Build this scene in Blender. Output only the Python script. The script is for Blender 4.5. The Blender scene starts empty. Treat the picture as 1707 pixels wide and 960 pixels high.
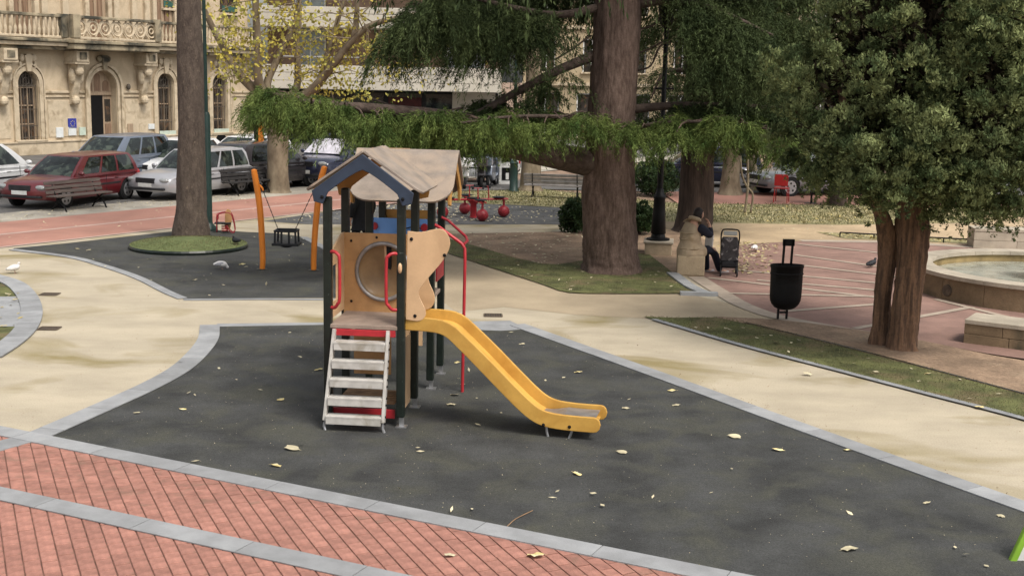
import bpy, bmesh, math, random
import numpy as np
from mathutils import Vector, Matrix
from mathutils.geometry import tessellate_polygon

R = math.radians
rnd = random.Random(11)
rng = np.random.default_rng(5)
SC = bpy.context.scene
COL = SC.collection

# ------------------------------------------------------------------ camera
F_PX, W_PX, H_PX = 2050.0, 1707.0, 960.0
CAM_H = 3.5
PITCH = math.atan((480 - 130) / F_PX)
ROLL = R(1.15)
_F = Vector((0, math.cos(PITCH), -math.sin(PITCH)))
_R0 = Vector((1, 0, 0))
_U0 = Vector((0, math.sin(PITCH), math.cos(PITCH)))
_R = _R0 * math.cos(ROLL) + _U0 * math.sin(ROLL)
_U = -_R0 * math.sin(ROLL) + _U0 * math.cos(ROLL)
CAMP = Vector((0, 0, CAM_H))
cd = bpy.data.cameras.new('camera')
cam = bpy.data.objects.new('camera', cd)
COL.objects.link(cam)
cam.matrix_world = Matrix(((_R.x, _U.x, -_F.x, CAMP.x), (_R.y, _U.y, -_F.y, CAMP.y),
                           (_R.z, _U.z, -_F.z, CAMP.z), (0, 0, 0, 1)))
cd.sensor_fit = 'HORIZONTAL'
cd.sensor_width = 36
cd.lens = 36 * F_PX / W_PX
cd.clip_start = 0.1
cd.clip_end = 2000
SC.camera = cam

# ------------------------------------------------------------------ sky, sun, exposure
SUN_EL, SUN_AZ = 56, 140        # degrees; azimuth the light comes from, clockwise from +Y
wd = bpy.data.worlds.new('World')
SC.world = wd
wd.use_nodes = True
nt = wd.node_tree
bgn = nt.nodes['Background']
sky = nt.nodes.new('ShaderNodeTexSky')
sky.sky_type = 'NISHITA'
sky.sun_disc = False
sky.sun_elevation = R(SUN_EL)
sky.sun_rotation = R(SUN_AZ)
sky.dust_density = 4.0
sky.air_density = 1.4
hs = nt.nodes.new('ShaderNodeHueSaturation')     # overcast: the cloud deck takes the blue out
hs.inputs['Saturation'].default_value = 0.22
nt.links.new(sky.outputs[0], hs.inputs['Color'])
nt.links.new(hs.outputs[0], bgn.inputs['Color'])
bgn.inputs['Strength'].default_value = 0.10
sl = bpy.data.lights.new('sun', 'SUN')
sl.energy = 1.5
sl.angle = R(18)
sl.color = (1.0, 0.93, 0.82)
so = bpy.data.objects.new('sun', sl)
COL.objects.link(so)
_sd = Vector((math.sin(R(SUN_AZ)) * math.cos(R(SUN_EL)), math.cos(R(SUN_AZ)) * math.cos(R(SUN_EL)), math.sin(R(SUN_EL))))
so.rotation_euler = _sd.to_track_quat('Z', 'Y').to_euler()
so.location = _sd * 60
SC.view_settings.view_transform = 'Standard'
SC.view_settings.look = 'None'
SC.view_settings.exposure = 0.91
SC.view_settings.gamma = 1
SC.view_settings.use_curve_mapping = False
SC.render.engine = 'CYCLES'
try:
    SC.cycles.use_denoising = True
    SC.cycles.max_bounces = 6
    SC.cycles.transparent_max_bounces = 8
except Exception:
    pass


# ------------------------------------------------------------------ helpers: where a point of the plan lies
def ray(u, v):
    return _F + _R * ((u - W_PX / 2) / F_PX) + _U * ((H_PX / 2 - v) / F_PX)


def gp(u, v, z=0.0):
    d = ray(u, v)
    return CAMP + d * ((z - CAM_H) / d.z)


def pd(u, v, dist):
    d = ray(u, v)
    return CAMP + d * (dist / d.y)


def crv(pts, n=6):
    """Catmull-Rom through points"""
    P = [Vector(p) for p in pts]
    P = [P[0] * 2 - P[1]] + P + [P[-1] * 2 - P[-2]]
    out = []
    for i in range(1, len(P) - 2):
        a, b, c, d = P[i - 1], P[i], P[i + 1], P[i + 2]
        for k in range(n):
            t = k / n
            out.append(0.5 * ((2 * b) + (c - a) * t + (2 * a - 5 * b + 4 * c - d) * t * t + (3 * b - a - 3 * c + d) * t ** 3))
    out.append(P[-2])
    return out


# ------------------------------------------------------------------ mesh builder
class MB:
    def __init__(s):
        s.v = []
        s.f = []

    def add(s, vs, fs, M=None):
        o = len(s.v)
        if M is not None:
            vs = [M @ Vector(p) for p in vs]
        s.v += [tuple(p) for p in vs]
        s.f += [tuple(i + o for i in f) for f in fs]
        return s

    def box(s, c, d, rz=0, M=None):
        x, y, z = d[0] / 2, d[1] / 2, d[2] / 2
        vs = [Vector(p) for p in ((-x, -y, -z), (x, -y, -z), (x, y, -z), (-x, y, -z), (-x, -y, z), (x, -y, z), (x, y, z), (-x, y, z))]
        Q = Matrix.Translation(Vector(c)) @ Matrix.Rotation(rz, 4, 'Z')
        if M is not None:
            Q = Matrix.Translation(Vector(c)) @ M.to_4x4()
        return s.add([Q @ p for p in vs], [(0, 3, 2, 1), (4, 5, 6, 7), (0, 1, 5, 4), (1, 2, 6, 5), (2, 3, 7, 6), (3, 0, 4, 7)])

    def beam(s, p0, p1, w, h, up=(0, 0, 1)):
        p0, p1 = Vector(p0), Vector(p1)
        d = (p1 - p0)
        L = d.length
        d.normalize()
        up = Vector(up)
        a = d.cross(up)
        if a.length < 1e-4:
            a = d.cross(Vector((0, 1, 0)))
        a.normalize()
        b = a.cross(d)
        M = Matrix((a, d, b)).transposed()
        return s.box((p0 + p1) / 2, (w, L, h), M=M)

    def tube(s, path, rad, n=8, caps=True, ell=None):
        P = [Vector(p) for p in path]
        if not isinstance(rad, (list, tuple)):
            rad = [rad] * len(P)
        vs, fs = [], []
        prev = None
        for i, p in enumerate(P):
            if i == 0:
                t = P[1] - P[0]
            elif i == len(P) - 1:
                t = P[-1] - P[-2]
            else:
                t = P[i + 1] - P[i - 1]
            t.normalize()
            if prev is None:
                a = t.cross(Vector((0, 0, 1)))
                if a.length < 0.05:
                    a = t.cross(Vector((0, 1, 0)))
            else:
                a = prev - t * prev.dot(t)
                if a.length < 1e-5:
                    a = t.cross(Vector((0, 0, 1)))
            a.normalize()
            prev = a
            b = t.cross(a)
            for k in range(n):
                q = 2 * math.pi * k / n
                rr = rad[i]
                vs.append(p + a * (math.cos(q) * rr) + b * (math.sin(q) * rr * (ell or 1)))
        for i in range(len(P) - 1):
            for k in range(n):
                k2 = (k + 1) % n
                fs.append((i * n + k, i * n + k2, (i + 1) * n + k2, (i + 1) * n + k))
        if caps:
            fs.append(tuple(range(n - 1, -1, -1)))
            fs.append(tuple((len(P) - 1) * n + k for k in range(n)))
        return s.add(vs, fs)

    def lathe(s, prof, n=16, c=(0, 0, 0), sx=1.0, sy=1.0, caps=True):
        vs, fs = [], []
        for r, z in prof:
            for k in range(n):
                q = 2 * math.pi * k / n
                vs.append((c[0] + r * sx * math.cos(q), c[1] + r * sy * math.sin(q), c[2] + z))
        for i in range(len(prof) - 1):
            for k in range(n):
                k2 = (k + 1) % n
                fs.append((i * n + k, i * n + k2, (i + 1) * n + k2, (i + 1) * n + k))
        if caps:
            fs.append(tuple(range(n - 1, -1, -1)))
            fs.append(tuple((len(prof) - 1) * n + k for k in range(n)))
        return s.add(vs, fs)

    def ball(s, c, r, n=12, m=8, M=None):
        rx, ry, rz = (r, r, r) if not isinstance(r, (tuple, list)) else r
        vs, fs = [], []
        for i in range(m + 1):
            th = math.pi * i / m
            for k in range(n):
                q = 2 * math.pi * k / n
                p = Vector((rx * math.sin(th) * math.cos(q), ry * math.sin(th) * math.sin(q), -rz * math.cos(th)))
                if M is not None:
                    p = M @ p
                vs.append(p + Vector(c))
        for i in range(m):
            for k in range(n):
                k2 = (k + 1) % n
                fs.append((i * n + k, i * n + k2, (i + 1) * n + k2, (i + 1) * n + k))
        return s.add(vs, fs)

    def prism(s, poly, o, u, v, w):
        """polygon (a,b) -> o + a*u + b*v, extruded by w; a and b may be concave"""
        o, u, v, w = Vector(o), Vector(u), Vector(v), Vector(w)
        n = len(poly)
        a = [o + u * p[0] + v * p[1] for p in poly]
        b = [p + w for p in a]
        fs = [tuple(range(n)), tuple(range(2 * n - 1, n - 1, -1))]
        for i in range(n):
            j = (i + 1) % n
            fs.append((i, i + n, j + n, j)[::-1])
        return s.add(a + b, fs)

    def holed(s, outer, holes, o, u, v, w):
        """plate with holes: front and back tessellated, with reveals"""
        o, u, v, w = Vector(o), Vector(u), Vector(v), Vector(w)
        loops = [outer] + holes
        flat = [p for l in loops for p in l]
        tris = tessellate_polygon([[Vector((p[0], p[1], 0)) for p in l] for l in loops])
        n = len(flat)
        a = [o + u * p[0] + v * p[1] for p in flat]
        b = [p + w for p in a]
        fs = [tuple(t) for t in tris] + [tuple(i + n for i in t[::-1]) for t in tris]
        k = 0
        for l in loops:
            m = len(l)
            for i in range(m):
                j = (i + 1) % m
                fs.append((k + i, k + j, k + j + n, k + i + n))
            k += m
        return s.add(a + b, fs)

    def torus(s, c, u, v, R0, r, n=28, m=6):
        c, u, v = Vector(c), Vector(u).normalized(), Vector(v).normalized()
        w = u.cross(v)
        vs, fs = [], []
        for i in range(n):
            q = 2 * math.pi * i / n
            e = u * math.cos(q) + v * math.sin(q)
            for k in range(m):
                g = 2 * math.pi * k / m
                vs.append(c + e * (R0 + r * math.cos(g)) + w * (r * math.sin(g)))
        for i in range(n):
            i2 = (i + 1) % n
            for k in range(m):
                k2 = (k + 1) % m
                fs.append((i * m + k, i2 * m + k, i2 * m + k2, i * m + k2))
        return s.add(vs, fs)

    def mesh(s, name, mat):
        me = bpy.data.meshes.new(name)
        me.from_pydata(s.v, [], s.f)
        me.materials.append(mat)
        return me

    def build(s, name, mat, parent=None, smooth=False, bevel=0.0, seg=2, fix=False):
        me = s.mesh(name, mat)
        if fix:
            bm = bmesh.new()
            bm.from_mesh(me)
            bmesh.ops.recalc_face_normals(bm, faces=bm.faces)
            bm.to_mesh(me)
            bm.free()
        if smooth:
            me.polygons.foreach_set('use_smooth', [True] * len(me.polygons))
            if smooth != 2:
                try:
                    me.set_sharp_from_angle(angle=R(50))
                except Exception:
                    pass
        o = bpy.data.objects.new(name, me)
        COL.objects.link(o)
        if parent:
            o.parent = parent
        if bevel:
            b = o.modifiers.new('bevel', 'BEVEL')
            b.width = bevel
            b.segments = seg
            b.limit_method = 'ANGLE'
            b.angle_limit = R(35)
        return o


def np_mesh(name, V, Fq, mat, parent=None, smooth=False):
    V = np.asarray(V, dtype=np.float32)
    Fq = np.asarray(Fq, dtype=np.int32)
    me = bpy.data.meshes.new(name)
    k = Fq.shape[1]
    me.vertices.add(len(V))
    me.vertices.foreach_set('co', V.ravel())
    me.loops.add(Fq.size)
    me.loops.foreach_set('vertex_index', Fq.ravel())
    me.polygons.add(len(Fq))
    me.polygons.foreach_set('loop_start', np.arange(0, Fq.size, k, dtype=np.int32))
    me.polygons.foreach_set('loop_total', np.full(len(Fq), k, dtype=np.int32))
    if smooth:
        me.polygons.foreach_set('use_smooth', [True] * len(Fq))
    me.update(calc_edges=True)
    me.materials.append(mat)
    o = bpy.data.objects.new(name, me)
    COL.objects.link(o)
    if parent:
        o.parent = parent
    return o


def unit(a):
    return a / np.maximum(np.linalg.norm(a, axis=1, keepdims=True), 1e-6)


def leaf_quads(c, d, L, W, nrm=None):
    """diamond leaves: base c, direction d (unit), length L, width W"""
    n = len(c)
    if nrm is None:
        nrm = unit(rng.normal(size=(n, 3)))
    s = unit(np.cross(d, nrm))
    L = np.broadcast_to(np.asarray(L, dtype=float).reshape(-1, 1), (n, 1))
    W = np.broadcast_to(np.asarray(W, dtype=float).reshape(-1, 1), (n, 1))
    V = np.empty((n, 4, 3))
    V[:, 0] = c
    V[:, 1] = c + d * L * .5 + s * W * .5
    V[:, 2] = c + d * L
    V[:, 3] = c + d * L * .5 - s * W * .5
    Fq = np.arange(n * 4).reshape(n, 4)
    return V.reshape(-1, 3), Fq


def join_np(parts):
    Vs, Fs, o = [], [], 0
    for V, Fq in parts:
        Vs.append(V)
        Fs.append(Fq + o)
        o += len(V)
    return np.concatenate(Vs), np.concatenate(Fs)


def tag(o, label=None, cat=None, group=None, kind=None):
    if label:
        o['label'] = label
    if cat:
        o['category'] = cat
    if group:
        o['group'] = group
    if kind:
        o['kind'] = kind
    return o


def thing(name, label, cat, loc=(0, 0, 0), rz=0.0, group=None):
    o = bpy.data.objects.new(name, None)
    o.empty_display_size = .2
    COL.objects.link(o)
    o.location = loc
    o.rotation_euler = (0, 0, rz)
    return tag(o, label, cat, group)


def dup(o, loc, rz, label=None, group=None):
    r = o.copy()
    COL.objects.link(r)
    r.location = loc
    r.rotation_euler = (0, 0, rz)
    if label:
        r['label'] = label
    if group:
        r['group'] = group
    for ch in list(o.children):
        c = ch.copy()
        COL.objects.link(c)
        c.parent = r
        for g in list(ch.children):
            d = g.copy()
            COL.objects.link(d)
            d.parent = c
    return r


# ------------------------------------------------------------------ materials
def _n(nt, t, **k):
    n = nt.nodes.new(t)
    for a, b in k.items():
        setattr(n, a, b)
    return n


def rgba(c):
    return (c[0], c[1], c[2], 1)


def mat(name, col, rough=.7, var=.18, scale=5.0, bump=0.0, bscale=60.0, col2=None, lo=.35, hi=.65, metal=0.0,
        isl=0.0, obj=0.0, spec=.35, stretch=(1, 1, 1), fine=0.0, fscale=120, coat=0.0, trans=0.0, dirt=None, dscale=1.5, dlo=.55, dhi=.75):
    m = bpy.data.materials.new(name)
    m.use_nodes = True
    t = m.node_tree
    b = t.nodes['Principled BSDF']
    b.inputs['Roughness'].default_value = rough
    b.inputs['Metallic'].default_value = metal
    b.inputs['Specular IOR Level'].default_value = spec
    if coat:
        b.inputs['Coat Weight'].default_value = coat
        b.inputs['Coat Roughness'].default_value = .12
    tc = _n(t, 'ShaderNodeTexCoord')
    mp = _n(t, 'ShaderNodeMapping')
    mp.inputs['Scale'].default_value = stretch
    t.links.new(tc.outputs['Object'], mp.inputs['Vector'])
    no = _n(t, 'ShaderNodeTexNoise')
    no.inputs['Scale'].default_value = scale
    no.inputs['Detail'].default_value = 6
    no.inputs['Roughness'].default_value = .6
    t.links.new(mp.outputs[0], no.inputs['Vector'])
    cr = _n(t, 'ShaderNodeValToRGB')
    c2 = col2 or tuple(min(1, x * (1 + var)) for x in col)
    c1 = col if col2 else tuple(x * (1 - var) for x in col)
    cr.color_ramp.elements[0].color = rgba(c1)
    cr.color_ramp.elements[1].color = rgba(c2)
    cr.color_ramp.elements[0].position = lo
    cr.color_ramp.elements[1].position = hi
    t.links.new(no.outputs['Fac'], cr.inputs['Fac'])
    out = cr.outputs['Color']

    def mul(a, fac_socket, lo_, hi_):
        mr = _n(t, 'ShaderNodeMapRange')
        mr.inputs['To Min'].default_value = lo_
        mr.inputs['To Max'].default_value = hi_
        t.links.new(fac_socket, mr.inputs['Value'])
        vm = _n(t, 'ShaderNodeVectorMath', operation='SCALE')
        t.links.new(a, vm.inputs[0])
        t.links.new(mr.outputs[0], vm.inputs['Scale'])
        return vm.outputs[0]
    if dirt:
        n3 = _n(t, 'ShaderNodeTexNoise')
        n3.inputs['Scale'].default_value = dscale
        n3.inputs['Detail'].default_value = 9
        n3.inputs['Distortion'].default_value = .7
        t.links.new(mp.outputs[0], n3.inputs['Vector'])
        mr = _n(t, 'ShaderNodeMapRange')
        mr.inputs['From Min'].default_value = dlo
        mr.inputs['From Max'].default_value = dhi
        t.links.new(n3.outputs['Fac'], mr.inputs['Value'])
        mx = _n(t, 'ShaderNodeMix', data_type='RGBA')
        t.links.new(mr.outputs[0], mx.inputs['Factor'])
        t.links.new(out, mx.inputs['A'])
        mx.inputs['B'].default_value = rgba(dirt)
        out = mx.outputs['Result']
    if fine:
        n2 = _n(t, 'ShaderNodeTexNoise')
        n2.inputs['Scale'].default_value = fscale
        n2.inputs['Detail'].default_value = 2
        t.links.new(tc.outputs['Object'], n2.inputs['Vector'])
        out = mul(out, n2.outputs['Fac'], 1 - fine, 1 + fine)
    if isl:
        g = _n(t, 'ShaderNodeNewGeometry')
        out = mul(out, g.outputs['Random Per Island'], 1 - isl, 1 + isl)
    if obj:
        g = _n(t, 'ShaderNodeObjectInfo')
        out = mul(out, g.outputs['Random'], 1 - obj, 1 + obj)
    t.links.new(out, b.inputs['Base Color'])
    if bump:
        nb = _n(t, 'ShaderNodeTexNoise')
        nb.inputs['Scale'].default_value = bscale
        nb.inputs['Detail'].default_value = 4
        t.links.new(mp.outputs[0], nb.inputs['Vector'])
        bp = _n(t, 'ShaderNodeBump')
        bp.inputs['Strength'].default_value = min(1, bump)
        bp.inputs['Distance'].default_value = .02
        t.links.new(nb.outputs['Fac'], bp.inputs['Height'])
        t.links.new(bp.outputs[0], b.inputs['Normal'])
    if trans:
        tr = _n(t, 'ShaderNodeBsdfTranslucent')
        t.links.new(out, tr.inputs['Color'])
        ms = _n(t, 'ShaderNodeMixShader')
        ms.inputs['Fac'].default_value = trans
        t.links.new(b.outputs[0], ms.inputs[1])
        t.links.new(tr.outputs[0], ms.inputs[2])
        t.links.new(ms.outputs[0], t.nodes['Material Output'].inputs['Surface'])
    return m


def glass_mat(name, col, rough=.05, mixt=.0):
    m = mat(name, col, rough=rough, var=.15, scale=1.5, spec=.6)
    if mixt:
        t = m.node_tree
        tr = _n(t, 'ShaderNodeBsdfTransparent')
        tr.inputs['Color'].default_value = rgba(tuple(min(1, c * 2.2) for c in col))
        ms = _n(t, 'ShaderNodeMixShader')
        ms.inputs['Fac'].default_value = mixt
        t.links.new(t.nodes['Principled BSDF'].outputs[0], ms.inputs[1])
        t.links.new(tr.outputs[0], ms.inputs[2])
        t.links.new(ms.outputs[0], t.nodes['Material Output'].inputs['Surface'])
    return m


M = {}
M['soil'] = mat('soil', (.25, .17, .12), .95, .3, 1.2, .5, 30, fine=.3, fscale=25)
M['earth'] = mat('earth', (.245, .168, .112), .95, .3, 1.6, .8, 25, fine=.45, fscale=26, dirt=(.31, .23, .155), dscale=1.1)
M['path'] = mat('path_concrete', (.405, .35, .262), .9, .12, 1.1, .3, 90, fine=.24, fscale=60, dirt=(.24, .195, .095), dscale=.62, dlo=.515, dhi=.69, stretch=(.8, 1.25, 1))
M['path_dirty'] = mat('path_far', (.36, .29, .20), .9, .14, .9, .3, 90, fine=.2, fscale=60)
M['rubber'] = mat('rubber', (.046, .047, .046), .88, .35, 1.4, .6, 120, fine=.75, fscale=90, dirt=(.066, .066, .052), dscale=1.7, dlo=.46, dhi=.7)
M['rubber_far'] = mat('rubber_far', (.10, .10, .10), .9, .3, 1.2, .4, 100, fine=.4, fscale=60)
M['kerb'] = mat('kerb_granite', (.265, .27, .277), .8, .15, 3.0, .25, 120, fine=.18, fscale=150, obj=.12)
M['brick'] = mat('clay_brick', (.315, .150, .115), .88, .22, 9, .35, 70, fine=.2, fscale=140, obj=.13, dirt=(.22, .13, .095), dscale=5)
M['joint'] = mat('joint_sand', (.17, .088, .066), .95, .3, 8, .4, 80)
M['lane'] = mat('lane_brick', (.34, .175, .135), .9, .16, .7, .2, 60, fine=.12, fscale=40)
M['lane_line'] = mat('lane_line', (.42, .30, .26), .9, .15, 2, fine=.1)
M['gutter'] = mat('gutter_concrete', (.34, .31, .26), .9, .25, 1.2, .3, 40, fine=.2, fscale=30)
M['asphalt'] = mat('asphalt', (.12, .115, .11), .9, .25, .8, .4, 90, fine=.3, fscale=70)
M['moss'] = mat('moss_turf', (.095, .10, .036), .95, .45, 2.2, .7, 60, fine=.45, fscale=45, dirt=(.15, .115, .06), dscale=1.6, dlo=.48, dhi=.68)
M['turf'] = mat('green_turf', (.105, .128, .048), .95, .2, 5, .4, 150, fine=.25, fscale=120)
M['field'] = mat('leafy_grass', (.24, .215, .11), .95, .35, 1.8, .5, 30, fine=.35, fscale=14, dirt=(.34, .27, .14), dscale=.8)
M['sand'] = mat('sand', (.40, .30, .19), .95, .2, .7, .3, 30, fine=.2, fscale=20)
M['plaza'] = mat('plaza_pavers', (.245, .15, .122), .85, .2, 1.5, .2, 60, fine=.15, fscale=50)
M['plaza_line'] = mat('plaza_line', (.36, .295, .235), .85, .15, 3, fine=.1)
M['stone'] = mat('warm_stone', (.37, .29, .20), .85, .22, 2.5, .35, 40, fine=.18, fscale=60, dirt=(.2, .16, .11), dscale=1.6)
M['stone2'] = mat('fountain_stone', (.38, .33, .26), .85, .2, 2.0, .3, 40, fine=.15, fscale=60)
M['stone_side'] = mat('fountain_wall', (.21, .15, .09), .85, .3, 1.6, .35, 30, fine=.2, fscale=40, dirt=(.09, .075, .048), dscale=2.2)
M['water'] = mat('water', (.33, .34, .29), .06, .25, 3, .25, 8, spec=.5)
M['algae'] = mat('basin_floor', (.30, .22, .10), .8, .4, 2)
M['black_metal'] = mat('black_metal', (.0045, .0045, .005), .5, .3, 6, .05, 80, spec=.22)
M['black_post'] = mat('dark_green_post', (.008, .013, .010), .38, .3, 8, spec=.4, dirt=(.09, .11, .10), dscale=26, dlo=.66, dhi=.75)
M['steel'] = mat('steel', (.45, .45, .46), .38, .12, 14, metal=.85)
M['steel_dull'] = mat('dull_ring', (.30, .28, .27), .35, .2, 9, metal=.5)
M['alu'] = mat('ladder_white', (.46, .44, .41), .5, .14, 7, dirt=(.28, .25, .20), dscale=5, dlo=.52, dhi=.75)
M['tan'] = mat('tan_panel', (.48, .27, .115), .48, .14, 4, dirt=(.33, .18, .08), dscale=3, dlo=.46, dhi=.75, fine=.05, fscale=50, spec=.4)
M['tan_light'] = mat('tan_light_panel', (.57, .375, .215), .42, .08, 3, spec=.4, dirt=(.42, .265, .145), dscale=2.5, dlo=.46, dhi=.75, fine=.05, fscale=50)
M['amber'] = mat('amber_plastic', (.29, .185, .095), .3, .25, 3, spec=.4, trans=.25)  # on the tunnel dome this brown carries the lit look of the tube
M['amber_board'] = mat('orange_board', (.48, .25, .07), .5, .15, 4)
M['roof_board'] = mat('roof_board', (.235, .195, .163), .75, .2, 3.5, dirt=(.30, .235, .18), dscale=3.0, dlo=.46, dhi=.66, fine=.12, fscale=60, stretch=(1, 1, 2))
M['blue_dark'] = mat('slate_blue_panel', (.024, .036, .060), .5, .18, 5, spec=.4)
M['blue'] = mat('sky_blue_panel', (.17, .36, .75), .45, .1, 4)
M['red'] = mat('red_paint', (.38, .022, .030), .4, .15, 8, spec=.45)
M['red_dark'] = mat('dark_red_paint', (.28, .02, .03), .42, .2, 6, spec=.45)
M['yellow'] = mat('yellow_plastic', (.54, .31, .07), .38, .10, 2.5, spec=.4, dirt=(.44, .23, .045), dscale=3.5, dlo=.48, fine=.06, fscale=40)
M['deck'] = mat('deck_board', (.27, .205, .165), .75, .2, 5, fine=.15)
M['wood_slat'] = mat('wood_slat', (.24, .15, .085), .8, .3, 5, stretch=(1, 1, 1), bump=.2)
M['orange'] = mat('orange_pole', (.66, .20, .02), .42, .1, 4, spec=.45)
M['rubber_seat'] = mat('seat_rubber', (.010, .011, .014), .55, .2, 8)
M['chain'] = mat('chain_metal', (.05, .05, .05), .5, .2, 30, metal=.6)
M['bark'] = mat('cedar_bark', (.072, .046, .036), .95, .5, 13, 1.0, 20, stretch=(1.5, 1.5, .34), fine=.35, fscale=34, col2=(.145, .10, .080), lo=.36, hi=.66)
M['bark_limb'] = mat('limb_bark', (.05, .035, .028), .95, .5, 9, .8, 20, col2=(.10, .072, .058))
M['bark_grey'] = mat('grey_bark', (.060, .044, .036), .95, .4, 7, 1.0, 26, stretch=(1.6, 1.6, .6), fine=.4, fscale=30, col2=(.105, .08, .064), dirt=(.15, .115, .085), dscale=16, dlo=.60, dhi=.70)
M['bark_plane'] = mat('plane_bark', (.26, .21, .145), .9, .4, 3.5, .5, 12, stretch=(1, 1, .5), col2=(.12, .09, .06))
M['bark_thuja'] = mat('thuja_bark', (.185, .105, .062), .95, .4, 7, 1.0, 18, stretch=(2.4, 2.4, .2), col2=(.075, .045, .03), fine=.3, fscale=30, lo=.4, hi=.6)
M['bark_dark'] = mat('dark_bark', (.055, .038, .03), .95, .4, 6, .9, 18, stretch=(1.6, 1.6, .25))
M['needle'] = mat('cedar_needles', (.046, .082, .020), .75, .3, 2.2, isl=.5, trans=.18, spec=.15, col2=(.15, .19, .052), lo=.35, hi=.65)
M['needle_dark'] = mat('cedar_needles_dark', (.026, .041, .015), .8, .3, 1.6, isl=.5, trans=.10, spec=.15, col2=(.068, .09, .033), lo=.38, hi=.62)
M['thuja'] = mat('thuja_leaves', (.058, .082, .034), .85, .3, 3.0, isl=.35, trans=.08, spec=.1, col2=(.205, .235, .10), lo=.41, hi=.61)
M['blade'] = mat('grass_blades', (.095, .115, .042), .85, .3, 3, isl=.5, trans=.2, spec=.1, col2=(.18, .155, .085))
M['thuja_in'] = mat('thuja_shade_twigs', (.030, .024, .015), .95, .4, 3, isl=.4, spec=.1)  # dead twigs, with the shade of the crown's gaps put into the colour
M['bush'] = mat('bush_leaves', (.035, .065, .022), .6, .3, 2, isl=.5, trans=.2, spec=.35)
M['yellow_leaf'] = mat('yellow_leaves', (.54, .42, .075), .7, .25, 1.2, isl=.4, trans=.35, spec=.2, col2=(.40, .40, .12))
M['leaf_fallen'] = mat('fallen_leaf', (.55, .42, .12), .7, .3, 7, isl=.35, obj=.3, spec=.25, col2=(.66, .60, .42))
M['leaf_pale'] = mat('fallen_leaf_pale', (.52, .46, .31), .7, .2, 7, isl=.35, obj=.2, spec=.25)
M['grate'] = mat('cast_iron', (.10, .075, .055), .8, .3, 12, .2, 60)


# ================================================================== GROUND
def sheet(name, pts, z, m, kind='structure', thick=0.0):
    P = [Vector((p[0], p[1], z)) for p in pts]
    tris = tessellate_polygon([[Vector((p.x, p.y, 0)) for p in P]])
    mb = MB()
    fs = []
    for t in tris:
        a, b, c = (P[i] for i in t)
        fs.append(tuple(t) if (b - a).cross(c - a).z > 0 else tuple(t[::-1]))
    mb.add(P, fs)
    o = mb.build(name, m)
    o['kind'] = kind
    return o


def gpx(L):
    return [gp(*p) for p in L]


def strip_pts(line, w):
    """left and right edge of a line of width w"""
    a, b = [], []
    for i, p in enumerate(line):
        q0 = line[max(0, i - 1)]
        q1 = line[min(len(line) - 1, i + 1)]
        t = (q1 - q0)
        t.z = 0
        t.normalize()
        n = Vector((-t.y, t.x, 0))
        a.append(p + n * w / 2)
        b.append(p - n * w / 2)
    return a, b


def resample(line, step):
    out = [line[0].copy()]
    acc = 0
    for i in range(len(line) - 1):
        a, b = line[i], line[i + 1]
        L = (b - a).length
        t = step - acc
        while t <= L:
            out.append(a + (b - a) * (t / L))
            t += step
        acc = L - (t - step)
    if (out[-1] - line[-1]).length > step * .3:
        out.append(line[-1].copy())
    return out


def kerb(line, w, slab, name, z0=0.004, z1=0.016, m=None, stone='kerb_stone'):
    """bed strip with separate slabs lying on it"""
    m = m or M['kerb']
    L = resample([Vector((p.x, p.y, 0)) for p in line], slab / 4)
    a, b = strip_pts(L, w)
    mb = MB()
    n = len(L)
    mb.add([Vector((p.x, p.y, z0)) for p in a + b], [(i, i + n, i + n + 1, i + 1) for i in range(n - 1)])
    bed = mb.build(name, M['joint_grey'])
    bed['kind'] = 'structure'
    i = 0
    while i < n - 1:
        j = min(n - 1, i + 4)
        vs = []
        dz = rnd.uniform(-.001, .001)
        for z in (z0 + .001, z1 + dz):
            for k in range(i, j + 1):
                e = Vector((0, 0, 0))
                if k == i:
                    e = (L[i + 1] - L[i]).normalized() * .004
                if k == j:
                    e = (L[j - 1] - L[j]).normalized() * .004
                vs.append(Vector((a[k].x, a[k].y, z)) + e)
                vs.append(Vector((b[k].x, b[k].y, z)) + e)
        c = (j - i + 1) * 2
        fs = []
        for k in range(j - i):
            q = 2 * k
            fs.append((c + q, c + q + 1, c + q + 3, c + q + 2))
            fs.append((q, c + q, c + q + 2, q + 2))
            fs.append((q + 1, q + 3, c + q + 3, c + q + 1))
        fs.append((0, 1, c + 1, c))
        fs.append((c - 2, c * 2 - 2, c * 2 - 1, c - 1))
        MB().add(vs, fs).build(stone, m, bed)
        i = j
    return bed


M['joint_grey'] = mat('joint_grey', (.12, .115, .11), .95, .3, 8)

# base: bare soil to the horizon
g = MB().add([(-600, -300, -.02), (600, -300, -.02), (600, 900, -.02), (-600, 900, -.02)], [(0, 1, 2, 3)]).build('ground', M['soil'])
g['kind'] = 'structure'

# street direction (parallel to the palace)
SD = Vector((.56, .83, 0)).normalized()
SN = Vector((SD.y, -SD.x, 0))          # towards the square
LT = gp(0, 371)                          # far edge of the brick lane
LB = gp(0, 413)                          # near edge
A = -45
B = 34


def street(p, t, n=0.0):
    return p + SD * t + SN * n


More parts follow.
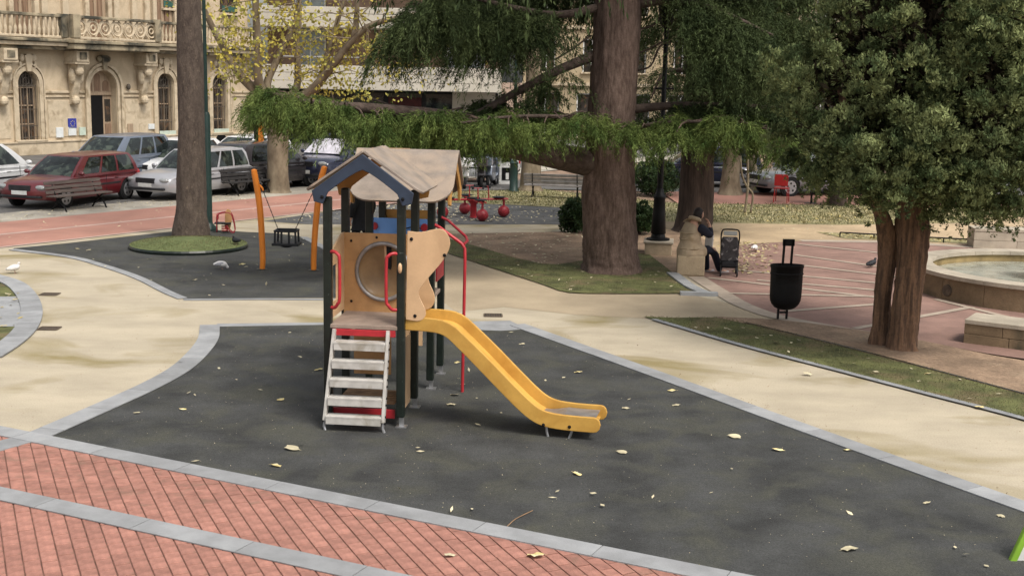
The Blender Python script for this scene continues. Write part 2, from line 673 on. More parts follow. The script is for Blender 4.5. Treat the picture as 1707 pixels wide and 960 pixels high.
sheet('road', [street(LT, A, -.9), street(LT, 62, -.9), street(LT, 62, -24), street(LT, A, -24)], .0, M['asphalt'])
sheet('gutter', [street(LT, A, 0), street(LT, 40, 0), street(LT, 40, -1.6), street(LT, A, -1.6)], .004, M['gutter'])
LW = (LB - LT).dot(SN)
sheet('cycle_lane', [street(LT, A, 0), street(LT, 14, 0), street(LT, 14, LW), street(LT, A, LW)], .006, M['lane'])
l1 = [street(LT, A, LW * .53), street(LT, 14, LW * .53)]
a, b = strip_pts(l1, .16)
sheet('lane_line', [a[0], a[1], b[1], b[0]], .010, M['lane_line'])
a, b = strip_pts([street(LT, A, LW), street(LT, 14, LW)], .12)
sheet('lane_border', [a[0], a[1], b[1], b[0]], .012, M['lane_line'])

# beige concrete path, one sheet that the other surfaces lie on
pa = [gp(-160, 422), gp(0, 413), street(LB, 9.5), gp(700, 372), gp(950, 375), gp(1000, 388), gp(1165, 470), gp(1190, 488), gp(1300, 530),
      gp(1800, 640), Vector((12, 8, 0)), Vector((12, 5, 0)), Vector((-9, 5, 0)), gp(-160, 600)]
sheet('path', pa, .0, M['path'])
# trodden darker part of the path towards the cedar
sheet('path_worn', gpx([(735, 395), (752, 424), (792, 437), (900, 474), (950, 490), (1151, 491), (1240, 512), (1300, 534), (1180, 530), (1075, 531), (960, 525),
                        (840, 512), (760, 520), (735, 500)]), .003, M['path_dirty'])

# near rubber safety surface
K2 = crv(gpx([(60, 729), (165, 683), (255, 642), (310, 609), (345, 570), (350, 543)]), 6)
K1a, K1b = gp(60, 733), gp(1000, 923)
k1d = (K1b - K1a).normalized()
K3 = crv(gpx([(862, 542), (1100, 627), (1330, 711), (1707, 846), (1990, 945)]), 4)
rb = [K1a + k1d * .05] + K2[1:] + [gp(545, 542), gp(700, 545), gp(835, 551)] + K3 + [K1b + k1d * 9.0]
sheet('rubber_surface', rb, .005, M['rubber'])
# brick paving in the near left corner
kerb([K1a - k1d * 4.2, K1b + k1d * 6], .23, 1.0, 'edge_strip', .014, .024)
kerb([gp(-160, 790)] + K2, .27, .8, 'curved_kerb', .009, .019)
kerb(K3, .24, 1.0, 'side_kerb', .006, .016)
sheet('kerb_flat', gpx([(362, 540), (545, 538), (700, 540), (800, 536), (850, 535), (880, 549), (835, 552), (700, 547), (545, 542), (362, 545)]), .007, M['kerb'])
bn = Vector((k1d.y, -k1d.x, 0))          # towards the camera
sheet('brick_bed', [K1a - k1d * 5, K1a + k1d * 12, K1a + k1d * 12 + bn * 5, K1a - k1d * 5 + bn * 5], .004, M['joint'])
bed = bpy.data.objects['brick_bed']
bed.name = 'brick_paving'
bb0, bb1 = gp(0, 826), gp(500, 936)
b2d = (bb1 - bb0).normalized()
kerb([bb0 - b2d * 1.5, bb1 + b2d * 5], .235, 1.0, 'paving_band', .0165, .025)
BW, BL, JT = .118, .215, .009
bm_ = MB().box((0, 0, 0), (BW - JT, BL - JT, .009))
# chamfered brick
hx, hy, ch = (BW - .0095) / 2, (BL - JT) / 2, .004
bm_ = MB().add([(-hx, -hy, -.006), (hx, -hy, -.006), (hx, hy, -.006), (-hx, hy, -.006), (-hx, -hy, .001), (hx, -hy, .001), (hx, hy, .001), (-hx, hy, .001),
                (-hx + ch, -hy + ch, .004), (hx - ch, -hy + ch, .004), (hx - ch, hy - ch, .004), (-hx + ch, hy - ch, .004)],
               [(0, 1, 5, 4), (1, 2, 6, 5), (2, 3, 7, 6), (3, 0, 4, 7), (4, 5, 9, 8), (5, 6, 10, 9), (6, 7, 11, 10), (7, 4, 8, 11), (8, 9, 10, 11)])
bme = bm_.mesh('brick', M['brick'])
bl = Vector((.42, -.9075, 0)).normalized()       # the courses run askew to the edge strip
bw = Vector((-bl.y, bl.x, 0))
ang = math.atan2(bw.y, bw.x)
cand = []


def clip2(poly, o, nrm, d0):
    out = []
    for i in range(len(poly)):
        p, q = poly[i - 1], poly[i]
        a_, b_ = (p - o).dot(nrm) - d0, (q - o).dot(nrm) - d0
        if a_ * b_ < 0:
            out.append(p + (q - p) * (a_ / (a_ - b_)))
        if b_ >= 0:
            out.append(q)
    return out


for i in range(-70, 90):
    for j in range(-30, 40):
        off = (.5 if i % 2 else 0) + .12 * math.sin(i * 2.3)
        c = K1a + bw * (i * BW) + bl * ((j + off) * BL)
        s_ = (c - K1a).dot(bn)
        if s_ < -.05 or s_ > 5:
            continue
        q = c - CAMP
        z = q.dot(_F)
        if z < 4:
            continue
        u = W_PX / 2 + F_PX * q.dot(_R) / z
        v = H_PX / 2 - F_PX * q.dot(_U) / z
        if u < -260 or u > W_PX + 100 or v > H_PX + 160:
            continue
        cand.append((0 if -30 < u < W_PX + 30 and v < H_PX + 25 else 1, z, c, s_))
cand.sort(key=lambda t: (t[0], t[1]))
rest = MB()
for k, (ins, z, c, s_) in enumerate(cand):
    tz = .010 + rnd.uniform(-.0012, .0012)
    Q = Matrix.Translation((c.x, c.y, tz)) @ Matrix.Rotation(ang + rnd.uniform(-.006, .006), 4, 'Z') @ Matrix.Rotation(rnd.uniform(-.006, .006), 4, 'X')
    if s_ < .26:
        corners = [Q @ Vector(p) for p in ((-hx, -hy, 0), (hx, -hy, 0), (hx, hy, 0), (-hx, hy, 0))]
        pl = clip2([Vector((p.x, p.y, 0)) for p in corners], K1a, bn, .085)
        if len(pl) < 3:
            continue
        cut = MB().prism([(p.x, p.y) for p in pl], (0, 0, tz - .006), (1, 0, 0), (0, 1, 0), (0, 0, .010))
        if k < 300:
            cut.build('brick', M['brick'], bed, fix=True)
        else:
            rest.add(cut.v, cut.f)
    elif k < 300:
        o = bpy.data.objects.new('brick', bme)
        COL.objects.link(o)
        o.matrix_world = Q
        o.parent = bed
    else:
        rest.add(bm_.v, bm_.f, Q)
M['brick_rest'] = mat('clay_brick_rest', (.315, .150, .115), .88, .22, 9, .35, 70, fine=.2, fscale=140, isl=.13, dirt=(.22, .13, .095), dscale=5)
rest.build('bricks_beyond', M['brick_rest'], bed)['kind'] = 'stuff'

# swing rubber surface and its kerb
K5 = crv(gpx([(20, 417), (116, 429), (173, 444), (231, 464), (277, 487), (306, 499)]), 5)
K5b = crv(gpx([(506, 396), (548, 418), (585, 445), (603, 470), (590, 497)]), 5)
sheet('rubber_swing_area', [gp(24, 414)] + gpx([(100, 407), (290, 386), (350, 383), (409, 387), (458, 389), (498, 394)]) + K5b +
      gpx([(545, 497), (430, 497)]) + K5[::-1], .005, M['rubber'])
kerb(K5, .16, .8, 'swing_kerb', .006, .016)
kerb(K5b, .16, .8, 'swing_kerb', .006, .016)
a, b = strip_pts(gpx([(306, 500), (430, 499), (592, 500)]), .14)
sheet('kerb_flat', a + b[::-1], .007, M['kerb'])
# far rubber wedge with the rocker
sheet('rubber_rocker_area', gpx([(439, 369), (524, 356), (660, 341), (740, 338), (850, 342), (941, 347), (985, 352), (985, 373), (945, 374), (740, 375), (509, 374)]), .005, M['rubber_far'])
# bare earth under the cedar, turf in front of it
sheet('earth_bed', gpx([(744, 391), (952, 387), (1060, 384), (1150, 386), (1182, 405), (1130, 442), (1130, 475), (960, 470), (902, 445), (791, 415)]), .016, M['earth'])
lawn = crv(gpx([(742, 398), (791, 411), (902, 441), (971, 436), (1069, 424), (1090, 432), (1136, 468), (1166, 490)]), 3) + \
    crv(gpx([(1050, 491), (950, 489), (900, 474), (791, 438), (746, 423)]), 3)
sheet('lawn', lawn, .02, M['moss'])
kerb(crv(gpx([(1120, 458), (1150, 480), (1180, 494)]), 4), .2, .8, 'lawn_kerb', .021, .05)
a, b = strip_pts(gpx([(1140, 492), (1190, 493)]), .10)
MB().box(((a[0] + b[1]) / 2).to_tuple()[:2] + (.03,), (.62, .14, .06), rz=-.02).build('kerb_block', M['kerb'])['kind'] = 'structure'
# plaza
pz = crv(gpx([(1150, 440), (1185, 470), (1215, 497), (1300, 532), (1400, 551), (1520, 567), (1660, 592), (1800, 610)]), 4)
sheet('plaza', pz + [Vector((16, 15, 0)), Vector((17, 30, 0)), gp(1640, 409), gp(1400, 402), gp(1330, 403), gp(1240, 408)], .008, M['plaza'])
a, b = strip_pts(crv(gpx([(1160, 462), (1200, 487), (1240, 510), (1300, 530), (1400, 549), (1480, 562)]), 4), .3)
sheet('plaza_border', a + b[::-1], .0125, M['plaza_line'])
for q in ([(1325, 426), (1475, 447)], [(1340, 444), (1500, 463)], [(1225, 451), (1475, 474)], [(1262, 468), (1475, 486)], [(1180, 464), (1480, 499)],
          [(1215, 490), (1480, 496)], [(1310, 520), (1480, 507)], [(1425, 549), (1620, 513)], [(1560, 500), (1720, 540)], [(1330, 408), (1480, 424)]):
    a, b = strip_pts(gpx(q), .125)
    sheet('plaza_line', a + b[::-1], .0165 + .0006 * rnd.random(), M['plaza_line'])
a, b = strip_pts(gpx([(1335, 402), (1480, 404), (1660, 415)]), .35)
sheet('plaza_border', a + b[::-1], .0135, M['plaza_line'])
# sandy walk and the leafy grass beyond
sheet('sandy_walk', gpx([(985, 352), (1000, 388), (1150, 388), (1182, 404), (1150, 440), (1240, 408), (1330, 403), (1400, 402), (1640, 410), (1800, 414), (1800, 372), (1170, 372)]), .012, M['sand'])
sheet('far_sandy_path', gpx([(1640, 400), (1900, 410), (1900, 345), (1640, 350)]), .018, M['sand'])  # far sandy path, same sand colour as the sandy walk
sheet('grass_field', gpx([(700, 322), (900, 316), (1130, 340), (1460, 343), (1800, 352), (1800, 373), (1640, 372), (1400, 376), (1160, 372), (1000, 366), (941, 347), (850, 342), (740, 338)]), .014, M['field'])
sheet('grass_field', gpx([(1360, 388), (1640, 400), (1640, 408), (1410, 399)]), .02, M['field'])
sheet('far_lane', gpx([(1100, 320), (1800, 330), (1800, 350), (1460, 343), (1130, 340)]), .016, M['lane'])
sheet('far_road', gpx([(560, 308), (900, 300), (1100, 300), (1800, 306), (1800, 330), (1100, 320), (900, 316), (600, 322)]), .012, M['asphalt'])
# moss strip and earth bed under the right tree
mt = crv(gpx([(1072, 529), (1120, 531), (1190, 531), (1242, 539), (1396, 576), (1560, 619), (1707, 658), (1850, 695)]), 3)
mb_ = crv(gpx([(1850, 745), (1707, 700), (1560, 662), (1400, 620), (1250, 581), (1150, 552), (1090, 534)]), 3)
sheet('moss_strip', mt + mb_, .016, M['moss'])
et = crv(gpx([(1185, 529), (1300, 535), (1420, 550), (1540, 570), (1660, 595), (1850, 625)]), 3)
sheet('earth_bed', et + crv(gpx([(1850, 697), (1707, 660), (1560, 621), (1396, 578), (1242, 541)]), 3), .018, M['earth'])
kerb(mb_, .10, 1.0, 'moss_kerb', .017, .024)
a, b = strip_pts(crv(gpx([(1242, 540), (1396, 577), (1560, 620), (1707, 659), (1850, 696)]), 3), .035)
sheet('bed_edging', a + b[::-1], .028, M['black_post'])
# small bed at the left edge
kl = crv(gpx([(-60, 452), (-10, 463), (25, 475), (46, 497), (53, 522), (44, 548), (20, 572), (-20, 598)]), 4)
sheet('small_lawn', kl, .006, M['moss'])
sheet('stone_slab', gpx([(-60, 496), (36, 495), (42, 520), (34, 545), (-60, 547)]), .011, M['kerb'])
kerb(kl, .3, .9, 'round_kerb', .012, .03)


# ================================================================== PLAY TOWER
TR = Vector((-1.43, 12.43, 0))
tw = thing('play_tower', 'two roofed children\'s play tower with white ladder and yellow slide on the dark rubber', 'play tower', TR, R(-5.5))
tw.scale = (1, 1, 1.065)
HX, HY = .37, .38
Z0 = .98


def bolt(mb, p, r=.018):
    mb.ball(p, (r, r * .5, r), 8, 4)


def post(x, y, zt, zb=.1):
    mb = MB()
    mb.box((x, y, (zt + zb) / 2), (.082, .082, zt - zb))
    o = mb.build('post', M['black_post'], tw, bevel=.012)
    f = MB()
    f.box((x + .01, y, .06), (.05, .012, .14))
    f.box((x + .01, y, .008), (.11, .10, .012))
    f.build('post_foot', M['steel'], o)
    return o


Y2 = 1.55       # second module
X2 = .06
for x, y, zt in ((-HX, -HY, 2.17), (HX, -HY, 2.17), (-HX, HY, 2.19), (HX, HY, 2.19)):
    post(x, y, zt)
for x, y, zt in ((X2 - .35, Y2 - .36, 2.10), (X2 + .35, Y2 - .36, 2.10), (X2 - .35, Y2 + .36, 2.10), (X2 + .35, Y2 + .36, 2.10)):
    post(x, y, zt)


def slope_board(name, p0, p1, axis, half0, half1, th, corner, m=None):
    """board from ridge point p0 down to eave point p1, running along axis from half0 to half1, with rounded eave corners"""
    p0, p1, ax = Vector(p0), Vector(p1), Vector(axis)
    d = p1 - p0
    L = d.length
    d.normalize()
    n = ax.cross(d)
    n.normalize()
    if n.z < 0:
        n = -n
    poly = [(0, half0), (0, half1)]
    for k in range(7):
        q = math.pi / 2 * k / 6
        poly.append((L - corner + corner * math.sin(q), half1 - corner + corner * math.cos(q)))
    for k in range(7):
        q = math.pi / 2 * k / 6
        poly.append((L - corner + corner * math.cos(q), half0 + corner - corner * math.sin(q)))
    mb = MB()
    mb.prism(poly, p0 + n * .002, d, ax, n * th)
    return mb.build(name, m or M['roof_board'], tw, bevel=.004, fix=True)


def gable(name, o, ax, m, half, zt, drop, band, w):
    """chevron board with an arched inner edge, centre o, across axis ax"""
    n = 10
    outer = [(-half, zt - drop), (0, zt), (half, zt - drop), (half - .02, zt - drop - band * .8), (half - .11, zt - drop - band * .95)]
    inner = []
    hi = half - .16
    for k in range(n + 1):
        t = k / n
        x = hi * (1 - 2 * t)
        zz = zt - band * 1.15 - (drop) * (abs(x) / half) ** 1.25
        inner.append((x, zz))
    poly = outer + inner + [(-half + .11, zt - drop - band * .95), (-half + .02, zt - drop - band * .8)]
    mb = MB()
    mb.prism(poly, o, ax, (0, 0, 1), w)
    return mb.build(name, m, tw, bevel=.005, fix=True)


# first roof: ridge runs front to back
zr, ze, ew = 2.585, 2.215, .575
slope_board('roof_board', (0, 0, zr), (ew, 0, ze), (0, 1, 0), -.445, .58, .022, .10)
slope_board('roof_board', (0, 0, zr), (-ew, 0, ze), (0, 1, 0), -.445, .58, .022, .10)
fg = gable('gable_board', (0, -.478, 0), (1, 0, 0), M['blue_dark'], .505, 2.575, .345, .125, (0, .03, 0))
bb = MB()
bolt(bb, (-.40, -.482, 2.175))
bolt(bb, (.40, -.482, 2.175))
bb.build('bolt', M['black_metal'], fg)
gable('gable_board', (0, .53, 0), (1, 0, 0), M['amber_board'], .50, 2.555, .345, .13, (0, .03, 0))
# second roof: ridge runs left to right
slope_board('roof_board', (X2 + .01, Y2, 2.50), (X2 + .01, Y2 - .56, 2.0), (1, 0, 0), -.58, .59, .026, .25)
slope_board('roof_board', (X2 + .01, Y2, 2.50), (X2 + .01, Y2 + .56, 2.0), (1, 0, 0), -.58, .59, .026, .25)
MB().tube([(X2 - .40, Y2, 2.505), (X2 + .04, Y2, 2.505)], .022, 8).build('ridge_bar', M['wood_slat'], tw)
gable('gable_board', (X2 + .54, Y2, 0), (0, 1, 0), M['amber_board'], .46, 2.47, .38, .14, (.03, 0, 0))
gable('gable_board', (X2 - .55, Y2, 0), (0, 1, 0), M['amber_board'], .46, 2.47, .38, .14, (.03, 0, 0))

# decks
dk = MB().box((0, -.02, Z0 - .02), (2 * HX - .04, 2 * HY + .04, .04)).build('deck', M['deck'], tw, bevel=.006)
MB().box((0, -HY - .03, Z0 - .075), (2 * HX - .10, .03, .062)).build('deck_beam', M['red'], tw, bevel=.005)
MB().box((0, HY, Z0 - .08), (2 * HX - .10, .03, .07)).build('deck_beam', M['red'], tw, bevel=.005)
MB().box((X2, Y2, Z0 - .02), (.70, .74, .04)).build('deck', M['deck'], tw, bevel=.006)

# panel with the crawl tunnel, its ring, a dome coloured as its lit inside, and the far panel
zc, rt = 1.385, .285
circ = [(.05 + rt * math.cos(2 * math.pi * k / 36), zc + rt * math.sin(2 * math.pi * k / 36)) for k in range(36)]
p = MB()
p.holed([(-HX + .0, Z0 - .02), (HX - .0, Z0 - .02), (HX, 1.76), (-HX, 1.76)], [circ], (0, HY - .085, 0), (1, 0, 0), (0, 0, 1), (0, .02, 0))
p = p.build('tunnel_panel', M['tan'], tw, fix=True)
MB().torus((.05, HY - .095, zc), (1, 0, 0), (0, 0, 1), rt - .005, .022, 40, 8).build('tunnel_ring', M['steel_dull'], p, smooth=2)
bt = MB()
for q in ((-HX + .08, 1.68), (-HX + .08, 1.08), (HX - .06, 1.08), (-.02, 1.72)):
    bolt(bt, (q[0], HY - .088, q[1]), .014)
bt.build('bolt', M['black_metal'], p)
tb = MB()
V, Fq = [], []
n, ring_n = 36, 6
for i in range(ring_n + 1):
    th = (math.pi / 2) * (1 - i / ring_n)
    for k in range(n):
        q = 2 * math.pi * k / n
        V.append((.05 + rt * math.sin(th) * math.cos(q), HY - .07 + .11 * math.cos(th), zc + rt * math.sin(th) * math.sin(q)))
for i in range(ring_n):
    for k in range(n):
        k2 = (k + 1) % n
        Fq.append((i * n + k, i * n + k2, (i + 1) * n + k2, (i + 1) * n + k))
tb.add(V, Fq)
bub = tb.build('lit_tunnel_dome', M['amber'], tw, smooth=2)  # dome in place of the tube, its lit interior put into the colour
MB().prism([(.075, 1.66), (.125, 1.66), (.13, 1.43), (.12, 1.40), (.085, 1.42)], (0, HY - .055, 0), (1, 0, 0), (0, 0, 1), (0, .03, 0)).build('slot', M['black_metal'], bub, fix=True)  # black strip, the darkness of the gap at the tunnel's end put into colour
MB().prism([(.05, 1.655), (.073, 1.655), (.083, 1.42), (.06, 1.50)], (0, HY - .050, 0), (1, 0, 0), (0, 0, 1), (0, .03, 0)).build('slot_edge', M['tan_light'], bub, fix=True)
pf = MB()
slit = [(-.02, 1.46), (-.005, 1.40), (.035, 1.33), (.05, 1.34), (.05, 1.56), (-.02, 1.56)]
pf.holed([(X2 - .33, Z0), (X2 + .33, Z0), (X2 + .33, 1.60), (X2 - .33, 1.60)], [[(x + .12, z) for x, z in slit]], (0, Y2 - .42, 0), (1, 0, 0), (0, 0, 1), (0, .02, 0))
pf.build('slotted_panel', M['amber'], tw, fix=True)

# left side panel
sp = MB()
sp.holed([(-.31, Z0 + .02), (.36, Z0 + .02), (.36, 1.76), (.20, 1.76), (-.31, 1.62)], [[(-.2, 1.15), (.0, 1.15), (.0, 1.5), (-.2, 1.5)]], (-HX - .015, 0, 0), (0, 1, 0), (0, 0, 1), (.02, 0, 0))
sp.build('side_panel', M['tan_light'], tw, fix=True)

# red hand loops on the front posts
for sgn, x0, x1 in ((1, -HX + .03, -HX + .135), (-1, HX - .03, HX - .135)):
    pts = [(x0, -HY - .02, 1.66), (x0 + sgn * .045, -HY - .05, 1.665), (x1 - sgn * .02, -HY - .07, 1.645), (x1, -HY - .075, 1.59), (x1, -HY - .075, 1.24), (x1 - sgn * .02, -HY - .07, 1.18),
           (x0 + sgn * .05, -HY - .05, 1.14), (x0, -HY - .02, 1.135)]
    MB().tube(crv(pts, 4), .0165, 8).build('hand_rail', M['red'], tw, smooth=2)
# small tan grip on the front right post
MB().ball((HX - .005, -HY - .045, 1.53), (.022, .02, .05), 10, 6).build('grip_knob', M['tan_light'], tw, smooth=2)

# slide guards on the right, shaped like a curling head
GX = HX + .035


def guard(y, name='slide_guard'):
    px = [(678, 393), (700, 394), (722, 389), (735, 389), (744, 397), (748, 410), (744, 424), (733, 441), (718, 458), (706, 472), (699, 482), (697, 490), (701, 500), (707, 511), (709, 521),
          (704, 529), (694, 532), (676, 530)]
    poly = [((u - 674) / 165 + GX, 3.5 - (v - 124.5) / 165) for u, v in px]
    P3 = crv([Vector((a_, b_, 0)) for a_, b_ in poly], 3)
    mb = MB()
    mb.prism([(q.x, q.y) for q in P3], (0, y, 0), (1, 0, 0), (0, 0, 1), (0, .022, 0))
    o = mb.build(name, M['tan_light'], tw, bevel=.003, fix=True)
    bt = MB()
    for q in ((HX + .43, 1.66), (HX + .14, 1.08), (HX + .1, 1.80)):
        bolt(bt, (q[0], y - .003, q[1]), .018)
    bt.build('bolt', M['black_metal'], o)


guard(-HY + .0)
gf = MB()
pxf = [(690, 488), (700, 478), (709, 476), (713, 486), (720, 500), (722, 512), (716, 524), (700, 530), (690, 530)]
Pf = crv([Vector(((u - 690) / 165 + GX + .03, (3.5 - (v - 124.5) / 165), 0)) for u, v in pxf], 3)
gf.prism([(q.x, q.y) for q in Pf], (0, HY - .28, 0), (1, 0, 0), (0, 0, 1), (0, .022, 0))
gf.build('slide_guard', M['tan_light'], tw, bevel=.003, fix=True)

# slide: profile along s, walls and bed
sprof = [(0.0, .935), (.25, .932), (.41, .905), (.55, .80), (.744, .632), (.92, .475), (1.06, .352), (1.18, .25), (1.30, .165), (1.42, .115), (1.56, .093), (1.75, .085), (1.94, .085)]
sp3 = crv([Vector((a_, 0, b_)) for a_, b_ in sprof], 3)
SM = Matrix.Translation((GX - .01, -.355, 0)) @ Matrix.Rotation(R(-6.5), 4, 'Z')
WD = .51


def wallh(s):
    return .125 + .02 * min(1, s / .8)


def slide_wall(y, name):
    mb = MB()
    lo = [(p_.x, p_.z) for p_ in sp3]
    hi = []
    for i, p_ in enumerate(sp3):
        t = (sp3[min(i + 1, len(sp3) - 1)] - sp3[max(i - 1, 0)]).normalized()
        h = wallh(p_.x)
        hi.append((p_.x - t.z * h, p_.z + t.x * h))
    # rounded nose
    c = (lo[-1][0], (lo[-1][1] + hi[-1][1]) / 2)
    rr = (hi[-1][1] - lo[-1][1]) / 2
    nose = [(c[0] + rr * math.cos(q) * .9, c[1] + rr * math.sin(q)) for q in (-1.1, -.6, 0, .6, 1.1)]
    poly = lo + nose + hi[::-1]
    w = .032
    n_ = len(lo)
    o_, u_, v_ = Vector((0, y, 0)), Vector((1, 0, 0)), Vector((0, 0, 1))
    a_ = [o_ + u_ * q[0] + v_ * q[1] for q in poly]
    b_ = [q + Vector((0, w, 0)) for q in a_]
    N = len(poly)
    fs = []
    m_ = len(nose)
    for i in range(n_ - 1):
        j0, j1 = N - 1 - i, N - 2 - i
        fs.append((i, i + 1, j1, j0))
        fs.append((N + i, N + j0, N + j1, N + i + 1))
    ns = [n_ - 1] + list(range(n_, n_ + m_)) + [n_ + m_]
    fs.append(tuple(ns))
    fs.append(tuple(N + k for k in ns[::-1]))
    for i in range(N):
        j = (i + 1) % N
        fs.append((i, N + i, N + j, j))
    mb.add([SM @ q for q in a_ + b_], fs)
    return mb.build(name, M['yellow'], sld, bevel=.008, fix=True)


bedm = MB()
vs, fs = [], []
for i, p_ in enumerate(sp3):
    t = (sp3[min(i + 1, len(sp3) - 1)] - sp3[max(i - 1, 0)]).normalized()
    for yy, up in ((.02, .04), (.05, .028), (WD / 2, .022), (WD - .05, .028), (WD - .02, .04)):
        vs.append(SM @ Vector((p_.x - t.z * up, yy, p_.z + t.x * up)))
for i in range(len(sp3) - 1):
    for k in range(4):
        fs.append((i * 5 + k, (i + 1) * 5 + k, (i + 1) * 5 + k + 1, i * 5 + k + 1))
bedm.add(vs, fs)
sld = bedm.build('slide', M['yellow'], tw, smooth=2)
slide_wall(0, 'slide_wall')
slide_wall(WD - .03, 'slide_wall')
# grey run-out plate at the bottom
ro = MB()
vs, fs = [], []
sel = [p_ for p_ in sp3 if p_.x > 1.36]
for p_ in sel:
    for yy in (.055, WD - .055):
        vs.append(SM @ Vector((p_.x, yy, p_.z + .034 + .072 * min(1, (p_.x - 1.36) / .25))))
for i in range(len(sel) - 1):
    fs.append((2 * i, 2 * i + 2, 2 * i + 3, 2 * i + 1))
ro.add(vs, fs)
ro.build('run_out_plate', M['steel_dull'], sld)
for s_ in (1.46, 1.72):
    lean = .02 if s_ < 1.6 else -.03
    for yy in (.05, WD - .05):
        ft = MB()
        ft.tube([SM @ Vector((s_, yy, .10)), SM @ Vector((s_ + lean * .3, yy, .05)), SM @ Vector((s_ + lean, yy, 0.0))], .014, 6)
        ft.build('slide_foot', M['steel'], sld)
    b_ = MB()
    b_.ball(SM @ Vector((s_ - .02, -.002, .125)), (.017, .012, .017), 8, 4)
    b_.build('bolt', M['black_metal'], sld)

# ladder
lt, lb = Vector((-.015, -HY - .06, Z0 - .06)), Vector((-.015, -HY - .235, .0))
LWd = .272


def lp(t, x):
    q = lt.lerp(lb, t)
    return Vector((x * (1 + .10 * t) - .045 * t - .02, q.y, q.z))


for sgn in (-1, 1):
    st = MB()
    st.beam(lp(-.02, sgn * LWd), lp(.90, sgn * LWd), .032, .075, up=(0, -1, .3))
    o = st.build('stringer', M['alu'], tw, bevel=.006)
    b_ = MB()
    b_.tube([lp(.88, sgn * LWd), lp(.96, sgn * LWd), lp(1.0, sgn * LWd + .015)], .014, 6)
    b_.build('ladder_foot', M['steel'], o)
    b_ = MB()
    for k in range(5):
        q = lp(.10 + k * .185, sgn * (LWd + .017))
        b_.ball(q, (.008, .012, .012), 6, 4)
        b_.ball(q + Vector((0, -.02, -.06)), (.008, .012, .012), 6, 4)
    b_.build('bolt', M['black_metal'], o)
for k in range(5):
    c = lp(.11 + k * .185, 0)
    w = 2 * LWd * (1 + .10 * (.11 + k * .185)) - .035
    s_ = MB()
    s_.box(c + Vector((0, 0, 0)), (w, .13, .026))
    s_.box(c + Vector((0, -.058, -.034)), (w, .014, .066))
    s_.build('step', M['alu'], tw, bevel=.004)

# under the deck: little counter with slatted bench
MB().box((-.07, HY - .05, .55), (.40, .018, .42)).build('back_panel', M['tan'], tw, bevel=.003)
MB().box((HX - .03, -.02, .44), (.016, .60, .70)).build('lower_side_panel', M['tan_light'], tw, bevel=.003)
MB().box((-.02, -HY + .06, .11), (2 * HX - .10, .03, .085)).build('bench_beam', M['red'], tw, bevel=.004)
for k in range(6):
    MB().box((-.02, -.2 + k * .085, .19), (.60, .07, .022)).build('bench_slat', M['wood_slat'], tw, bevel=.003)
MB().box((X2 + .13, Y2 - .37, .72), (.26, .02, .50)).build('lower_panel', M['tan_light'], tw, bevel=.003)
MB().box((X2 - .25, Y2 - .37, .80), (.12, .02, .30)).build('lower_panel', M['tan'], tw, bevel=.003)

# blue panel with red knobs at the back of the second module, orange board behind it
bp = MB().box((-.075, Y2 + .30, 1.35), (.69, .02, .79)).build('blue_panel', M['blue'], tw, bevel=.004)
for x in (-.27, .27):
    k_ = MB()
    k_.tube([(-.075 + x * 1.1, Y2 + .30, 1.655), (-.075 + x * 1.1, Y2 + .255, 1.655)], [.045, .04], 14)
    k_.build('red_knob', M['red'], bp, smooth=1)
MB().tube(crv([(X2 - .16, Y2 + .287, 1.61), (X2 - .05, Y2 + .287, 1.64), (X2 + .06, Y2 + .287, 1.66), (X2 + .16, Y2 + .287, 1.62)], 4), .007, 5).build('printed_curve', M['blue_dark'], bp)
MB().box((-.02, Y2 + .42, 1.40), (.56, .02, .86)).build('orange_panel', M['amber_board'], tw, bevel=.004)
# red guard plate and the slide-down pole on the right
MB().box((X2 + .40, Y2 - .05, 1.40), (.018, .5, .5)).build('red_guard', M['red_dark'], tw, bevel=.003)
pole = [(X2 + .36, Y2 - .36, 1.77), (X2 + .44, Y2 - .38, 1.74), (X2 + .70, Y2 - .42, 1.58), (X2 + .735, Y2 - .425, 1.53), (X2 + .74, Y2 - .43, 1.4), (X2 + .73, Y2 - .44, 0.0)]
MB().tube(pole, .0185, 8).build('sliding_pole', M['red'], tw, smooth=1)
MB().tube([(X2 + .36, Y2 + .30, 1.77), (X2 + .44, Y2 + .28, 1.74), (X2 + .66, Y2 + .2, 1.58), (X2 + .72, Y2 - .1, 1.57), (X2 + .72, Y2 - .40, 1.57)], .016, 8).build('pole_brace', M['red_dark'], tw, smooth=1)


# ================================================================== TREES
def trunk_mesh(path, rad, n=14, rough=.06, seed=1, flare=None, ridge=0.0, sub=5):
    """irregular trunk tube; path and rad resampled, ribs follow the height"""
    P = crv(path, sub)
    m_ = len(P)
    rr = np.interp(np.linspace(0, len(rad) - 1, m_), np.arange(len(rad)), rad)
    rs = np.random.default_rng(seed)
    ph = rs.uniform(0, 6.28, 6)
    am = rs.uniform(.4, 1, 6) * rough
    V, Fq = [], []
    rg = rs.normal(size=n)
    for i, p in enumerate(P):
        rg = rg * .86 + rs.normal(size=n) * .5
        for k in range(n):
            q = 2 * math.pi * k / n
            f = 1 + ridge * rg[k] + sum(am[j] * math.sin((j + 2) * q + ph[j] + i * .13 * (j - 2)) for j in range(6)) * .6 + rs.normal() * rough * .25
            if flare and i < flare[0]:
                t = 1 - i / flare[0]
                f *= 1 + flare[1] * t * t * (.6 + .6 * max(0, math.sin(5 * q + ph[0])))
            V.append((p.x + math.cos(q) * rr[i] * f, p.y + math.sin(q) * rr[i] * f, p.z))
        # keep rings level: good for steep trunks
    for i in range(m_ - 1):
        for k in range(n):
            k2 = (k + 1) % n
            Fq.append((i * n + k, i * n + k2, (i + 1) * n + k2, (i + 1) * n + k))
    return MB().add(V, Fq + [tuple((m_ - 1) * n + k for k in range(n))])


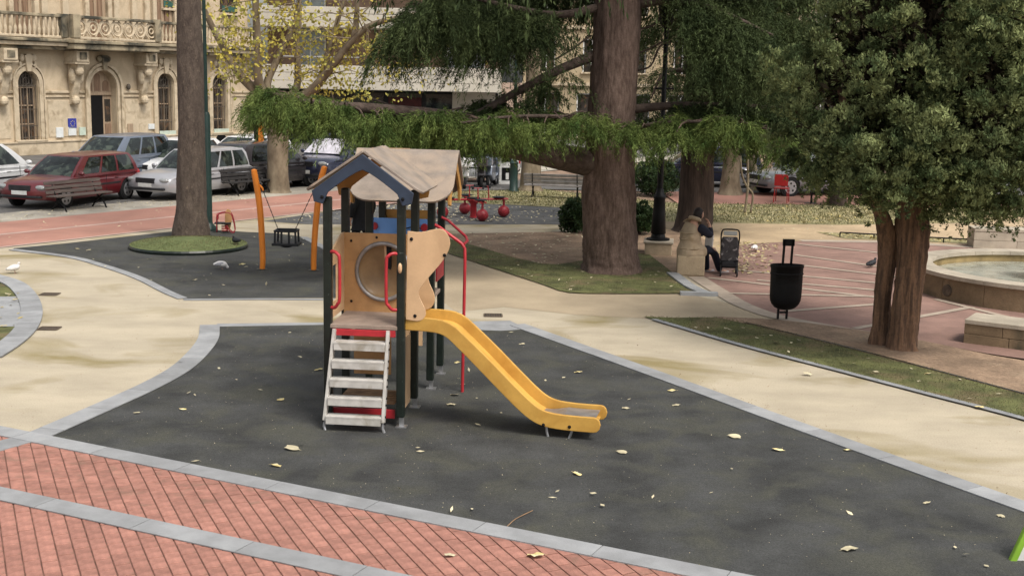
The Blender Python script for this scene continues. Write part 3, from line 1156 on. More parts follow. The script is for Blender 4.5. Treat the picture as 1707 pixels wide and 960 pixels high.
def needles_along(P0, D, n, L, spread, nl, nw, droop):
    """n needles along each twig (P0[i], direction D[i], length L[i]) ; twig bends down by droop"""
    T = len(P0)
    t = rng.uniform(0, 1, (T, n, 1))
    pos = P0[:, None, :] + D[:, None, :] * (L[:, None, None] * t)
    pos[..., 2] -= (droop[:, None] * (t[..., 0] ** 1.7) * L[:, None])
    pos = pos + rng.normal(size=pos.shape) * spread
    d = D[:, None, :] * np.ones((1, n, 1)) * .6 + rng.normal(size=(T, n, 3)) * .30
    d[..., 2] -= .50 + 1.1 * droop[:, None] * t[..., 0]
    pos = pos.reshape(-1, 3)
    d = unit(d.reshape(-1, 3))
    k = len(pos)
    return leaf_quads(pos, d, rng.uniform(nl * .6, nl * 1.4, k), rng.uniform(nw * .7, nw * 1.3, k))


def bough(path, side, twigs, nper, twl=(.5, 1.1), droop=(.3, 1.1), nl=.10, nw=.016, w0=.25, depth=1.0, hang=.15, up=.0):
    """foliage of one limb: twigs leave the limb on both sides and hang"""
    P = crv(path, 8)
    A = np.array([tuple(p) for p in P])
    t = rng.uniform(0, 1, twigs) ** .85 * (len(A) - 1.001)
    i = t.astype(int)
    f = (t - i)[:, None]
    p0 = A[i] * (1 - f) + A[i + 1] * f
    tan = unit(A[i + 1] - A[i])
    sd = unit(np.cross(tan, np.array([0, 0, 1.0])[None, :].repeat(twigs, 0)))
    sg = rng.choice([-1, 1], twigs)[:, None] if side == 0 else np.full((twigs, 1), side)
    D = unit(sd * sg * rng.uniform(.3, 1.0, (twigs, 1)) + tan * rng.uniform(.0, .9, (twigs, 1)) + np.array([0, 0, 1.0]) * rng.uniform(-.5, .25, (twigs, 1)))
    L = rng.uniform(twl[0], twl[1], twigs)
    p0 = p0 + sd * sg * rng.uniform(0, w0, (twigs, 1)) * depth
    p0[:, 2] -= rng.uniform(-up, hang, twigs)
    return needles_along(p0, D, nper, L, .018, nl, nw, rng.uniform(droop[0], droop[1], twigs))


def limb(path, r0, r1, n=8):
    P = crv(path, 4)
    return P, [r0 + (r1 - r0) * i / (len(P) - 1) for i in range(len(P))]


def P3(L):
    return [pd(u, v, d) for u, v, d in L]


def sprays(path, nsec, ntw=11, nn=15, seclen=(.35, .95), twl=(.10, .34), nl=.055, nw=.010, seed=1, sag=.5, t0=.0, updown=(-.05, .10), gap=.55, spread=1.0):
    """feathery layers: side branches leave the limb, arch out and sag, and carry hanging twigs of needles"""
    rs = np.random.default_rng(seed)
    P = crv(path, 8)
    A = np.array([tuple(p) for p in P])
    t = rs.uniform(t0, 1, nsec * 3)
    dens = .5 + .5 * np.sin(t * 23 + seed) * np.sin(t * 41 + seed * 2)
    t = t[rs.random(len(t)) < (1 - gap) + gap * dens][:nsec] * (len(A) - 1.001)
    nsec = len(t)
    i = t.astype(int)
    f = (t - i)[:, None]
    p0 = A[i] * (1 - f) + A[i + 1] * f
    tan = unit(A[i + 1] - A[i])
    sd = unit(np.cross(tan, np.array([[0, 0, 1.0]]).repeat(nsec, 0)))
    sg = rs.choice([-1, 1], nsec)[:, None]
    D = unit(sd * sg * rs.uniform(.35, 1.0, (nsec, 1)) * spread + tan * rs.uniform(-.1, .9, (nsec, 1)) + np.array([0, 0, 1.0]) * rs.uniform(-.15, .35, (nsec, 1)))
    L = rs.uniform(seclen[0], seclen[1], nsec)
    p0[:, 2] += rs.uniform(updown[0], updown[1], nsec)
    s = rs.uniform(.08, 1, (nsec, ntw))
    tp = p0[:, None, :] + D[:, None, :] * (L[:, None] * s)[..., None]
    tp[..., 2] -= sag * (s ** 2) * L[:, None] * rs.uniform(.6, 1.4, (nsec, 1))
    td = D[:, None, :] * .55 + rs.normal(size=(nsec, ntw, 3)) * .32
    td[..., 2] -= .55 + .5 * s
    td = unit(td.reshape(-1, 3))
    tl = rs.uniform(twl[0], twl[1], nsec * ntw)
    tp = tp.reshape(-1, 3)
    T = len(tp)
    w = rs.uniform(0, 1, (T, nn, 1))
    pos = tp[:, None, :] + td[:, None, :] * (w * tl[:, None, None])
    pos[..., 2] -= (w[..., 0] ** 2) * tl[:, None] * .35
    nd = td[:, None, :] * .75 + rs.normal(size=(T, nn, 3)) * .42
    nd = unit(nd.reshape(-1, 3))
    pos = pos.reshape(-1, 3)
    k = len(pos)
    return leaf_quads(pos, nd, rs.uniform(nl * .6, nl * 1.4, k), rs.uniform(nw * .7, nw * 1.3, k))


def fans(path, ncl, nsec=13, ntw=10, nn=15, off=.9, seclen=(.28, .60), twl=(.10, .34), nl=.07, nw=.010, seed=1, sag=.75, t0=.0, zoff=(-.12, .14), limbs_mb=None):
    """layered umbrella sprays: each sits on a side twig of the limb, its shoots arch over and hang"""
    rs = np.random.default_rng(seed)
    P = crv(path, 8)
    A = np.array([tuple(p) for p in P])
    t = (t0 + (1 - t0) * (np.arange(ncl) + rs.uniform(-.6, .6, ncl) + .5) / ncl).clip(0, .999) * (len(A) - 1.001)
    i = t.astype(int)
    f = (t - i)[:, None]
    p0 = A[i] * (1 - f) + A[i + 1] * f
    tan = unit(A[i + 1] - A[i])
    sd = unit(np.cross(tan, np.array([[0, 0, 1.0]]).repeat(ncl, 0)))
    c = p0 + sd * rs.uniform(-off, off, (ncl, 1)) + tan * rs.uniform(-.1, .4, (ncl, 1))
    c[:, 2] += rs.uniform(zoff[0], zoff[1], ncl) - .10 * np.linalg.norm(c - p0, axis=1)
    if limbs_mb is not None:
        for a_, b_ in zip(p0, c):
            a_, b_ = Vector(a_), Vector(b_)
            limbs_mb.tube([a_, a_.lerp(b_, .5) + Vector((0, 0, .05)), b_], [.02, .013, .006], 5)
    sz = rs.uniform(.65, 1.25, ncl)
    N = ncl * nsec
    q0 = np.repeat(c, nsec, 0) + rs.normal(size=(N, 3)) * .035
    an = rs.uniform(0, 2 * math.pi, N)
    D = unit(np.column_stack([np.cos(an), np.sin(an), rs.uniform(-.05, .40, N)]) + np.repeat(tan, nsec, 0) * .35)
    L = rs.uniform(seclen[0], seclen[1], N) * np.repeat(sz, nsec)
    s = rs.uniform(.05, 1, (N, ntw))
    tp = q0[:, None, :] + D[:, None, :] * (L[:, None] * s)[..., None]
    tp[..., 2] -= sag * (s ** 2) * L[:, None]
    td = D[:, None, :] * .6 + rs.normal(size=(N, ntw, 3)) * .22
    td[..., 2] -= .35 + .9 * s
    td = unit(td.reshape(-1, 3))
    tl = rs.uniform(twl[0], twl[1], N * ntw)
    tp = tp.reshape(-1, 3)
    T = len(tp)
    w = rs.uniform(0, 1, (T, nn, 1))
    pos = tp[:, None, :] + td[:, None, :] * (w * tl[:, None, None])
    pos[..., 2] -= (w[..., 0] ** 2) * tl[:, None] * .3
    nd = td[:, None, :] * .85 + rs.normal(size=(T, nn, 3)) * .30
    nd = unit(nd.reshape(-1, 3))
    pos = pos.reshape(-1, 3)
    k = len(pos)
    return leaf_quads(pos, nd, rs.uniform(nl * .6, nl * 1.4, k), rs.uniform(nw * .7, nw * 1.3, k))


# --- big cedar
cb = gp(1020, 452)
ced = thing('cedar_tree', 'big cedar with a thick brown trunk and one long low drooping bough over the tower', 'tree', cb)


def loc(L, o):
    return [p - o for p in L]


tp = loc([pd(1021, 462, cb.y), pd(1020, 440, cb.y), pd(1017, 400, cb.y), pd(1014, 330, cb.y), pd(1016, 260, cb.y), pd(1023, 150, cb.y), pd(1031, 0, cb.y), pd(1036, -200, cb.y), pd(1040, -500, cb.y)], cb)
trunk_mesh(tp, [.60, .535, .50, .50, .45, .43, .42, .36, .2], 72, .05, 3, (14, .28), .018, 12).build('trunk', M['bark'], ced, smooth=2)
Y = cb.y
limbs = {
    'low': [(1000, 275, Y), (935, 262, Y - .4), (870, 250, Y - .8), (825, 240, Y - 1.2), (760, 200, Y - 1.6), (650, 184, Y - 2.0), (525, 172, Y - 2.3), (442, 154, Y - 2.4)],
    'mid': [(1000, 90, Y), (930, 118, Y - .2), (850, 160, Y - .4), (790, 190, Y - .8), (720, 190, Y - .9), (650, 185, Y - .9)],
    'front': [(1005, 205, Y - .3), (930, 195, Y - 1.2), (850, 195, Y - 1.8), (770, 205, Y - 2.3)],
    'top': [(1010, 10, Y), (930, 25, Y - .6), (840, 10, Y - 1.0), (760, -8, Y - 1.3), (675, 14, Y - 1.5)],
    'top2': [(1015, -40, Y), (940, -30, Y - .2), (870, -50, Y + .5), (810, -60, Y + .9)],
    'right': [(1030, 185, Y), (1110, 177, Y - .1), (1190, 176, Y - .2), (1290, 180, Y - .4), (1360, 190, Y - .6)],
    'right_low': [(1040, 220, Y - .3), (1100, 205, Y - .8), (1170, 203, Y - 1.2), (1240, 205, Y - 1.4), (1290, 222, Y - 1.5)],
    'right_top': [(1040, 10, Y), (1120, 0, Y - .3), (1200, 20, Y - .5), (1290, 60, Y - .8)],
    'right_top2': [(1050, -80, Y), (1150, -90, Y + .2), (1250, -60, Y + .4)],
}
R0 = {'low': (.27, .025), 'mid': (.10, .02), 'front': (.05, .015), 'top': (.08, .015), 'top2': (.08, .02), 'right': (.09, .02), 'right_low': (.04, .012), 'right_top': (.12, .02), 'right_top2': (.08, .02)}
lm = MB()
for k, L in limbs.items():
    p, r_ = limb(loc(P3(L), cb), *R0[k])
    lm.tube(p, r_, 9)
# bare twigs near the trunk
for L in ([(1062, 118, Y), (1085, 110, Y - .1), (1100, 78, Y - .15), (1118, 70, Y - .2)], [(1062, 90, Y), (1082, 82, Y), (1105, 70, Y)], [(1065, 50, Y), (1090, 42, Y), (1100, 30, Y)],
          [(1000, 205, Y - .45), (970, 186, Y - .7), (930, 200, Y - .9), (905, 197, Y - 1)], [(770, 180, Y - 1.3), (720, 188, Y - 1.5), (660, 178, Y - 1.6), (620, 165, Y - 1.7)],
          [(985, 60, Y), (950, 85, Y - .2), (925, 100, Y - .3)]):
    lm.tube(crv(loc(P3(L), cb), 4), .018, 5)
lm.build('limbs', M['bark_limb'], ced, smooth=2)
fol = []
W = lambda k: [Vector(p) for p in loc(P3(limbs[k]), cb)]
tw2 = MB()
fol.append(fans(W('low')[3:], 40, 13, 10, 16, .8, seed=1, limbs_mb=tw2))
fol.append(fans(W('low')[4:], 20, 13, 10, 16, .9, seed=2, zoff=(-.28, .0), limbs_mb=tw2))
fol.append(fans(W('front')[0:], 22, 13, 10, 16, .7, seed=3, limbs_mb=tw2))
fol.append(fans(W('right_low'), 26, 13, 10, 16, .8, seed=5, limbs_mb=tw2))
tw2.build('twigs', M['bark'], ced)['kind'] = 'stuff'
V, Fq = join_np(fol)
np_mesh('foliage', V, Fq, M['needle'], ced)
fol = []
fol.append(fans(W('mid')[1:], 26, 13, 10, 15, .8, seed=14, nw=.012))
fol.append(sprays(W('right')[1:], 210, 12, 16, (.35, .9), (.14, .42), .075, .012, 6, .6, .0, (-.10, .10), .4))
fol.append(fans(W('top')[1:], 24, 13, 10, 17, 1.0, (.35, .8), (.15, .5), .08, .012, 17, 1.0, .0, (-.5, .2)))
fol.append(sprays(W('top')[1:], 150, 12, 17, (.5, 1.1), (.2, .60), .085, .013, 7, .8, .0, (-.35, .1), .7))
fol.append(sprays(W('top2')[1:], 230, 12, 17, (.5, 1.2), (.2, .60), .085, .013, 8, .8, .0, (-.35, .1), .5))
fol.append(sprays(W('right_top')[1:], 260, 12, 17, (.5, 1.2), (.2, .55), .085, .013, 9, .8, .0, (-.5, .1), .5))
fol.append(sprays(W('right_top2'), 240, 12, 17, (.5, 1.2), (.2, .55), .085, .013, 10, .8, .0, (-.5, .1), .5))
# boughs higher up, over the frame
for k in range(16):
    q = rnd.uniform(0, 6.28)
    z = 5.5 + k * .45
    Lh = 4.2 - k * .17
    e = Vector((math.cos(q), math.sin(q), 0))
    pth = [e * .2 + Vector((0, 0, z)), e * Lh * .5 + Vector((0, 0, z + .1)), e * Lh + Vector((0, 0, z - .3))]
    lmx = pth
    fol.append(bough(pth, 0, 200, 22, (.5, 1.3), (.3, 1.1), .15, .035, 1.0, 1.0, .4))
V, Fq = join_np(fol)
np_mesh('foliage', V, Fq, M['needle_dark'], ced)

# --- second cedar behind, dark trunk beside the lamp
c2 = gp(1155, 386)
ce2 = thing('cedar_tree', 'darker cedar trunk behind the seated woman, crown of hanging sprays', 'tree', c2)
D2 = c2.y
trunk_mesh(loc([pd(1153, 392, D2), pd(1156, 375, D2), pd(1160, 345, D2), pd(1163, 280, D2), pd(1166, 180, D2), pd(1170, 20, D2), pd(1176, -300, D2)], c2), [.50, .46, .41, .37, .36, .33, .2], 18, .06, 9, (5, .35)).build('trunk', M['bark_dark'], ce2, smooth=2)
fol = []
lm = MB()
for L, n_ in (([(1165, 200, D2), (1110, 195, D2 - .8), (1075, 215, D2 - 1.2)], 150), ([(1165, 190, D2), (1240, 185, D2 - .6), (1300, 200, D2 - 1)], 260),
              ([(1165, 120, D2), (1110, 120, D2 - .5), (1085, 165, D2 - .8)], 110), ([(1165, 110, D2), (1230, 105, D2 - .5), (1310, 130, D2 - 1)], 420),
              ([(1165, 20, D2), (1110, 30, D2 + .6), (1060, 60, D2 + 1.0)], 110), ([(1165, 20, D2), (1240, 15, D2 - .4), (1330, 40, D2 - .8)], 460),
              ([(1165, -40, D2), (1250, -50, D2 + .6), (1340, -20, D2 + 1.0)], 420), ([(1165, 150, D2), (1225, 150, D2 + .6), (1270, 190, D2 + 1)], 300),
              ([(1165, 60, D2), (1230, 60, D2 + .9), (1330, 85, D2 + 1.4)], 420)):
    W_ = loc(P3(L), c2)
    p, r_ = limb(W_, .08, .015)
    lm.tube(p, r_, 6)
    lowb = L[0][1] >= 150
    fol.append(sprays(W_, int(n_ * .7), 11, 12, (.4, 1.0) if lowb else (.5, 1.3), (.12, .35) if lowb else (.2, .55), .085, .015, int(n_ + L[0][1]), .6, .05, (-.2, .1), .5))
for k in range(9):
    q = rnd.uniform(0, 6.28)
    z = 6.0 + k * .7
    Lh = 3.6 - k * .28
    e = Vector((math.cos(q), math.sin(q), 0))
    fol.append(bough([e * .2 + Vector((0, 0, z)), e * Lh * .5 + Vector((0, 0, z + .1)), e * Lh + Vector((0, 0, z - .3))], 0, 150, 18, (.5, 1.3), (.3, 1.1), .16, .04, 1.0, 1.0, .4))
lm.build('limbs', M['bark_dark'], ce2, smooth=2)
V, Fq = join_np(fol)
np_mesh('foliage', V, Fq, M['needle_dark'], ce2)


# --- leafy clumps for the thuja and bushes
def clumps(C, Rr, per, L, Wd, up=.5):
    """leaf sprays on and inside balls C with radius Rr"""
    n = len(C) * per
    c = np.repeat(C, per, 0)
    r_ = np.repeat(Rr, per)[:, None]
    o = unit(rng.normal(size=(n, 3)))
    o[:, 2] = np.where(rng.random(n) < .35, np.abs(o[:, 2]), o[:, 2])
    rad = rng.uniform(.35, 1.0, (n, 1)) ** .6
    p = c + o * r_ * rad * np.array([1, 1, .8])
    d = unit(o * .8 + np.array([0, 0, up]) + rng.normal(size=(n, 3)) * .45)
    return leaf_quads(p, d, rng.uniform(L * .6, L * 1.3, n), rng.uniform(Wd * .7, Wd * 1.3, n))


def crown_clumps(n, ctr, rad, rmin=.55, low=None, seed=0, cr=(.14, .30), gaps=None):
    rs = np.random.default_rng(seed)
    out, rr = [], []
    while len(out) < n:
        o = rs.normal(size=3)
        o /= np.linalg.norm(o)
        k = rs.uniform(rmin, 1.0) ** .7 * (1 + .13 * math.sin(5 * o[0] + 4 * o[2]) + .08 * math.sin(9 * o[1] + 7 * o[2]))
        p = np.array(ctr) + o * np.array(rad) * k
        if low is not None and p[2] < low(p):
            continue
        if gaps is not None and gaps(p):
            continue
        out.append(p)
        rr.append(rs.uniform(*cr))
    return np.array(out), np.array(rr)


# --- thuja on the right with twin fused trunks
tb_ = gp(1500, 580)
th = thing('evergreen_tree', 'round clipped evergreen with two fused reddish trunks on bare earth at the right', 'tree', tb_)
Dt = tb_.y
tr_ = trunk_mesh(loc([pd(1502, 596, Dt - .1), pd(1505, 560, Dt - .1), pd(1511, 500, Dt - .1), pd(1519, 440, Dt - .05), pd(1520, 380, Dt), pd(1522, 330, Dt), pd(1535, 250, Dt), pd(1545, 100, Dt)], tb_),
                 [.20, .175, .18, .185, .20, .17, .12, .06], 40, .11, 21, (8, .25), .03, 8).build('trunk', M['bark_thuja'], th, smooth=2)
trunk_mesh(loc([pd(1464, 582, Dt + .2), pd(1468, 540, Dt + .2), pd(1472, 480, Dt + .2), pd(1480, 420, Dt + .18), pd(1474, 370, Dt + .08), pd(1456, 325, Dt), pd(1430, 260, Dt - .1), pd(1400, 150, Dt - .2)], tb_),
           [.135, .115, .12, .125, .11, .09, .07, .04], 34, .11, 33, (8, .25), .03, 8).build('trunk', M['bark_thuja'], th, smooth=2)
lm = MB()
for L in ([(1515, 360, Dt), (1575, 320, Dt - .3), (1640, 270, Dt - .6)], [(1490, 330, Dt - .1), (1510, 260, Dt - .6), (1520, 180, Dt - 1.1)], [(1470, 320, Dt), (1420, 290, Dt + .2), (1390, 250, Dt + .2)],
          [(1520, 300, Dt), (1560, 200, Dt + .3), (1590, 80, Dt + .2)]):
    p, r_ = limb(loc(P3(L), tb_), .06, .02)
    lm.tube(p, r_, 7)
lm.build('limbs', M['bark_thuja'], th, smooth=2)


def low_t(p):
    # underside of the crown: lower on the right of the trunk, rising to the left
    x = p[0]
    if x > .2:
        return 1.86 + 2.6 * max(0, x - .95) ** 2
    return 1.75 + .26 * min(2.2, -(x - .2)) + (.35 if -.5 < x < -.05 else 0)


ctr = (.12, -.1, 3.5)


def spaced(n, ctr, rad, lo_, hi_, low, seed, dmin, cr, front=True):
    """clump centres kept apart, so that dark gaps stay between them"""
    rs = np.random.default_rng(seed)
    out, rr = [], []
    tries = 0
    while len(out) < n and tries < 60000:
        tries += 1
        o = rs.normal(size=3)
        o /= np.linalg.norm(o)
        k = rs.uniform(lo_, hi_) * (1 + .10 * math.sin(5 * o[0] + 4 * o[2]) + .07 * math.sin(9 * o[1] + 7 * o[2]))
        p = np.array(ctr) + o * np.array(rad) * k
        if low is not None and p[2] < low(p):
            continue
        if out and np.min(np.linalg.norm(np.array(out) - p, axis=1)) < dmin:
            continue
        out.append(p)
        rr.append(rs.uniform(*cr))
    return np.array(out), np.array(rr)


def tufts(C, Rr, per, L, Wd, up=.75, flat=1.05, lie=False):
    """each clump is made of fans: little sprays that point out and up from its upper shell"""
    fans = per // 9
    n = len(C) * fans
    c = np.repeat(C, fans, 0)
    r_ = np.repeat(Rr, fans)[:, None]
    o = unit(rng.normal(size=(n, 3)))
    o[:, 2] = np.where(rng.random(n) < .55, np.abs(o[:, 2]), o[:, 2])
    lump = 1 + .22 * np.sin(o[:, :1] * 7 + r_ * 40) * np.sin(o[:, 1:2] * 6 + r_ * 60)
    p = c + o * r_ * lump * rng.uniform(.66, 1.0, (n, 1)) * np.array([1, 1, flat])
    d = unit(o * .75 + np.array([0, 0, up]) + rng.normal(size=(n, 3)) * .30)
    if lie:
        upv = np.array([[0, 0, 1.0]])
        tg = upv - o * o[:, 2:3]
        d = unit(tg * .8 + o * .55 + rng.normal(size=(n, 3)) * .35)
    pp = np.repeat(p, 9, 0) + rng.normal(size=(n * 9, 3)) * .014
    dd = unit(np.repeat(d, 9, 0) + rng.normal(size=(n * 9, 3)) * .34)
    m = len(pp)
    nr = unit(np.repeat(o, 9, 0) + rng.normal(size=(m, 3)) * .35) if lie else None
    return leaf_quads(pp, dd, rng.uniform(L * .6, L * 1.3, m), rng.uniform(Wd * .7, Wd * 1.3, m), nr)


C1, r1 = spaced(165, ctr, (1.78, 1.8, 2.25), .84, 1.06, low_t, 4, .37, (.15, .29))
C2, r2 = spaced(90, ctr, (1.4, 1.45, 1.95), .72, .92, low_t, 8, .40, (.12, .22))
C3, r3 = spaced(95, (.62, -1.2, 3.2), (1.05, .85, 1.3), .8, 1.02, low_t, 12, .26, (.13, .25))
C4, r4 = spaced(40, (-.45, -1.05, 2.6), (.85, .7, .62), .8, 1.0, low_t, 17, .25, (.12, .22))
V, Fq = join_np([tufts(C1, r1, 1000, .052, .021, lie=True), tufts(C2, r2, 620, .052, .021, lie=True), tufts(C3, r3, 1000, .048, .019, lie=True), tufts(C4, r4, 950, .048, .019, lie=True)])
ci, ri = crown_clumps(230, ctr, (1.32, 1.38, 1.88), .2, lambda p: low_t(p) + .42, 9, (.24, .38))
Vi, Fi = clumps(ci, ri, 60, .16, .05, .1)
np_mesh('shaded_inner_twigs', Vi, Fi, M['thuja_in'], th)  # inner twig mass, coloured dark to deepen the shaded gaps between clumps
np_mesh('crown', V, Fq, M['thuja'], th)


# --- evergreens closing the view behind the thuja
def evergreen(base, rad, zc, n, label, seed, trunk_r=.25, m='needle_dark', L=.16, per=80, low=None, name='evergreen_tree', group=None):
    t = thing(name, label, 'tree', base, 0, group)
    trunk_mesh([Vector((0, 0, -.05)), Vector((.02, 0, 1.0)), Vector((0, .05, zc * .7)), Vector((.05, 0, zc + rad[2] * .5))], [trunk_r * 1.2, trunk_r, trunk_r * .8, trunk_r * .3], 12, .06, seed).build('trunk', M['bark_dark'], t, smooth=2)
    C_, r_ = crown_clumps(n, (0, 0, zc), rad, .5, low, seed, (.25, .5))
    V, Fq = tufts(C_, r_, per, L, L * .36, .3)
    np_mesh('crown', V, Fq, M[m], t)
    return t


evergreen(gp(1395, 343), (3.6, 2.6, 3.6), 4.6, 330, 'dark evergreen with foliage almost to the grass, left of the clipped tree', 41, L=.10, per=170, low=lambda p: .72 + .62 * max(0, -(p[0] + .6)))
evergreen(gp(1640, 318), (4.6, 3.0, 4.6), 5.3, 380, 'dark evergreen seen through gaps right of the clipped tree', 43, low=lambda p: 1.6)

# --- yellowing plane tree by the kerb
yb = gp(465, 321)
yt = thing('plane_tree', 'yellow leaved tree by the parked cars with limbs spreading above the low cedar bough', 'tree', yb)
Dy = yb.y
trunk_mesh(loc([pd(465, 324, Dy), pd(464, 310, Dy), pd(463, 270, Dy), pd(464, 225, Dy), pd(462, 190, Dy), pd(458, 160, Dy)], yb), [.37, .33, .30, .31, .34, .36], 16, .06, 5, (4, .3)).build('trunk', M['bark_plane'], yt, smooth=2)
ylimbs = [[(458, 180, Dy), (425, 150, Dy), (400, 125, Dy), (370, 75, Dy), (338, 12, Dy), (310, -60, Dy)],
          [(455, 175, Dy), (432, 140, Dy - .2), (430, 80, Dy - .3), (426, 0, Dy - .3), (430, -90, Dy - .4)],
          [(460, 170, Dy), (445, 140, Dy + .2), (470, 85, Dy + .4), (490, 40, Dy + .6), (505, -30, Dy + .8)],
          [(465, 170, Dy), (495, 145, Dy + .5), (495, 70, Dy + .8), (500, 20, Dy + .8), (492, -60, Dy + .9)],
          [(468, 175, Dy), (515, 155, Dy - .2), (550, 115, Dy - .5), (590, 65, Dy - .8), (625, 40, Dy - 1), (690, 25, Dy - 1.3)],
          [(468, 175, Dy), (525, 150, Dy + .4), (545, 95, Dy + .3), (560, 45, Dy + .3), (580, -20, Dy + .3)],
          [(590, 65, Dy - .8), (595, 20, Dy - .9), (592, -60, Dy - 1)]]
yr = [(.17, .06), (.16, .08), (.14, .05), (.13, .05), (.17, .06), (.14, .05), (.10, .05)]
lm = MB()
Yp = []
for L, r_ in zip(ylimbs, yr):
    W_ = loc(P3(L), yb)
    p, rr = limb(W_, *r_)
    lm.tube(p, rr, 8)
    for k in range(16):
        q = p[rnd.randrange(len(p) // 3, len(p))]
        d = Vector((rnd.uniform(-1, 1), rnd.uniform(-1, .6), rnd.uniform(-.25, .8)))
        e1 = q + d * rnd.uniform(.4, 1.0)
        e2 = e1 + d * rnd.uniform(.2, .7) + Vector((rnd.uniform(-.3, .3), 0, rnd.uniform(-.5, .1)))
        lm.tube([q, e1, e2], [.022, .014, .006], 5, caps=False)
        Yp += [e1.lerp(e2, t) for t in (0, .4, .8, 1)] + [q.lerp(e1, .6)]
lm.build('limbs', M['bark_plane'], yt, smooth=2)
Yp = np.array([tuple(p) for p in Yp])
extra = np.array([tuple(pd(u, v, Dy + dd) - yb) for u, v, dd in [(rnd.gauss(650, 55), rnd.gauss(90, 28), rnd.uniform(-1.4, .2)) for _ in range(75)] +
                  [(rnd.gauss(585, 30), rnd.gauss(150, 14), rnd.uniform(-.9, .2)) for _ in range(26)] +
                  [(rnd.gauss(540, 40), rnd.gauss(90, 35), rnd.uniform(-1., .4)) for _ in range(44)] +
                  [(rnd.gauss(400, 30), rnd.gauss(60, 40), rnd.uniform(-1., .4)) for _ in range(95)] +
                  [(rnd.gauss(470, 60), rnd.gauss(25, 35), rnd.uniform(-1., .6)) for _ in range(70)]])
Cc = np.concatenate([Yp[rng.random(len(Yp)) < .30], extra])
n = len(Cc) * 7
p = np.repeat(Cc, 7, 0) + rng.normal(size=(n, 3)) * np.array([.16, .16, .14])
d = unit(rng.normal(size=(n, 3)) + np.array([0, 0, -.9]))
V, Fq = leaf_quads(p, d, rng.uniform(.07, .15, n), rng.uniform(.06, .12, n))
np_mesh('leaves', V, Fq, M['yellow_leaf'], yt)
lt_ = MB()
for q in extra[:75:2]:
    a_ = Vector(q)
    lt_.tube([a_ + Vector((rnd.uniform(-.4, .1), .1, .35)), a_, a_ + Vector((rnd.uniform(-.1, .3), 0, -.25))], [.012, .009, .005], 4, caps=False)
lt_.build('twigs', M['bark_plane'], yt)['kind'] = 'stuff'

# --- tall straight trunk on the round turf mound
mb0 = gp(318, 400)
st_ = thing('tall_tree', 'tall straight grey brown trunk rising from the round green mound', 'tree', mb0)
Ds = mb0.y
trunk_mesh(loc([pd(318, 404, Ds), pd(318, 394, Ds), pd(319, 370, Ds), pd(319, 340, Ds), pd(319, 280, Ds), pd(319, 200, Ds), pd(317, 100, Ds), pd(315, 0, Ds), pd(312, -250, Ds), pd(308, -700, Ds)], mb0),
           [.41, .39, .355, .315, .285, .27, .255, .235, .21, .12], 48, .03, 15, (8, .12), .016, 10).build('trunk', M['bark_grey'], st_, smooth=2)
C_, r_ = crown_clumps(110, (0, 0, 12.5), (3.2, 3.2, 3.0), .4, None, 3, (.4, .7))
V, Fq = clumps(C_, r_, 60, .22, .08, .1)
np_mesh('crown', V, Fq, M['needle_dark'], st_)
md = thing('turf_mound', 'low round mound covered in green turf around the tall trunk', 'mound', gp(315, 413))
MB().lathe([(1.16, 0), (1.17, .05), (1.15, .085)], 48, caps=False).build('rim', M['black_post'], md)
MB().lathe([(1.15, .085), (1.05, .11), (.8, .135), (.45, .17), (.2, .19), (.0, .19)], 48, caps=False).build('turf', M['turf'], md, smooth=2)


# --- other trunks and shrubs
def bare_trunk(name, label, path, rad, m, seed, n=12):
    b = path[0]
    t = thing(name, label, 'tree', b)
    trunk_mesh([p - b for p in path], rad, n, .06, seed, (3, .3)).build('trunk', M[m], t, smooth=2)
    return t


def V3(u0, v0, L):
    b = gp(u0, v0)
    return [b] + [pd(u, v, b.y) for u, v in L]


def with_crown(t, zc, rad, n, seed, m='yellow_leaf', L=.2, per=40):
    C_, r_ = crown_clumps(n, (0, 0, zc), rad, .4, None, seed, (.3, .6))
    V, Fq = clumps(C_, r_, per, L, L * .6, 0)
    np_mesh('crown', V, Fq, M[m], t)


t = bare_trunk('plane_tree', 'pale plane trunk far off between the dark cars right of the second cedar', V3(1217, 325, [(1217, 300), (1220, 270), (1222, 220), (1225, 100), (1225, -80)]), [.36, .30, .25, .23, .2, .1], 'bark_plane', 51)
with_crown(t, 8.5, (3, 3, 2.6), 40, 5)
t = bare_trunk('plane_tree', 'wide mottled trunk far behind the rocker, beside the green lamp post', V3(884, 318, [(884, 300), (886, 262), (888, 200), (890, 60), (890, -100)]), [.36, .33, .30, .27, .22, .1], 'bark_plane', 52)
with_crown(t, 8.5, (3, 3, 2.6), 40, 6)
t = bare_trunk('plane_tree', 'slender leaning trunk behind the thin saplings', V3(1262, 318, [(1260, 300), (1252, 270), (1250, 230), (1262, 160), (1275, 20)]), [.2, .17, .15, .14, .12, .08], 'bark_plane', 53)
with_crown(t, 8.0, (2.6, 2.6, 2.6), 36, 7)
sb = gp(1245, 356)
t = thing('sapling', 'young sapling with two thin crooked stems on the leafy grass', 'tree', sb)
m_ = MB()
m_.tube(crv(loc(P3([(1241, 357, sb.y), (1245, 330, sb.y), (1247, 300, sb.y), (1246, 250, sb.y), (1250, 210, sb.y)]), sb), 4), .035, 7)
m_.build('stem', M['bark_plane'], t, smooth=2)
MB().tube(crv(loc(P3([(1251, 357, sb.y), (1255, 325, sb.y), (1246, 312, sb.y), (1237, 292, sb.y), (1234, 260, sb.y)]), sb), 4), .03, 7).build('stem', M['bark_plane'], t, smooth=2)
C_, r_ = crown_clumps(14, (0, 0, 2.6), (.5, .5, .5), .3, None, 3, (.12, .25))
V, Fq = clumps(C_, r_, 30, .12, .07, 0)
np_mesh('leaves', V, Fq, M['thuja'], t)


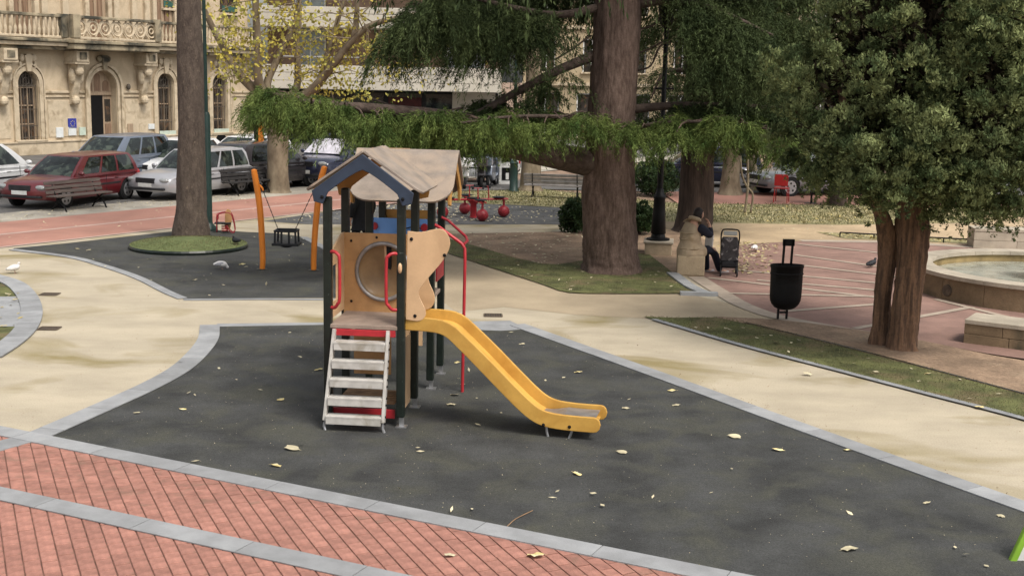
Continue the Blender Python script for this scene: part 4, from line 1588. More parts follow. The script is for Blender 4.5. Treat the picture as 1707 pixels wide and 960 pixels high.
def shrub(base, rx, rz, label, seed, n=70, m='bush', L=.085, zc=None, per=90):
    t = thing('shrub', label, 'shrub', base)
    C_, r_ = crown_clumps(n, (0, 0, zc or rz * .95), (rx, rx, rz), .3, lambda p: .06, seed, (rx * .16, rx * .3))
    V, Fq = clumps(C_, r_, per, L, L * .45, .4)
    np_mesh('leaves', V, Fq, M[m], t)
    s_ = MB()
    for k in range(5):
        q = k * 1.3
        s_.tube([Vector((.04 * math.cos(q), .04 * math.sin(q), 0)), Vector((rx * .4 * math.cos(q), rx * .4 * math.sin(q), rz))], [.02, .008], 5)
    s_.build('stems', M['bark_dark'], t)
    return t


shrub(gp(957, 388), .34, .38, 'dark glossy shrub at the left side of the big cedar trunk', 61)
shrub(gp(1064, 392), .36, .40, 'dark glossy shrub just right of the big cedar trunk', 62)
shrub(gp(1090, 326), .75, .56, 'larger rounded shrub behind the black lamp post', 63, 110)


# ================================================================== SWING
sA, sB = gp(437, 450), gp(523, 450)
sc_ = (sA + sB) / 2
sw = thing('swing', 'toddler swing with black bucket seat hung between two bent orange poles', 'swing', sc_)
for base, L in ((sA, [(437, 452), (438, 430), (436, 385), (433, 345), (428, 310), (424, 288), (423.5, 282)]), (sB, [(523, 452), (523, 430), (525, 390), (529, 345), (534, 305), (540, 282), (541, 277)])):
    P = crv([pd(u, v, sc_.y) - sc_ for u, v in L], 5)
    o = MB().tube(P, [.048 + .008 * math.sin(i / len(P) * 3.1) if i < len(P) - 2 else .045 - .012 * (i - len(P) + 3) for i in range(len(P))], 14).build('pole', M['orange'], sw, smooth=1)
    b = pd(L[0][0], 450, sc_.y) - sc_
    MB().lathe([(.10, 0), (.10, .012), (.06, .016)], 16, (b.x, b.y, 0)).build('foot_plate', M['black_post'], o)
seatc = pd(478, 397, sc_.y) - sc_
for sgn, top in ((-1, pd(438.5, 318, sc_.y) - sc_), (1, pd(524, 316, sc_.y) - sc_)):
    br = MB()
    br.tube([top + Vector((sgn * .06, 0, .10)), top + Vector((sgn * .01, 0, .04)), top], .018, 8)
    br.build('bracket', M['orange'], sw)
    end = seatc + Vector((sgn * .155, 0, .16))
    ch = MB()
    L = (end - top).length
    nl = int(L / .045)
    for k in range(nl):
        a_, b_ = top.lerp(end, k / nl), top.lerp(end, (k + 1.15) / nl)
        s_ = Vector((0, .006, 0)) if k % 2 else Vector((.006, 0, 0))
        ch.tube([a_ - s_, b_ - s_], .0042, 4)
        ch.tube([a_ + s_, b_ + s_], .0042, 4)
    ch.build('chain', M['chain'], sw)
st = MB()
sx, sy = .19, .15
ring = [(-sx, -sy), (sx, -sy), (sx, sy), (-sx, sy)]
for z in (.14,):
    for i in range(4):
        a_, b_ = ring[i], ring[(i + 1) % 4]
        st.tube([seatc + Vector((a_[0], a_[1], z)), seatc + Vector((b_[0], b_[1], z))], .021, 8)
st.box(seatc + Vector((0, 0, -.10)), (2 * sx + .10, 2 * sy + .06, .045))
st.ball(seatc + Vector((0, 0, -.125)), (.13, .12, .045), 12, 6)
for x in (-sx + .01, -.065, .065, sx - .01):
    for y in (-sy, sy):
        if y < 0 or abs(x) > .1:
            st.beam(seatc + Vector((x, y, .14)), seatc + Vector((x * 1.05, y, -.09)), .036, .02, up=(0, 1, 0))
for y in ():
    for x in (-sx, sx):
        st.beam(seatc + Vector((x, y, .14)), seatc + Vector((x * 1.05, y, -.09)), .02, .05, up=(0, 1, 0))
st.build('bucket_seat', M['rubber_seat'], sw, bevel=.006)

# ================================================================== SPRING RIDER
rb0 = gp(375, 388)
sr = thing('spring_rider', 'small spring rider with yellow board and dark red frame beside the tall trunk', 'spring rider', rb0, R(10))
sp_ = [Vector((.07 * math.cos(k * .7), .07 * math.sin(k * .7), .03 + .16 * k / 40)) for k in range(41)]
MB().tube(sp_, .012, 5).build('spring', M['red'], sr)
MB().lathe([(.10, 0), (.10, .02)], 12).build('foot_plate', M['black_post'], sr)
MB().box((-.04, 0, .215), (.36, .22, .03)).build('seat', M['rubber_seat'], sr, bevel=.008)
MB().prism([(-.03, .10), (.08, .06), (.13, .30), (.10, .50), (.03, .53), (-.02, .45)], (.03, -.012, 0), (1, 0, 0), (0, 0, 1), (0, .03, 0)).build('yellow_board', M['tan'], sr, bevel=.004, fix=True)
for y in (-.10, .12):
    MB().tube(crv([(-.17, y, .02), (-.17, y, .26), (-.15, y, .40), (-.02, y, .45), (.10, y, .45), (.17, y, .36), (.22, y, .06), (.14, y, .02), (.05, y, .16)], 4), .010, 6).build('frame_bar', M['red_dark'], sr, smooth=2)
MB().box((-.15, 0, .36), (.04, .26, .12)).build('back_rest', M['red_dark'], sr, bevel=.01)

# ================================================================== RED ROCKER (four seats round a hub)
rk0 = gp(789, 363)
rk = thing('rocker', 'red four armed rocker with balls under black seats on leaf strewn rubber', 'rocker', rk0, R(18))
MB().lathe([(.10, .0), (.10, .02), (.085, .03), (.08, .34), (.17, .44), (.20, .46), (.20, .48)], 20).build('hub', M['red'], rk, smooth=1)
MB().lathe([(.17, .48), (.17, .505), (.15, .515)], 20).build('hub_cap', M['black_metal'], rk)
for k in range(4):
    q = k * math.pi / 2
    Q = Matrix.Rotation(q, 4, 'Z')
    arm = MB()
    for y in (-.045, .045):
        arm.tube([Q @ Vector((.12, y, .46)), Q @ Vector((.90, y * 1.3, .47))], .022, 7)
    a_ = arm.build('arm', M['red'], rk)
    b_ = MB()
    b_.ball(Q @ Vector((.80, 0, .155)), .15, 16, 10)
    b_.tube([Q @ Vector((.80, 0, .3)), Q @ Vector((.80, 0, .47))], .03, 8)
    b_.build('ball_foot', M['red_dark'], rk, smooth=1)
    s_ = MB()
    s_.ball(Q @ Vector((.66, 0, .515)), (.17, .17, .025), 14, 6)
    s_.build('seat', M['rubber_seat'], a_, smooth=2)
    h_ = MB()
    h_.tube([Q @ Vector((.40, 0, .47)), Q @ Vector((.38, 0, .78))], .016, 6)
    h_.tube([Q @ Vector((.38, -.13, .78)), Q @ Vector((.38, .13, .78))], .014, 6)
    h_.build('handle', M['red'], a_)
    g_ = MB()
    for y in (-.13, .13):
        g_.ball(Q @ Vector((.38, y, .78)), .032, 8, 5)
    g_.build('handle_grip', M['rubber_seat'], a_)

# ================================================================== LITTER BIN
b0 = gp(1305, 533)
bn_ = thing('litter_bin', 'black metal litter bin with rounded bottom on a two bar post by the plaza', 'litter bin', b0)
lean = .025
pm = MB()
for x in (-.065, .065):
    MB().beam((x - .01, .02, 0), (x - .005, .02, .30), .046, .03).build('leg', M['black_metal'], bn_, bevel=.006)
    pm.beam((x * .95 + .02, .04, .78), (x * .95 + .03, .04, 1.21), .050, .03)
pm.beam((.03 - .087, .04, 1.165), (.03 + .087, .04, 1.165), .05, .10)
pm.build('handle_loop', M['black_metal'], bn_, bevel=.006)
MB().beam((-.05, .02, .11), (.04, .02, .11), .03, .025).build('cross_bar', M['black_metal'], bn_)
bd = MB()
prof = [(.03, .16), (.10, .17), (.16, .20), (.205, .25), (.23, .31), (.238, .38), (.24, .55), (.243, .80), (.252, .805), (.252, .845), (.235, .845), (.225, .83), (.20, .60), (.05, .45)]
bd.lathe(prof, 28, (lean * .4, -.04, 0), 1.0, .56)
bd.build('bin_body', M['black_metal'], bn_, smooth=1)
MB().lathe([(.245, .70), (.250, .705), (.250, .72), (.245, .725)], 28, (lean * .4, -.04, 0), 1.0, .56, caps=False).build('rib', M['black_metal'], bn_)

# ================================================================== FOUNTAIN AND STONE BLOCKS
fc = Vector((9.45, 21.07, 0))
ft_ = thing('fountain', 'round stone fountain basin with pale rim and shallow greenish water', 'fountain', fc)
r1_, r2_ = 2.45, 2.10
N = 36
for k in range(N):                       # rim slabs and wall blocks, each its own piece
    q0, q1 = 2 * math.pi * k / N + .0015, 2 * math.pi * (k + 1) / N - .0015
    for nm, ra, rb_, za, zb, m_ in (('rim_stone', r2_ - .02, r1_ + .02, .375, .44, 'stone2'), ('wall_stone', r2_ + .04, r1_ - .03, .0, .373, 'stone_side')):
        if nm == 'wall_stone':
            if k % 2:
                continue
            e0, e1 = q0, 2 * math.pi * (k + 2) / N - .0015
        else:
            e0, e1 = q0, q1
        vs = []
        S_ = 5
        for z in (za, zb):
            for j in range(S_ + 1):
                q = e0 + (e1 - e0) * j / S_
                vs.append((ra * math.cos(q), ra * math.sin(q), z))
                vs.append((rb_ * math.cos(q), rb_ * math.sin(q), z))
        c = 2 * (S_ + 1)
        fs = []
        for j in range(S_):
            p_ = 2 * j
            fs += [(c + p_, c + p_ + 1, c + p_ + 3, c + p_ + 2), (p_ + 1, p_ + 3, c + p_ + 3, c + p_ + 1), (p_, c + p_, c + p_ + 2, p_ + 2)]
        fs += [(0, 1, c + 1, c), (c - 2, 2 * c - 2, 2 * c - 1, c - 1)]
        MB().add(vs, fs).build(nm, M[m_], ft_)
MB().lathe([(r2_ + .02, .05), (r2_ + .02, .37)], 72, caps=False).build('basin_wall', M['algae'], ft_)
MB().lathe([(0, .06), (r2_ + .01, .06)], 72, caps=False).build('basin_floor', M['algae'], ft_)
MB().lathe([(0, .25), (r2_ - .01, .25)], 72, caps=False).build('water', M['water'], ft_)
MB().lathe([(.45, .05), (.45, .5), (.55, .55), (.55, .6), (.25, .7), (.22, 1.3)], 24).build('pedestal', M['stone2'], ft_)
q = math.atan2(gp(1593, 500).y - fc.y, gp(1593, 500).x - fc.x)
e = Vector((math.cos(q), math.sin(q), 0))
MB().tube([e * (r1_ - .05) + Vector((0, 0, .17)), e * (r1_ + .0) + Vector((0, 0, .17))], [.10, .095], 16).build('outlet_cover', M['grate'], ft_)


def stone_row(name, label, p0, p1, depth, courses, seed, m='stone_side', capm='stone2', cap=.06, lens=(.5, .9)):
    rs = random.Random(seed)
    d = (p1 - p0)
    L = d.length
    t = thing(name, label, 'stone bench', p0, math.atan2(d.y, d.x))
    z = 0
    for h in courses:
        x = 0
        while x < L - .02:
            w = min(rs.uniform(*lens), L - x)
            if L - x - w < .2:
                w = L - x
            MB().box((x + w / 2, depth / 2, z + h / 2), (w - .006, depth - rs.uniform(0, .006), h - .005)).build('stone', M[m], t, bevel=.006)
            x += w
        z += h
    x = 0
    while x < L - .02:
        w = min(1.2, L - x)
        MB().box((x + w / 2, depth / 2, z + cap / 2), (w - .005, depth + .02, cap)).build('cap_stone', M[capm], t, bevel=.006)
        x += w
    return t


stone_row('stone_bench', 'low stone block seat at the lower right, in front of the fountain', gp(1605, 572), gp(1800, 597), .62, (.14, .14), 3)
stone_row('stone_bench', 'pale low stone wall behind the fountain basin', gp(1622, 414), gp(1850, 422), .6, (.18, .2), 5, 'stone2', lens=(.8, 1.0))
rl = thing('low_rail', 'thin dark low rail along the leafy grass behind the evergreen trunks', 'low rail', gp(1400, 396))
rm = MB()
ra, rb_ = gp(1400, 396) - gp(1400, 396), gp(1632, 409) - gp(1400, 396)
rm.tube([ra + Vector((0, 0, .12)), rb_ + Vector((0, 0, .12))], .018, 6)
rm.build('bar', M['black_metal'], rl)
for k in range(5):
    p_ = ra.lerp(rb_, k / 4)
    MB().tube([p_, p_ + Vector((0, 0, .12))], .016, 6).build('post', M['black_metal'], rl)

# ================================================================== LAMPS
l0 = gp(1097, 425)
pb = thing('stone_plinth', 'rough stone block under the black lamp post', 'plinth', l0, R(-8))
MB().box((0, .12, .125), (.55, .58, .25)).build('block', M['stone'], pb, bevel=.02)
MB().box((0, .12, .27), (.60, .62, .05)).build('cap_stone', M['stone2'], pb, bevel=.015)
lamp = thing('street_lamp', 'black lamp post with tapered base standing on the stone block', 'street lamp', l0 + Vector((0, .12, .297)))
MB().lathe([(.24, 0), (.24, .03), (.15, .05), (.145, .10), (.135, .12), (.155, .14), (.13, .55), (.115, .83), (.13, .86), (.125, .90), (.09, .95), (.07, 1.05)], 16).build('base', M['black_metal'], lamp, smooth=1)
MB().lathe([(.062, 1.05), (.055, 2.2), (.065, 2.22), (.05, 2.25), (.045, 4.2)], 12).build('pole', M['black_metal'], lamp, smooth=1)
am = MB()
am.tube([(-.18, 0, 3.05), (.20, 0, 3.05)], .02, 8)
am.build('cross_arm', M['black_metal'], lamp)
MB().lathe([(.04, 4.2), (.12, 4.3), (.2, 4.75), (.24, 4.78), (.14, 4.95), (.03, 5.1)], 8).build('lantern', M['black_metal'], lamp)


def pole_lamp(base, label, h0, h1, r0, r1, m, seg):
    t = thing('street_lamp', label, 'street lamp', base)
    MB().lathe(seg, 14).build('base', m, t, smooth=1)
    MB().lathe([(r1, h0), (r1 * .8, h1)], 12).build('pole', m, t, smooth=1)
    MB().lathe([(.05, h1), (.16, h1 + .1), (.24, h1 + .5), (.26, h1 + .52), (.1, h1 + .75)], 10).build('lantern', m, t)
    return t


M['green_metal'] = mat('dark_green_metal', (.010, .030, .025), .45, .2, 5, spec=.45)
pole_lamp(gp(348, 384), 'slim dark green lamp post standing right behind the tall trunk', 2.6, 6.2, .09, .045, M['green_metal'], [(.2, 0), (.2, .05), (.10, .15), (.09, .2), (.085, 2.55), (.06, 2.62)])
pole_lamp(gp(856, 320), 'dark green lamp post with thick base far behind the rocker', .95, 4.6, .09, .05, M['green_metal'], [(.17, 0), (.17, .04), (.13, .08), (.12, .85), (.14, .9), (.06, 1.0)])


# ================================================================== PEOPLE
def skin_mesh(name, J, E, m, parent, root=0, sub=2):
    """one continuous surface grown on a skeleton: J = [(x,y,z,r)], E = edges"""
    me = bpy.data.meshes.new(name)
    me.from_pydata([j[:3] for j in J], E, [])
    me.materials.append(m)
    o = bpy.data.objects.new(name, me)
    COL.objects.link(o)
    o.parent = parent
    s = o.modifiers.new('skin', 'SKIN')
    s.use_smooth_shade = True
    for i, sv in enumerate(me.skin_vertices[0].data):
        r = J[i][3]
        sv.radius = r if isinstance(r, tuple) else (r, r)
        sv.use_root = (i == root)
    u = o.modifiers.new('sub', 'SUBSURF')
    u.levels = u.render_levels = sub
    return o


M['skin'] = mat('skin', (.52, .30, .21), .55, .06, 10, spec=.35)
M['hair_dark'] = mat('dark_hair', (.018, .012, .010), .6, .4, 20, stretch=(1, 1, .3))
M['coat_beige'] = mat('beige_padded_coat', (.40, .31, .21), .85, .15, 6, .4, 14, dirt=(.30, .22, .13), dscale=6)
M['cloth_black'] = mat('black_cloth', (.010, .010, .012), .85, .3, 8)
M['cloth_navy'] = mat('dark_navy_cloth', (.013, .015, .026), .85, .3, 8)
M['shoe_grey'] = mat('pale_shoe', (.38, .36, .36), .7, .2, 10)
M['white_bag'] = mat('white_bag', (.62, .60, .58), .6, .08, 8)


def hand(J, E, wrist, d, palm_n, curl=.5, s=1.0):
    """palm and five separate fingers appended to a skeleton from joint index wrist"""
    w = Vector(J[wrist][:3])
    d = Vector(d).normalized()
    pn = Vector(palm_n).normalized()
    sd = d.cross(pn).normalized()
    p = w + d * .05 * s
    J.append((*p, .018 * s))
    pi = len(J) - 1
    E.append((wrist, pi))
    for k, (off, ln) in enumerate(((-.030, .065), (-.010, .078), (.010, .072), (.029, .056))):
        a_ = w + d * .085 * s + sd * off * s
        J.append((*a_, .0095 * s))
        i0 = len(J) - 1
        E.append((pi, i0))
        b_ = a_ + (d * (1 - curl * .35) + pn * curl * .6).normalized() * ln * .5 * s
        J.append((*b_, .0085 * s))
        E.append((i0, i0 + 1))
        c_ = b_ + (d * (1 - curl * 1.1) + pn * curl * 1.2).normalized() * ln * .5 * s
        J.append((*c_, .0065 * s))
        E.append((i0 + 1, i0 + 2))
    a_ = w + d * .035 * s - sd * .03 * s
    J.append((*a_, .010 * s))
    i0 = len(J) - 1
    E.append((pi, i0))
    b_ = a_ + (d * .7 - sd * .5 + pn * .4).normalized() * .035 * s
    J.append((*b_, .009 * s))
    E.append((i0, i0 + 1))
    c_ = b_ + (d * .9 + pn * .4).normalized() * .025 * s
    J.append((*c_, .0075 * s))
    E.append((i0 + 1, i0 + 2))


def head_mesh(parent, c, fwd, m, up=(0, 0, 1), s=1.0):
    """head with brow, nose, mouth, chin and ears, facing fwd; one surface"""
    f = Vector(fwd).normalized()
    u = Vector(up).normalized()
    r_ = f.cross(u).normalized()
    u = r_.cross(f)
    nu, nv = 24, 18
    V, Fq = [], []
    for i in range(nv + 1):
        th = math.pi * i / nv
        for k in range(nu):
            q = 2 * math.pi * k / nu
            x, y, z = math.sin(th) * math.sin(q), math.sin(th) * math.cos(q), -math.cos(th)
            w, dp, h = .075, .095, .118
            if z < 0:
                w *= 1 + .30 * z * abs(z)
                dp *= 1 + .12 * z
            px, py, pz = x * w, y * dp, z * h
            if y > .5:
                g = lambda a, b, sx, sz: math.exp(-((x - a) / sx) ** 2 - ((z - b) / sz) ** 2)
                py += .024 * g(0, -.12, .14, .16) + .010 * g(0, .02, .10, .22) - .012 * g(.38, .06, .18, .10) - .012 * g(-.38, .06, .18, .10)
                py += .008 * g(0, -.45, .30, .06) - .005 * g(0, -.52, .25, .03) + .008 * g(0, -.78, .3, .12) + .006 * g(0, .22, .6, .1)
            if abs(abs(q if q < math.pi else q - 2 * math.pi) - math.pi / 2) < .25 and -.3 < z < .15:
                px *= 1.16
            V.append(Vector(c) + r_ * px * s + f * py * s + u * pz * s)
    for i in range(nv):
        for k in range(nu):
            k2 = (k + 1) % nu
            Fq.append((i * nu + k, i * nu + k2, (i + 1) * nu + k2, (i + 1) * nu + k))
    return V, Fq


def cap_hair(c, fwd, parent, m, length=.0, s=1.0, name='hair'):
    f = Vector(fwd).normalized()
    r_ = f.cross(Vector((0, 0, 1))).normalized()
    mb = MB()
    V, Fq = [], []
    nu, nv = 20, 10
    for i in range(nv + 1):
        for k in range(nu):
            q = 2 * math.pi * k / nu
            front = math.cos(q) > .45
            th0 = 1.15 if front else (2.15 + length)
            th = th0 * i / nv
            x, y, z = math.sin(th) * math.sin(q), math.sin(th) * math.cos(q), math.cos(th)
            b = 1 + .03 * math.sin(9 * q)
            V.append(Vector(c) + r_ * x * .086 * s * b + f * (y * .106 - .006) * s * b + Vector((0, 0, z * .129 * s)))
    for i in range(nv):
        for k in range(nu):
            k2 = (k + 1) % nu
            Fq.append((i * nu + k, i * nu + k2, (i + 1) * nu + k2, (i + 1) * nu + k))
    mb.add(V, Fq)
    return mb.build(name, m, parent, smooth=2)


M['stone_cube'] = mat('cube_stone', (.40, .31, .205), .9, .15, 3, .3, 40, fine=.12, fscale=50, dirt=(.30, .22, .14), dscale=3)
# seated woman on a stone cube
wb = gp(1152, 465)
cube = thing('stone_cube', 'worn beige stone cube the woman sits on', 'stone seat', gp(1151, 460), R(-6))
MB().box((0, .22, .182), (.50, .46, .365)).build('block', M['stone_cube'], cube, bevel=.025)
MB().box((0, .22, -.0), (.50, .50, .03)).build('foot', M['stone_side'], cube, bevel=.005)
wo = gp(1151, 460) + Vector((0, .22, .365))
WS = .99
wm = thing('person', 'woman in a beige sleeveless padded coat sitting on the stone cube, hand at her face', 'person', wo)
wm.scale = (WS, WS, WS)
fw = Vector((.86, .50, 0)).normalized()          # she faces right and away
lf = Vector((-fw.y, fw.x, 0))


def wl(f_, l_, z):
    return tuple(fw * f_ + lf * l_ + Vector((0, 0, z)))


J, E = [], []


def jj(p, r, par=None):
    J.append((*p, r))
    if par is not None:
        E.append((par, len(J) - 1))
    return len(J) - 1


pel = jj(wl(0, 0, .10), .15)
wai = jj(wl(.0, 0, .28), .13, pel)
che = jj(wl(.04, 0, .45), .145, wai)
nb = jj(wl(.07, 0, .60), .075, che)
nk = jj(wl(.12, 0, .66), .05, nb)
hd = jj(wl(.16, 0, .72), .06, nk)
arms = []
for s_ in (1, -1):
    hp = jj(wl(.08, s_ * .10, .07), .095, pel)
    kn = jj(wl(.46, s_ * .12, .08), .068, hp)
    an = jj(wl(.50 + .16 * (s_ < 0), s_ * .10, -.33), .045, kn)
    toe = jj(wl(.66 + .16 * (s_ < 0), s_ * .12, -.37), .035, an)
    sh = jj(wl(.06, s_ * .17, .48), .045, che)
    if s_ < 0:
        el = jj(wl(.26, s_ * .24, .36), .046, sh)
        wr = jj(wl(.33, -.14, .54), .03, el)
        arms.append((sh, el, wr))
        hand(J, E, wr, Vector(wl(-.02, .04, .10)), Vector(wl(-.6, .3, 0)), .4)
    else:
        el = jj(wl(.24, s_ * .22, .32), .046, sh)
        wr = jj(wl(.46, s_ * .10, .36), .03, el)
        hand(J, E, wr, Vector(wl(.1, -.03, .0)), Vector(wl(0, -.3, -.6)), .7)
body = skin_mesh('body', J, E, M['skin'], wm, 0, 2)
hd_ = MB()
hd_.torus(wl(.085, 0, .66), fw + Vector((0, 0, -.35)), lf, .085, .04, 18, 8)
hd_.build('collar', M['coat_beige'], wm, smooth=2)
for zz, rr in ((.13, .215), (.30, .19), (.42, .198)):
    MB().torus(wl(-.012, 0, zz), fw, lf, rr, .010, 26, 5).build('quilt_seam', M['coat_beige'], wm, smooth=2)
V, Fq = head_mesh(wm, wl(.175, 0, .735), fw + Vector((0, 0, -.25)), M['skin'])
hm = MB().add(V, Fq)
hb = hm.build('head', M['skin'], wm, smooth=2)
cap_hair(wl(.17, 0, .742), fw, wm, M['hair_dark'], .30)
J2 = [(*wl(-.04, 0, -.06), .24), (*wl(-.03, 0, .06), .245), (*wl(-.01, 0, .22), .19), (*wl(.02, 0, .42), .195), (*wl(.05, 0, .55), .165), (*wl(.08, 0, .65), .10),
      (*wl(.16, .09, .05), .15), (*wl(.30, .10, .08), .12), (*wl(.16, -.09, .05), .15), (*wl(.30, -.10, .08), .12), (*wl(.05, .16, .51), .105), (*wl(.05, -.16, .51), .105)]
skin_mesh('coat', J2, [(0, 1), (1, 2), (2, 3), (3, 4), (4, 5), (1, 6), (6, 7), (1, 8), (8, 9), (3, 10), (3, 11)], M['coat_beige'], wm, 1, 2)
J3 = [(*wl(.05, -.14, .53), .095), (*wl(.10, -.20, .50), .095), (*wl(.27, -.25, .36), .078), (*wl(.32, -.155, .51), .055)]
skin_mesh('sleeve', J3, [(0, 1), (1, 2), (2, 3)], M['cloth_navy'], wm, 0, 2)
J3 = [(*wl(.06, .17, .53), .085), (*wl(.25, .23, .32), .07), (*wl(.43, .12, .36), .05)]
skin_mesh('sleeve', J3, [(0, 1), (1, 2)], M['cloth_navy'], wm, 0, 2)
for s_ in (1, -1):
    x_ = .16 * (s_ < 0)
    J3 = [(*wl(.22, s_ * .11, .08), .10), (*wl(.46, s_ * .12, .08), .082), (*wl(.48 + x_ * .56, s_ * .11, -.15), .07), (*wl(.50 + x_, s_ * .10, -.345), .062)]
    skin_mesh('trouser_leg', J3, [(0, 1), (1, 2), (2, 3)], M['cloth_navy'], wm, 1, 2)
    J3 = [(*wl(.47 + x_, s_ * .10, -.355), .045), (*wl(.57 + x_, s_ * .11, -.362), .045), (*wl(.70 + x_, s_ * .12, -.368), .034)]
    skin_mesh('shoe', J3, [(0, 1), (1, 2)], M['shoe_grey'], wm, 0, 2)
wbag = thing('paper_bag', 'white bag held between the woman and the pushchair', 'bag', wo + Vector(wl(.44, .02, .20)))
MB().prism([(-.07, -.16), (.07, -.17), (.09, .13), (-.06, .15)], (0, 0, 0), tuple(Vector((.95, -.3, 0))), (0, 0, 1), tuple(Vector((.3, .95, 0)) * .08)).build('bag', M['white_bag'], wbag, bevel=.01, fix=True)

# pushchair
pc0 = gp(1214, 459)
pc = thing('pushchair', 'dark folding pushchair with grey panel in its handle beside the woman', 'pushchair', pc0, R(-8))
M['pram_fabric'] = mat('pram_fabric', (.035, .032, .034), .85, .5, 9, dirt=(.22, .20, .20), dscale=7, dlo=.57, dhi=.64)
fr = MB()
hoop = [(-.16, -.05, .62), (-.165, -.10, .74), (-.15, -.11, .83), (-.10, -.115, .86), (.10, -.115, .86), (.15, -.11, .83), (.165, -.10, .74), (.16, -.05, .62)]
fr.tube(crv(hoop, 4), .014, 7)
for s_ in (-1, 1):
    fr.tube([(s_ * .16, -.05, .62), (s_ * .14, .18, .12)], .013, 6)
    fr.tube([(s_ * .15, .10, .50), (s_ * .15, -.18, .10)], .013, 6)
fr.tube([(-.14, .18, .12), (.14, .18, .12)], .012, 6)
fr.tube([(-.16, -.18, .30), (.16, .12, .20)], .011, 6)
fr.tube([(.16, -.18, .30), (-.16, .12, .20)], .011, 6)
fr.build('frame', M['black_metal'], pc, smooth=1)
M['panel_grey'] = mat('grey_panel', (.30, .31, .30), .5, .2, 6)
MB().box((0, -.105, .79), (.24, .02, .075)).build('handle_panel', M['panel_grey'], pc, bevel=.01)
bgm = MB()
bgm.prism([(-.15, .26), (.15, .26), (.17, .40), (.155, .58), (.14, .71), (-.14, .71), (-.155, .58), (-.17, .40)], (0, -.09, 0), (1, 0, 0), (0, 0, 1), (0, .16, 0))
bgm.build('seat_bag', M['pram_fabric'], pc, bevel=.03, seg=3, fix=True)
MB().box((0, -.02, .22), (.28, .24, .10)).build('under_basket', M['cloth_black'], pc, bevel=.02)
for x, y in ((-.15, -.18), (.15, -.18), (-.14, .18), (.14, .18)):
    wv = MB()
    wv.torus((x, y, .065), (0, 1, 0), (0, 0, 1), .05, .015, 18, 6)
    w_ = wv.build('wheel', M['rubber_seat'], pc, smooth=2)
    MB().tube([(x - .012, y, .065), (x + .012, y, .065)], .034, 12).build('hub', M['steel'], w_)

# standing adult in a black coat, seen through the tower
ao = gp(603, 436)
ad = thing('person', 'person in a long black coat standing behind the tower posts', 'person', ao)
fw = Vector((-.75, .65, 0)).normalized()
lf = Vector((-fw.y, fw.x, 0))
J, E = [], []
pel = jj(wl(0, 0, .88), .13)
wai = jj(wl(.0, 0, 1.02), .115, pel)
che = jj(wl(.01, 0, 1.22), .13, wai)
nb = jj(wl(.0, 0, 1.37), .07, che)
nk = jj(wl(.02, 0, 1.44), .045, nb)
hd = jj(wl(.04, 0, 1.53), .06, nk)
for s_ in (1, -1):
    hp = jj(wl(0, s_ * .09, .82), .085, pel)
    kn = jj(wl(.03 + .1 * s_, s_ * .09, .46), .058, hp)
    an = jj(wl(-.02 + .12 * s_, s_ * .09, .09), .042, kn)
    toe = jj(wl(.12 + .12 * s_, s_ * .10, .04), .035, an)
    sh = jj(wl(.0, s_ * .17, 1.32), .058, che)
    el = jj(wl(-.05, s_ * .24, 1.05), .044, sh)
    wr = jj(wl(.05, s_ * .24, .82), .03, el)
    hand(J, E, wr, Vector(wl(.02, 0, -.1)), Vector(wl(.3, -s_ * .6, 0)), .5)
skin_mesh('body', J, E, M['skin'], ad, 0, 2)
V, Fq = head_mesh(ad, wl(.045, 0, 1.55), fw, M['skin'])
MB().add(V, Fq).build('head', M['skin'], ad, smooth=2)
cap_hair(wl(.045, 0, 1.555), fw, ad, M['hair_dark'], .5)
J2 = [(*wl(0, 0, .62), .20), (*wl(0, 0, .80), .19), (*wl(.0, 0, 1.02), .165), (*wl(.01, 0, 1.22), .175), (*wl(.0, 0, 1.36), .11), (*wl(.01, 0, 1.42), .07),
      (*wl(0, .17, 1.32), .085), (*wl(-.05, .25, 1.05), .07), (*wl(.04, .25, .85), .055), (*wl(0, -.17, 1.32), .085), (*wl(-.05, -.25, 1.05), .07), (*wl(.04, -.25, .85), .055)]
skin_mesh('coat', J2, [(0, 1), (1, 2), (2, 3), (3, 4), (4, 5), (3, 6), (6, 7), (7, 8), (3, 9), (9, 10), (10, 11)], M['cloth_black'], ad, 1, 2)
for s_ in (1, -1):
    J3 = [(*wl(.0, s_ * .09, .68), .095), (*wl(.03 + .1 * s_, s_ * .09, .46), .075), (*wl(-.02 + .12 * s_, s_ * .09, .12), .058)]
    skin_mesh('trouser_leg', J3, [(0, 1), (1, 2)], M['cloth_black'], ad, 1, 2)
    J3 = [(*wl(-.04 + .12 * s_, s_ * .09, .05), .045), (*wl(.06 + .12 * s_, s_ * .095, .045), .045), (*wl(.16 + .12 * s_, s_ * .10, .036), .034)]
    skin_mesh('shoe', J3, [(0, 1), (1, 2)], M['rubber_seat'], ad, 0, 2)

# ================================================================== BIRDS
M['dove_white'] = mat('white_feathers', (.66, .64, .62), .8, .12, 14)
M['dove_grey'] = mat('grey_feathers', (.30, .30, .32), .8, .3, 14)
M['dove_dark'] = mat('dark_feathers', (.02, .022, .026), .7, .4, 14)
M['beak'] = mat('beak', (.25, .16, .12), .6)


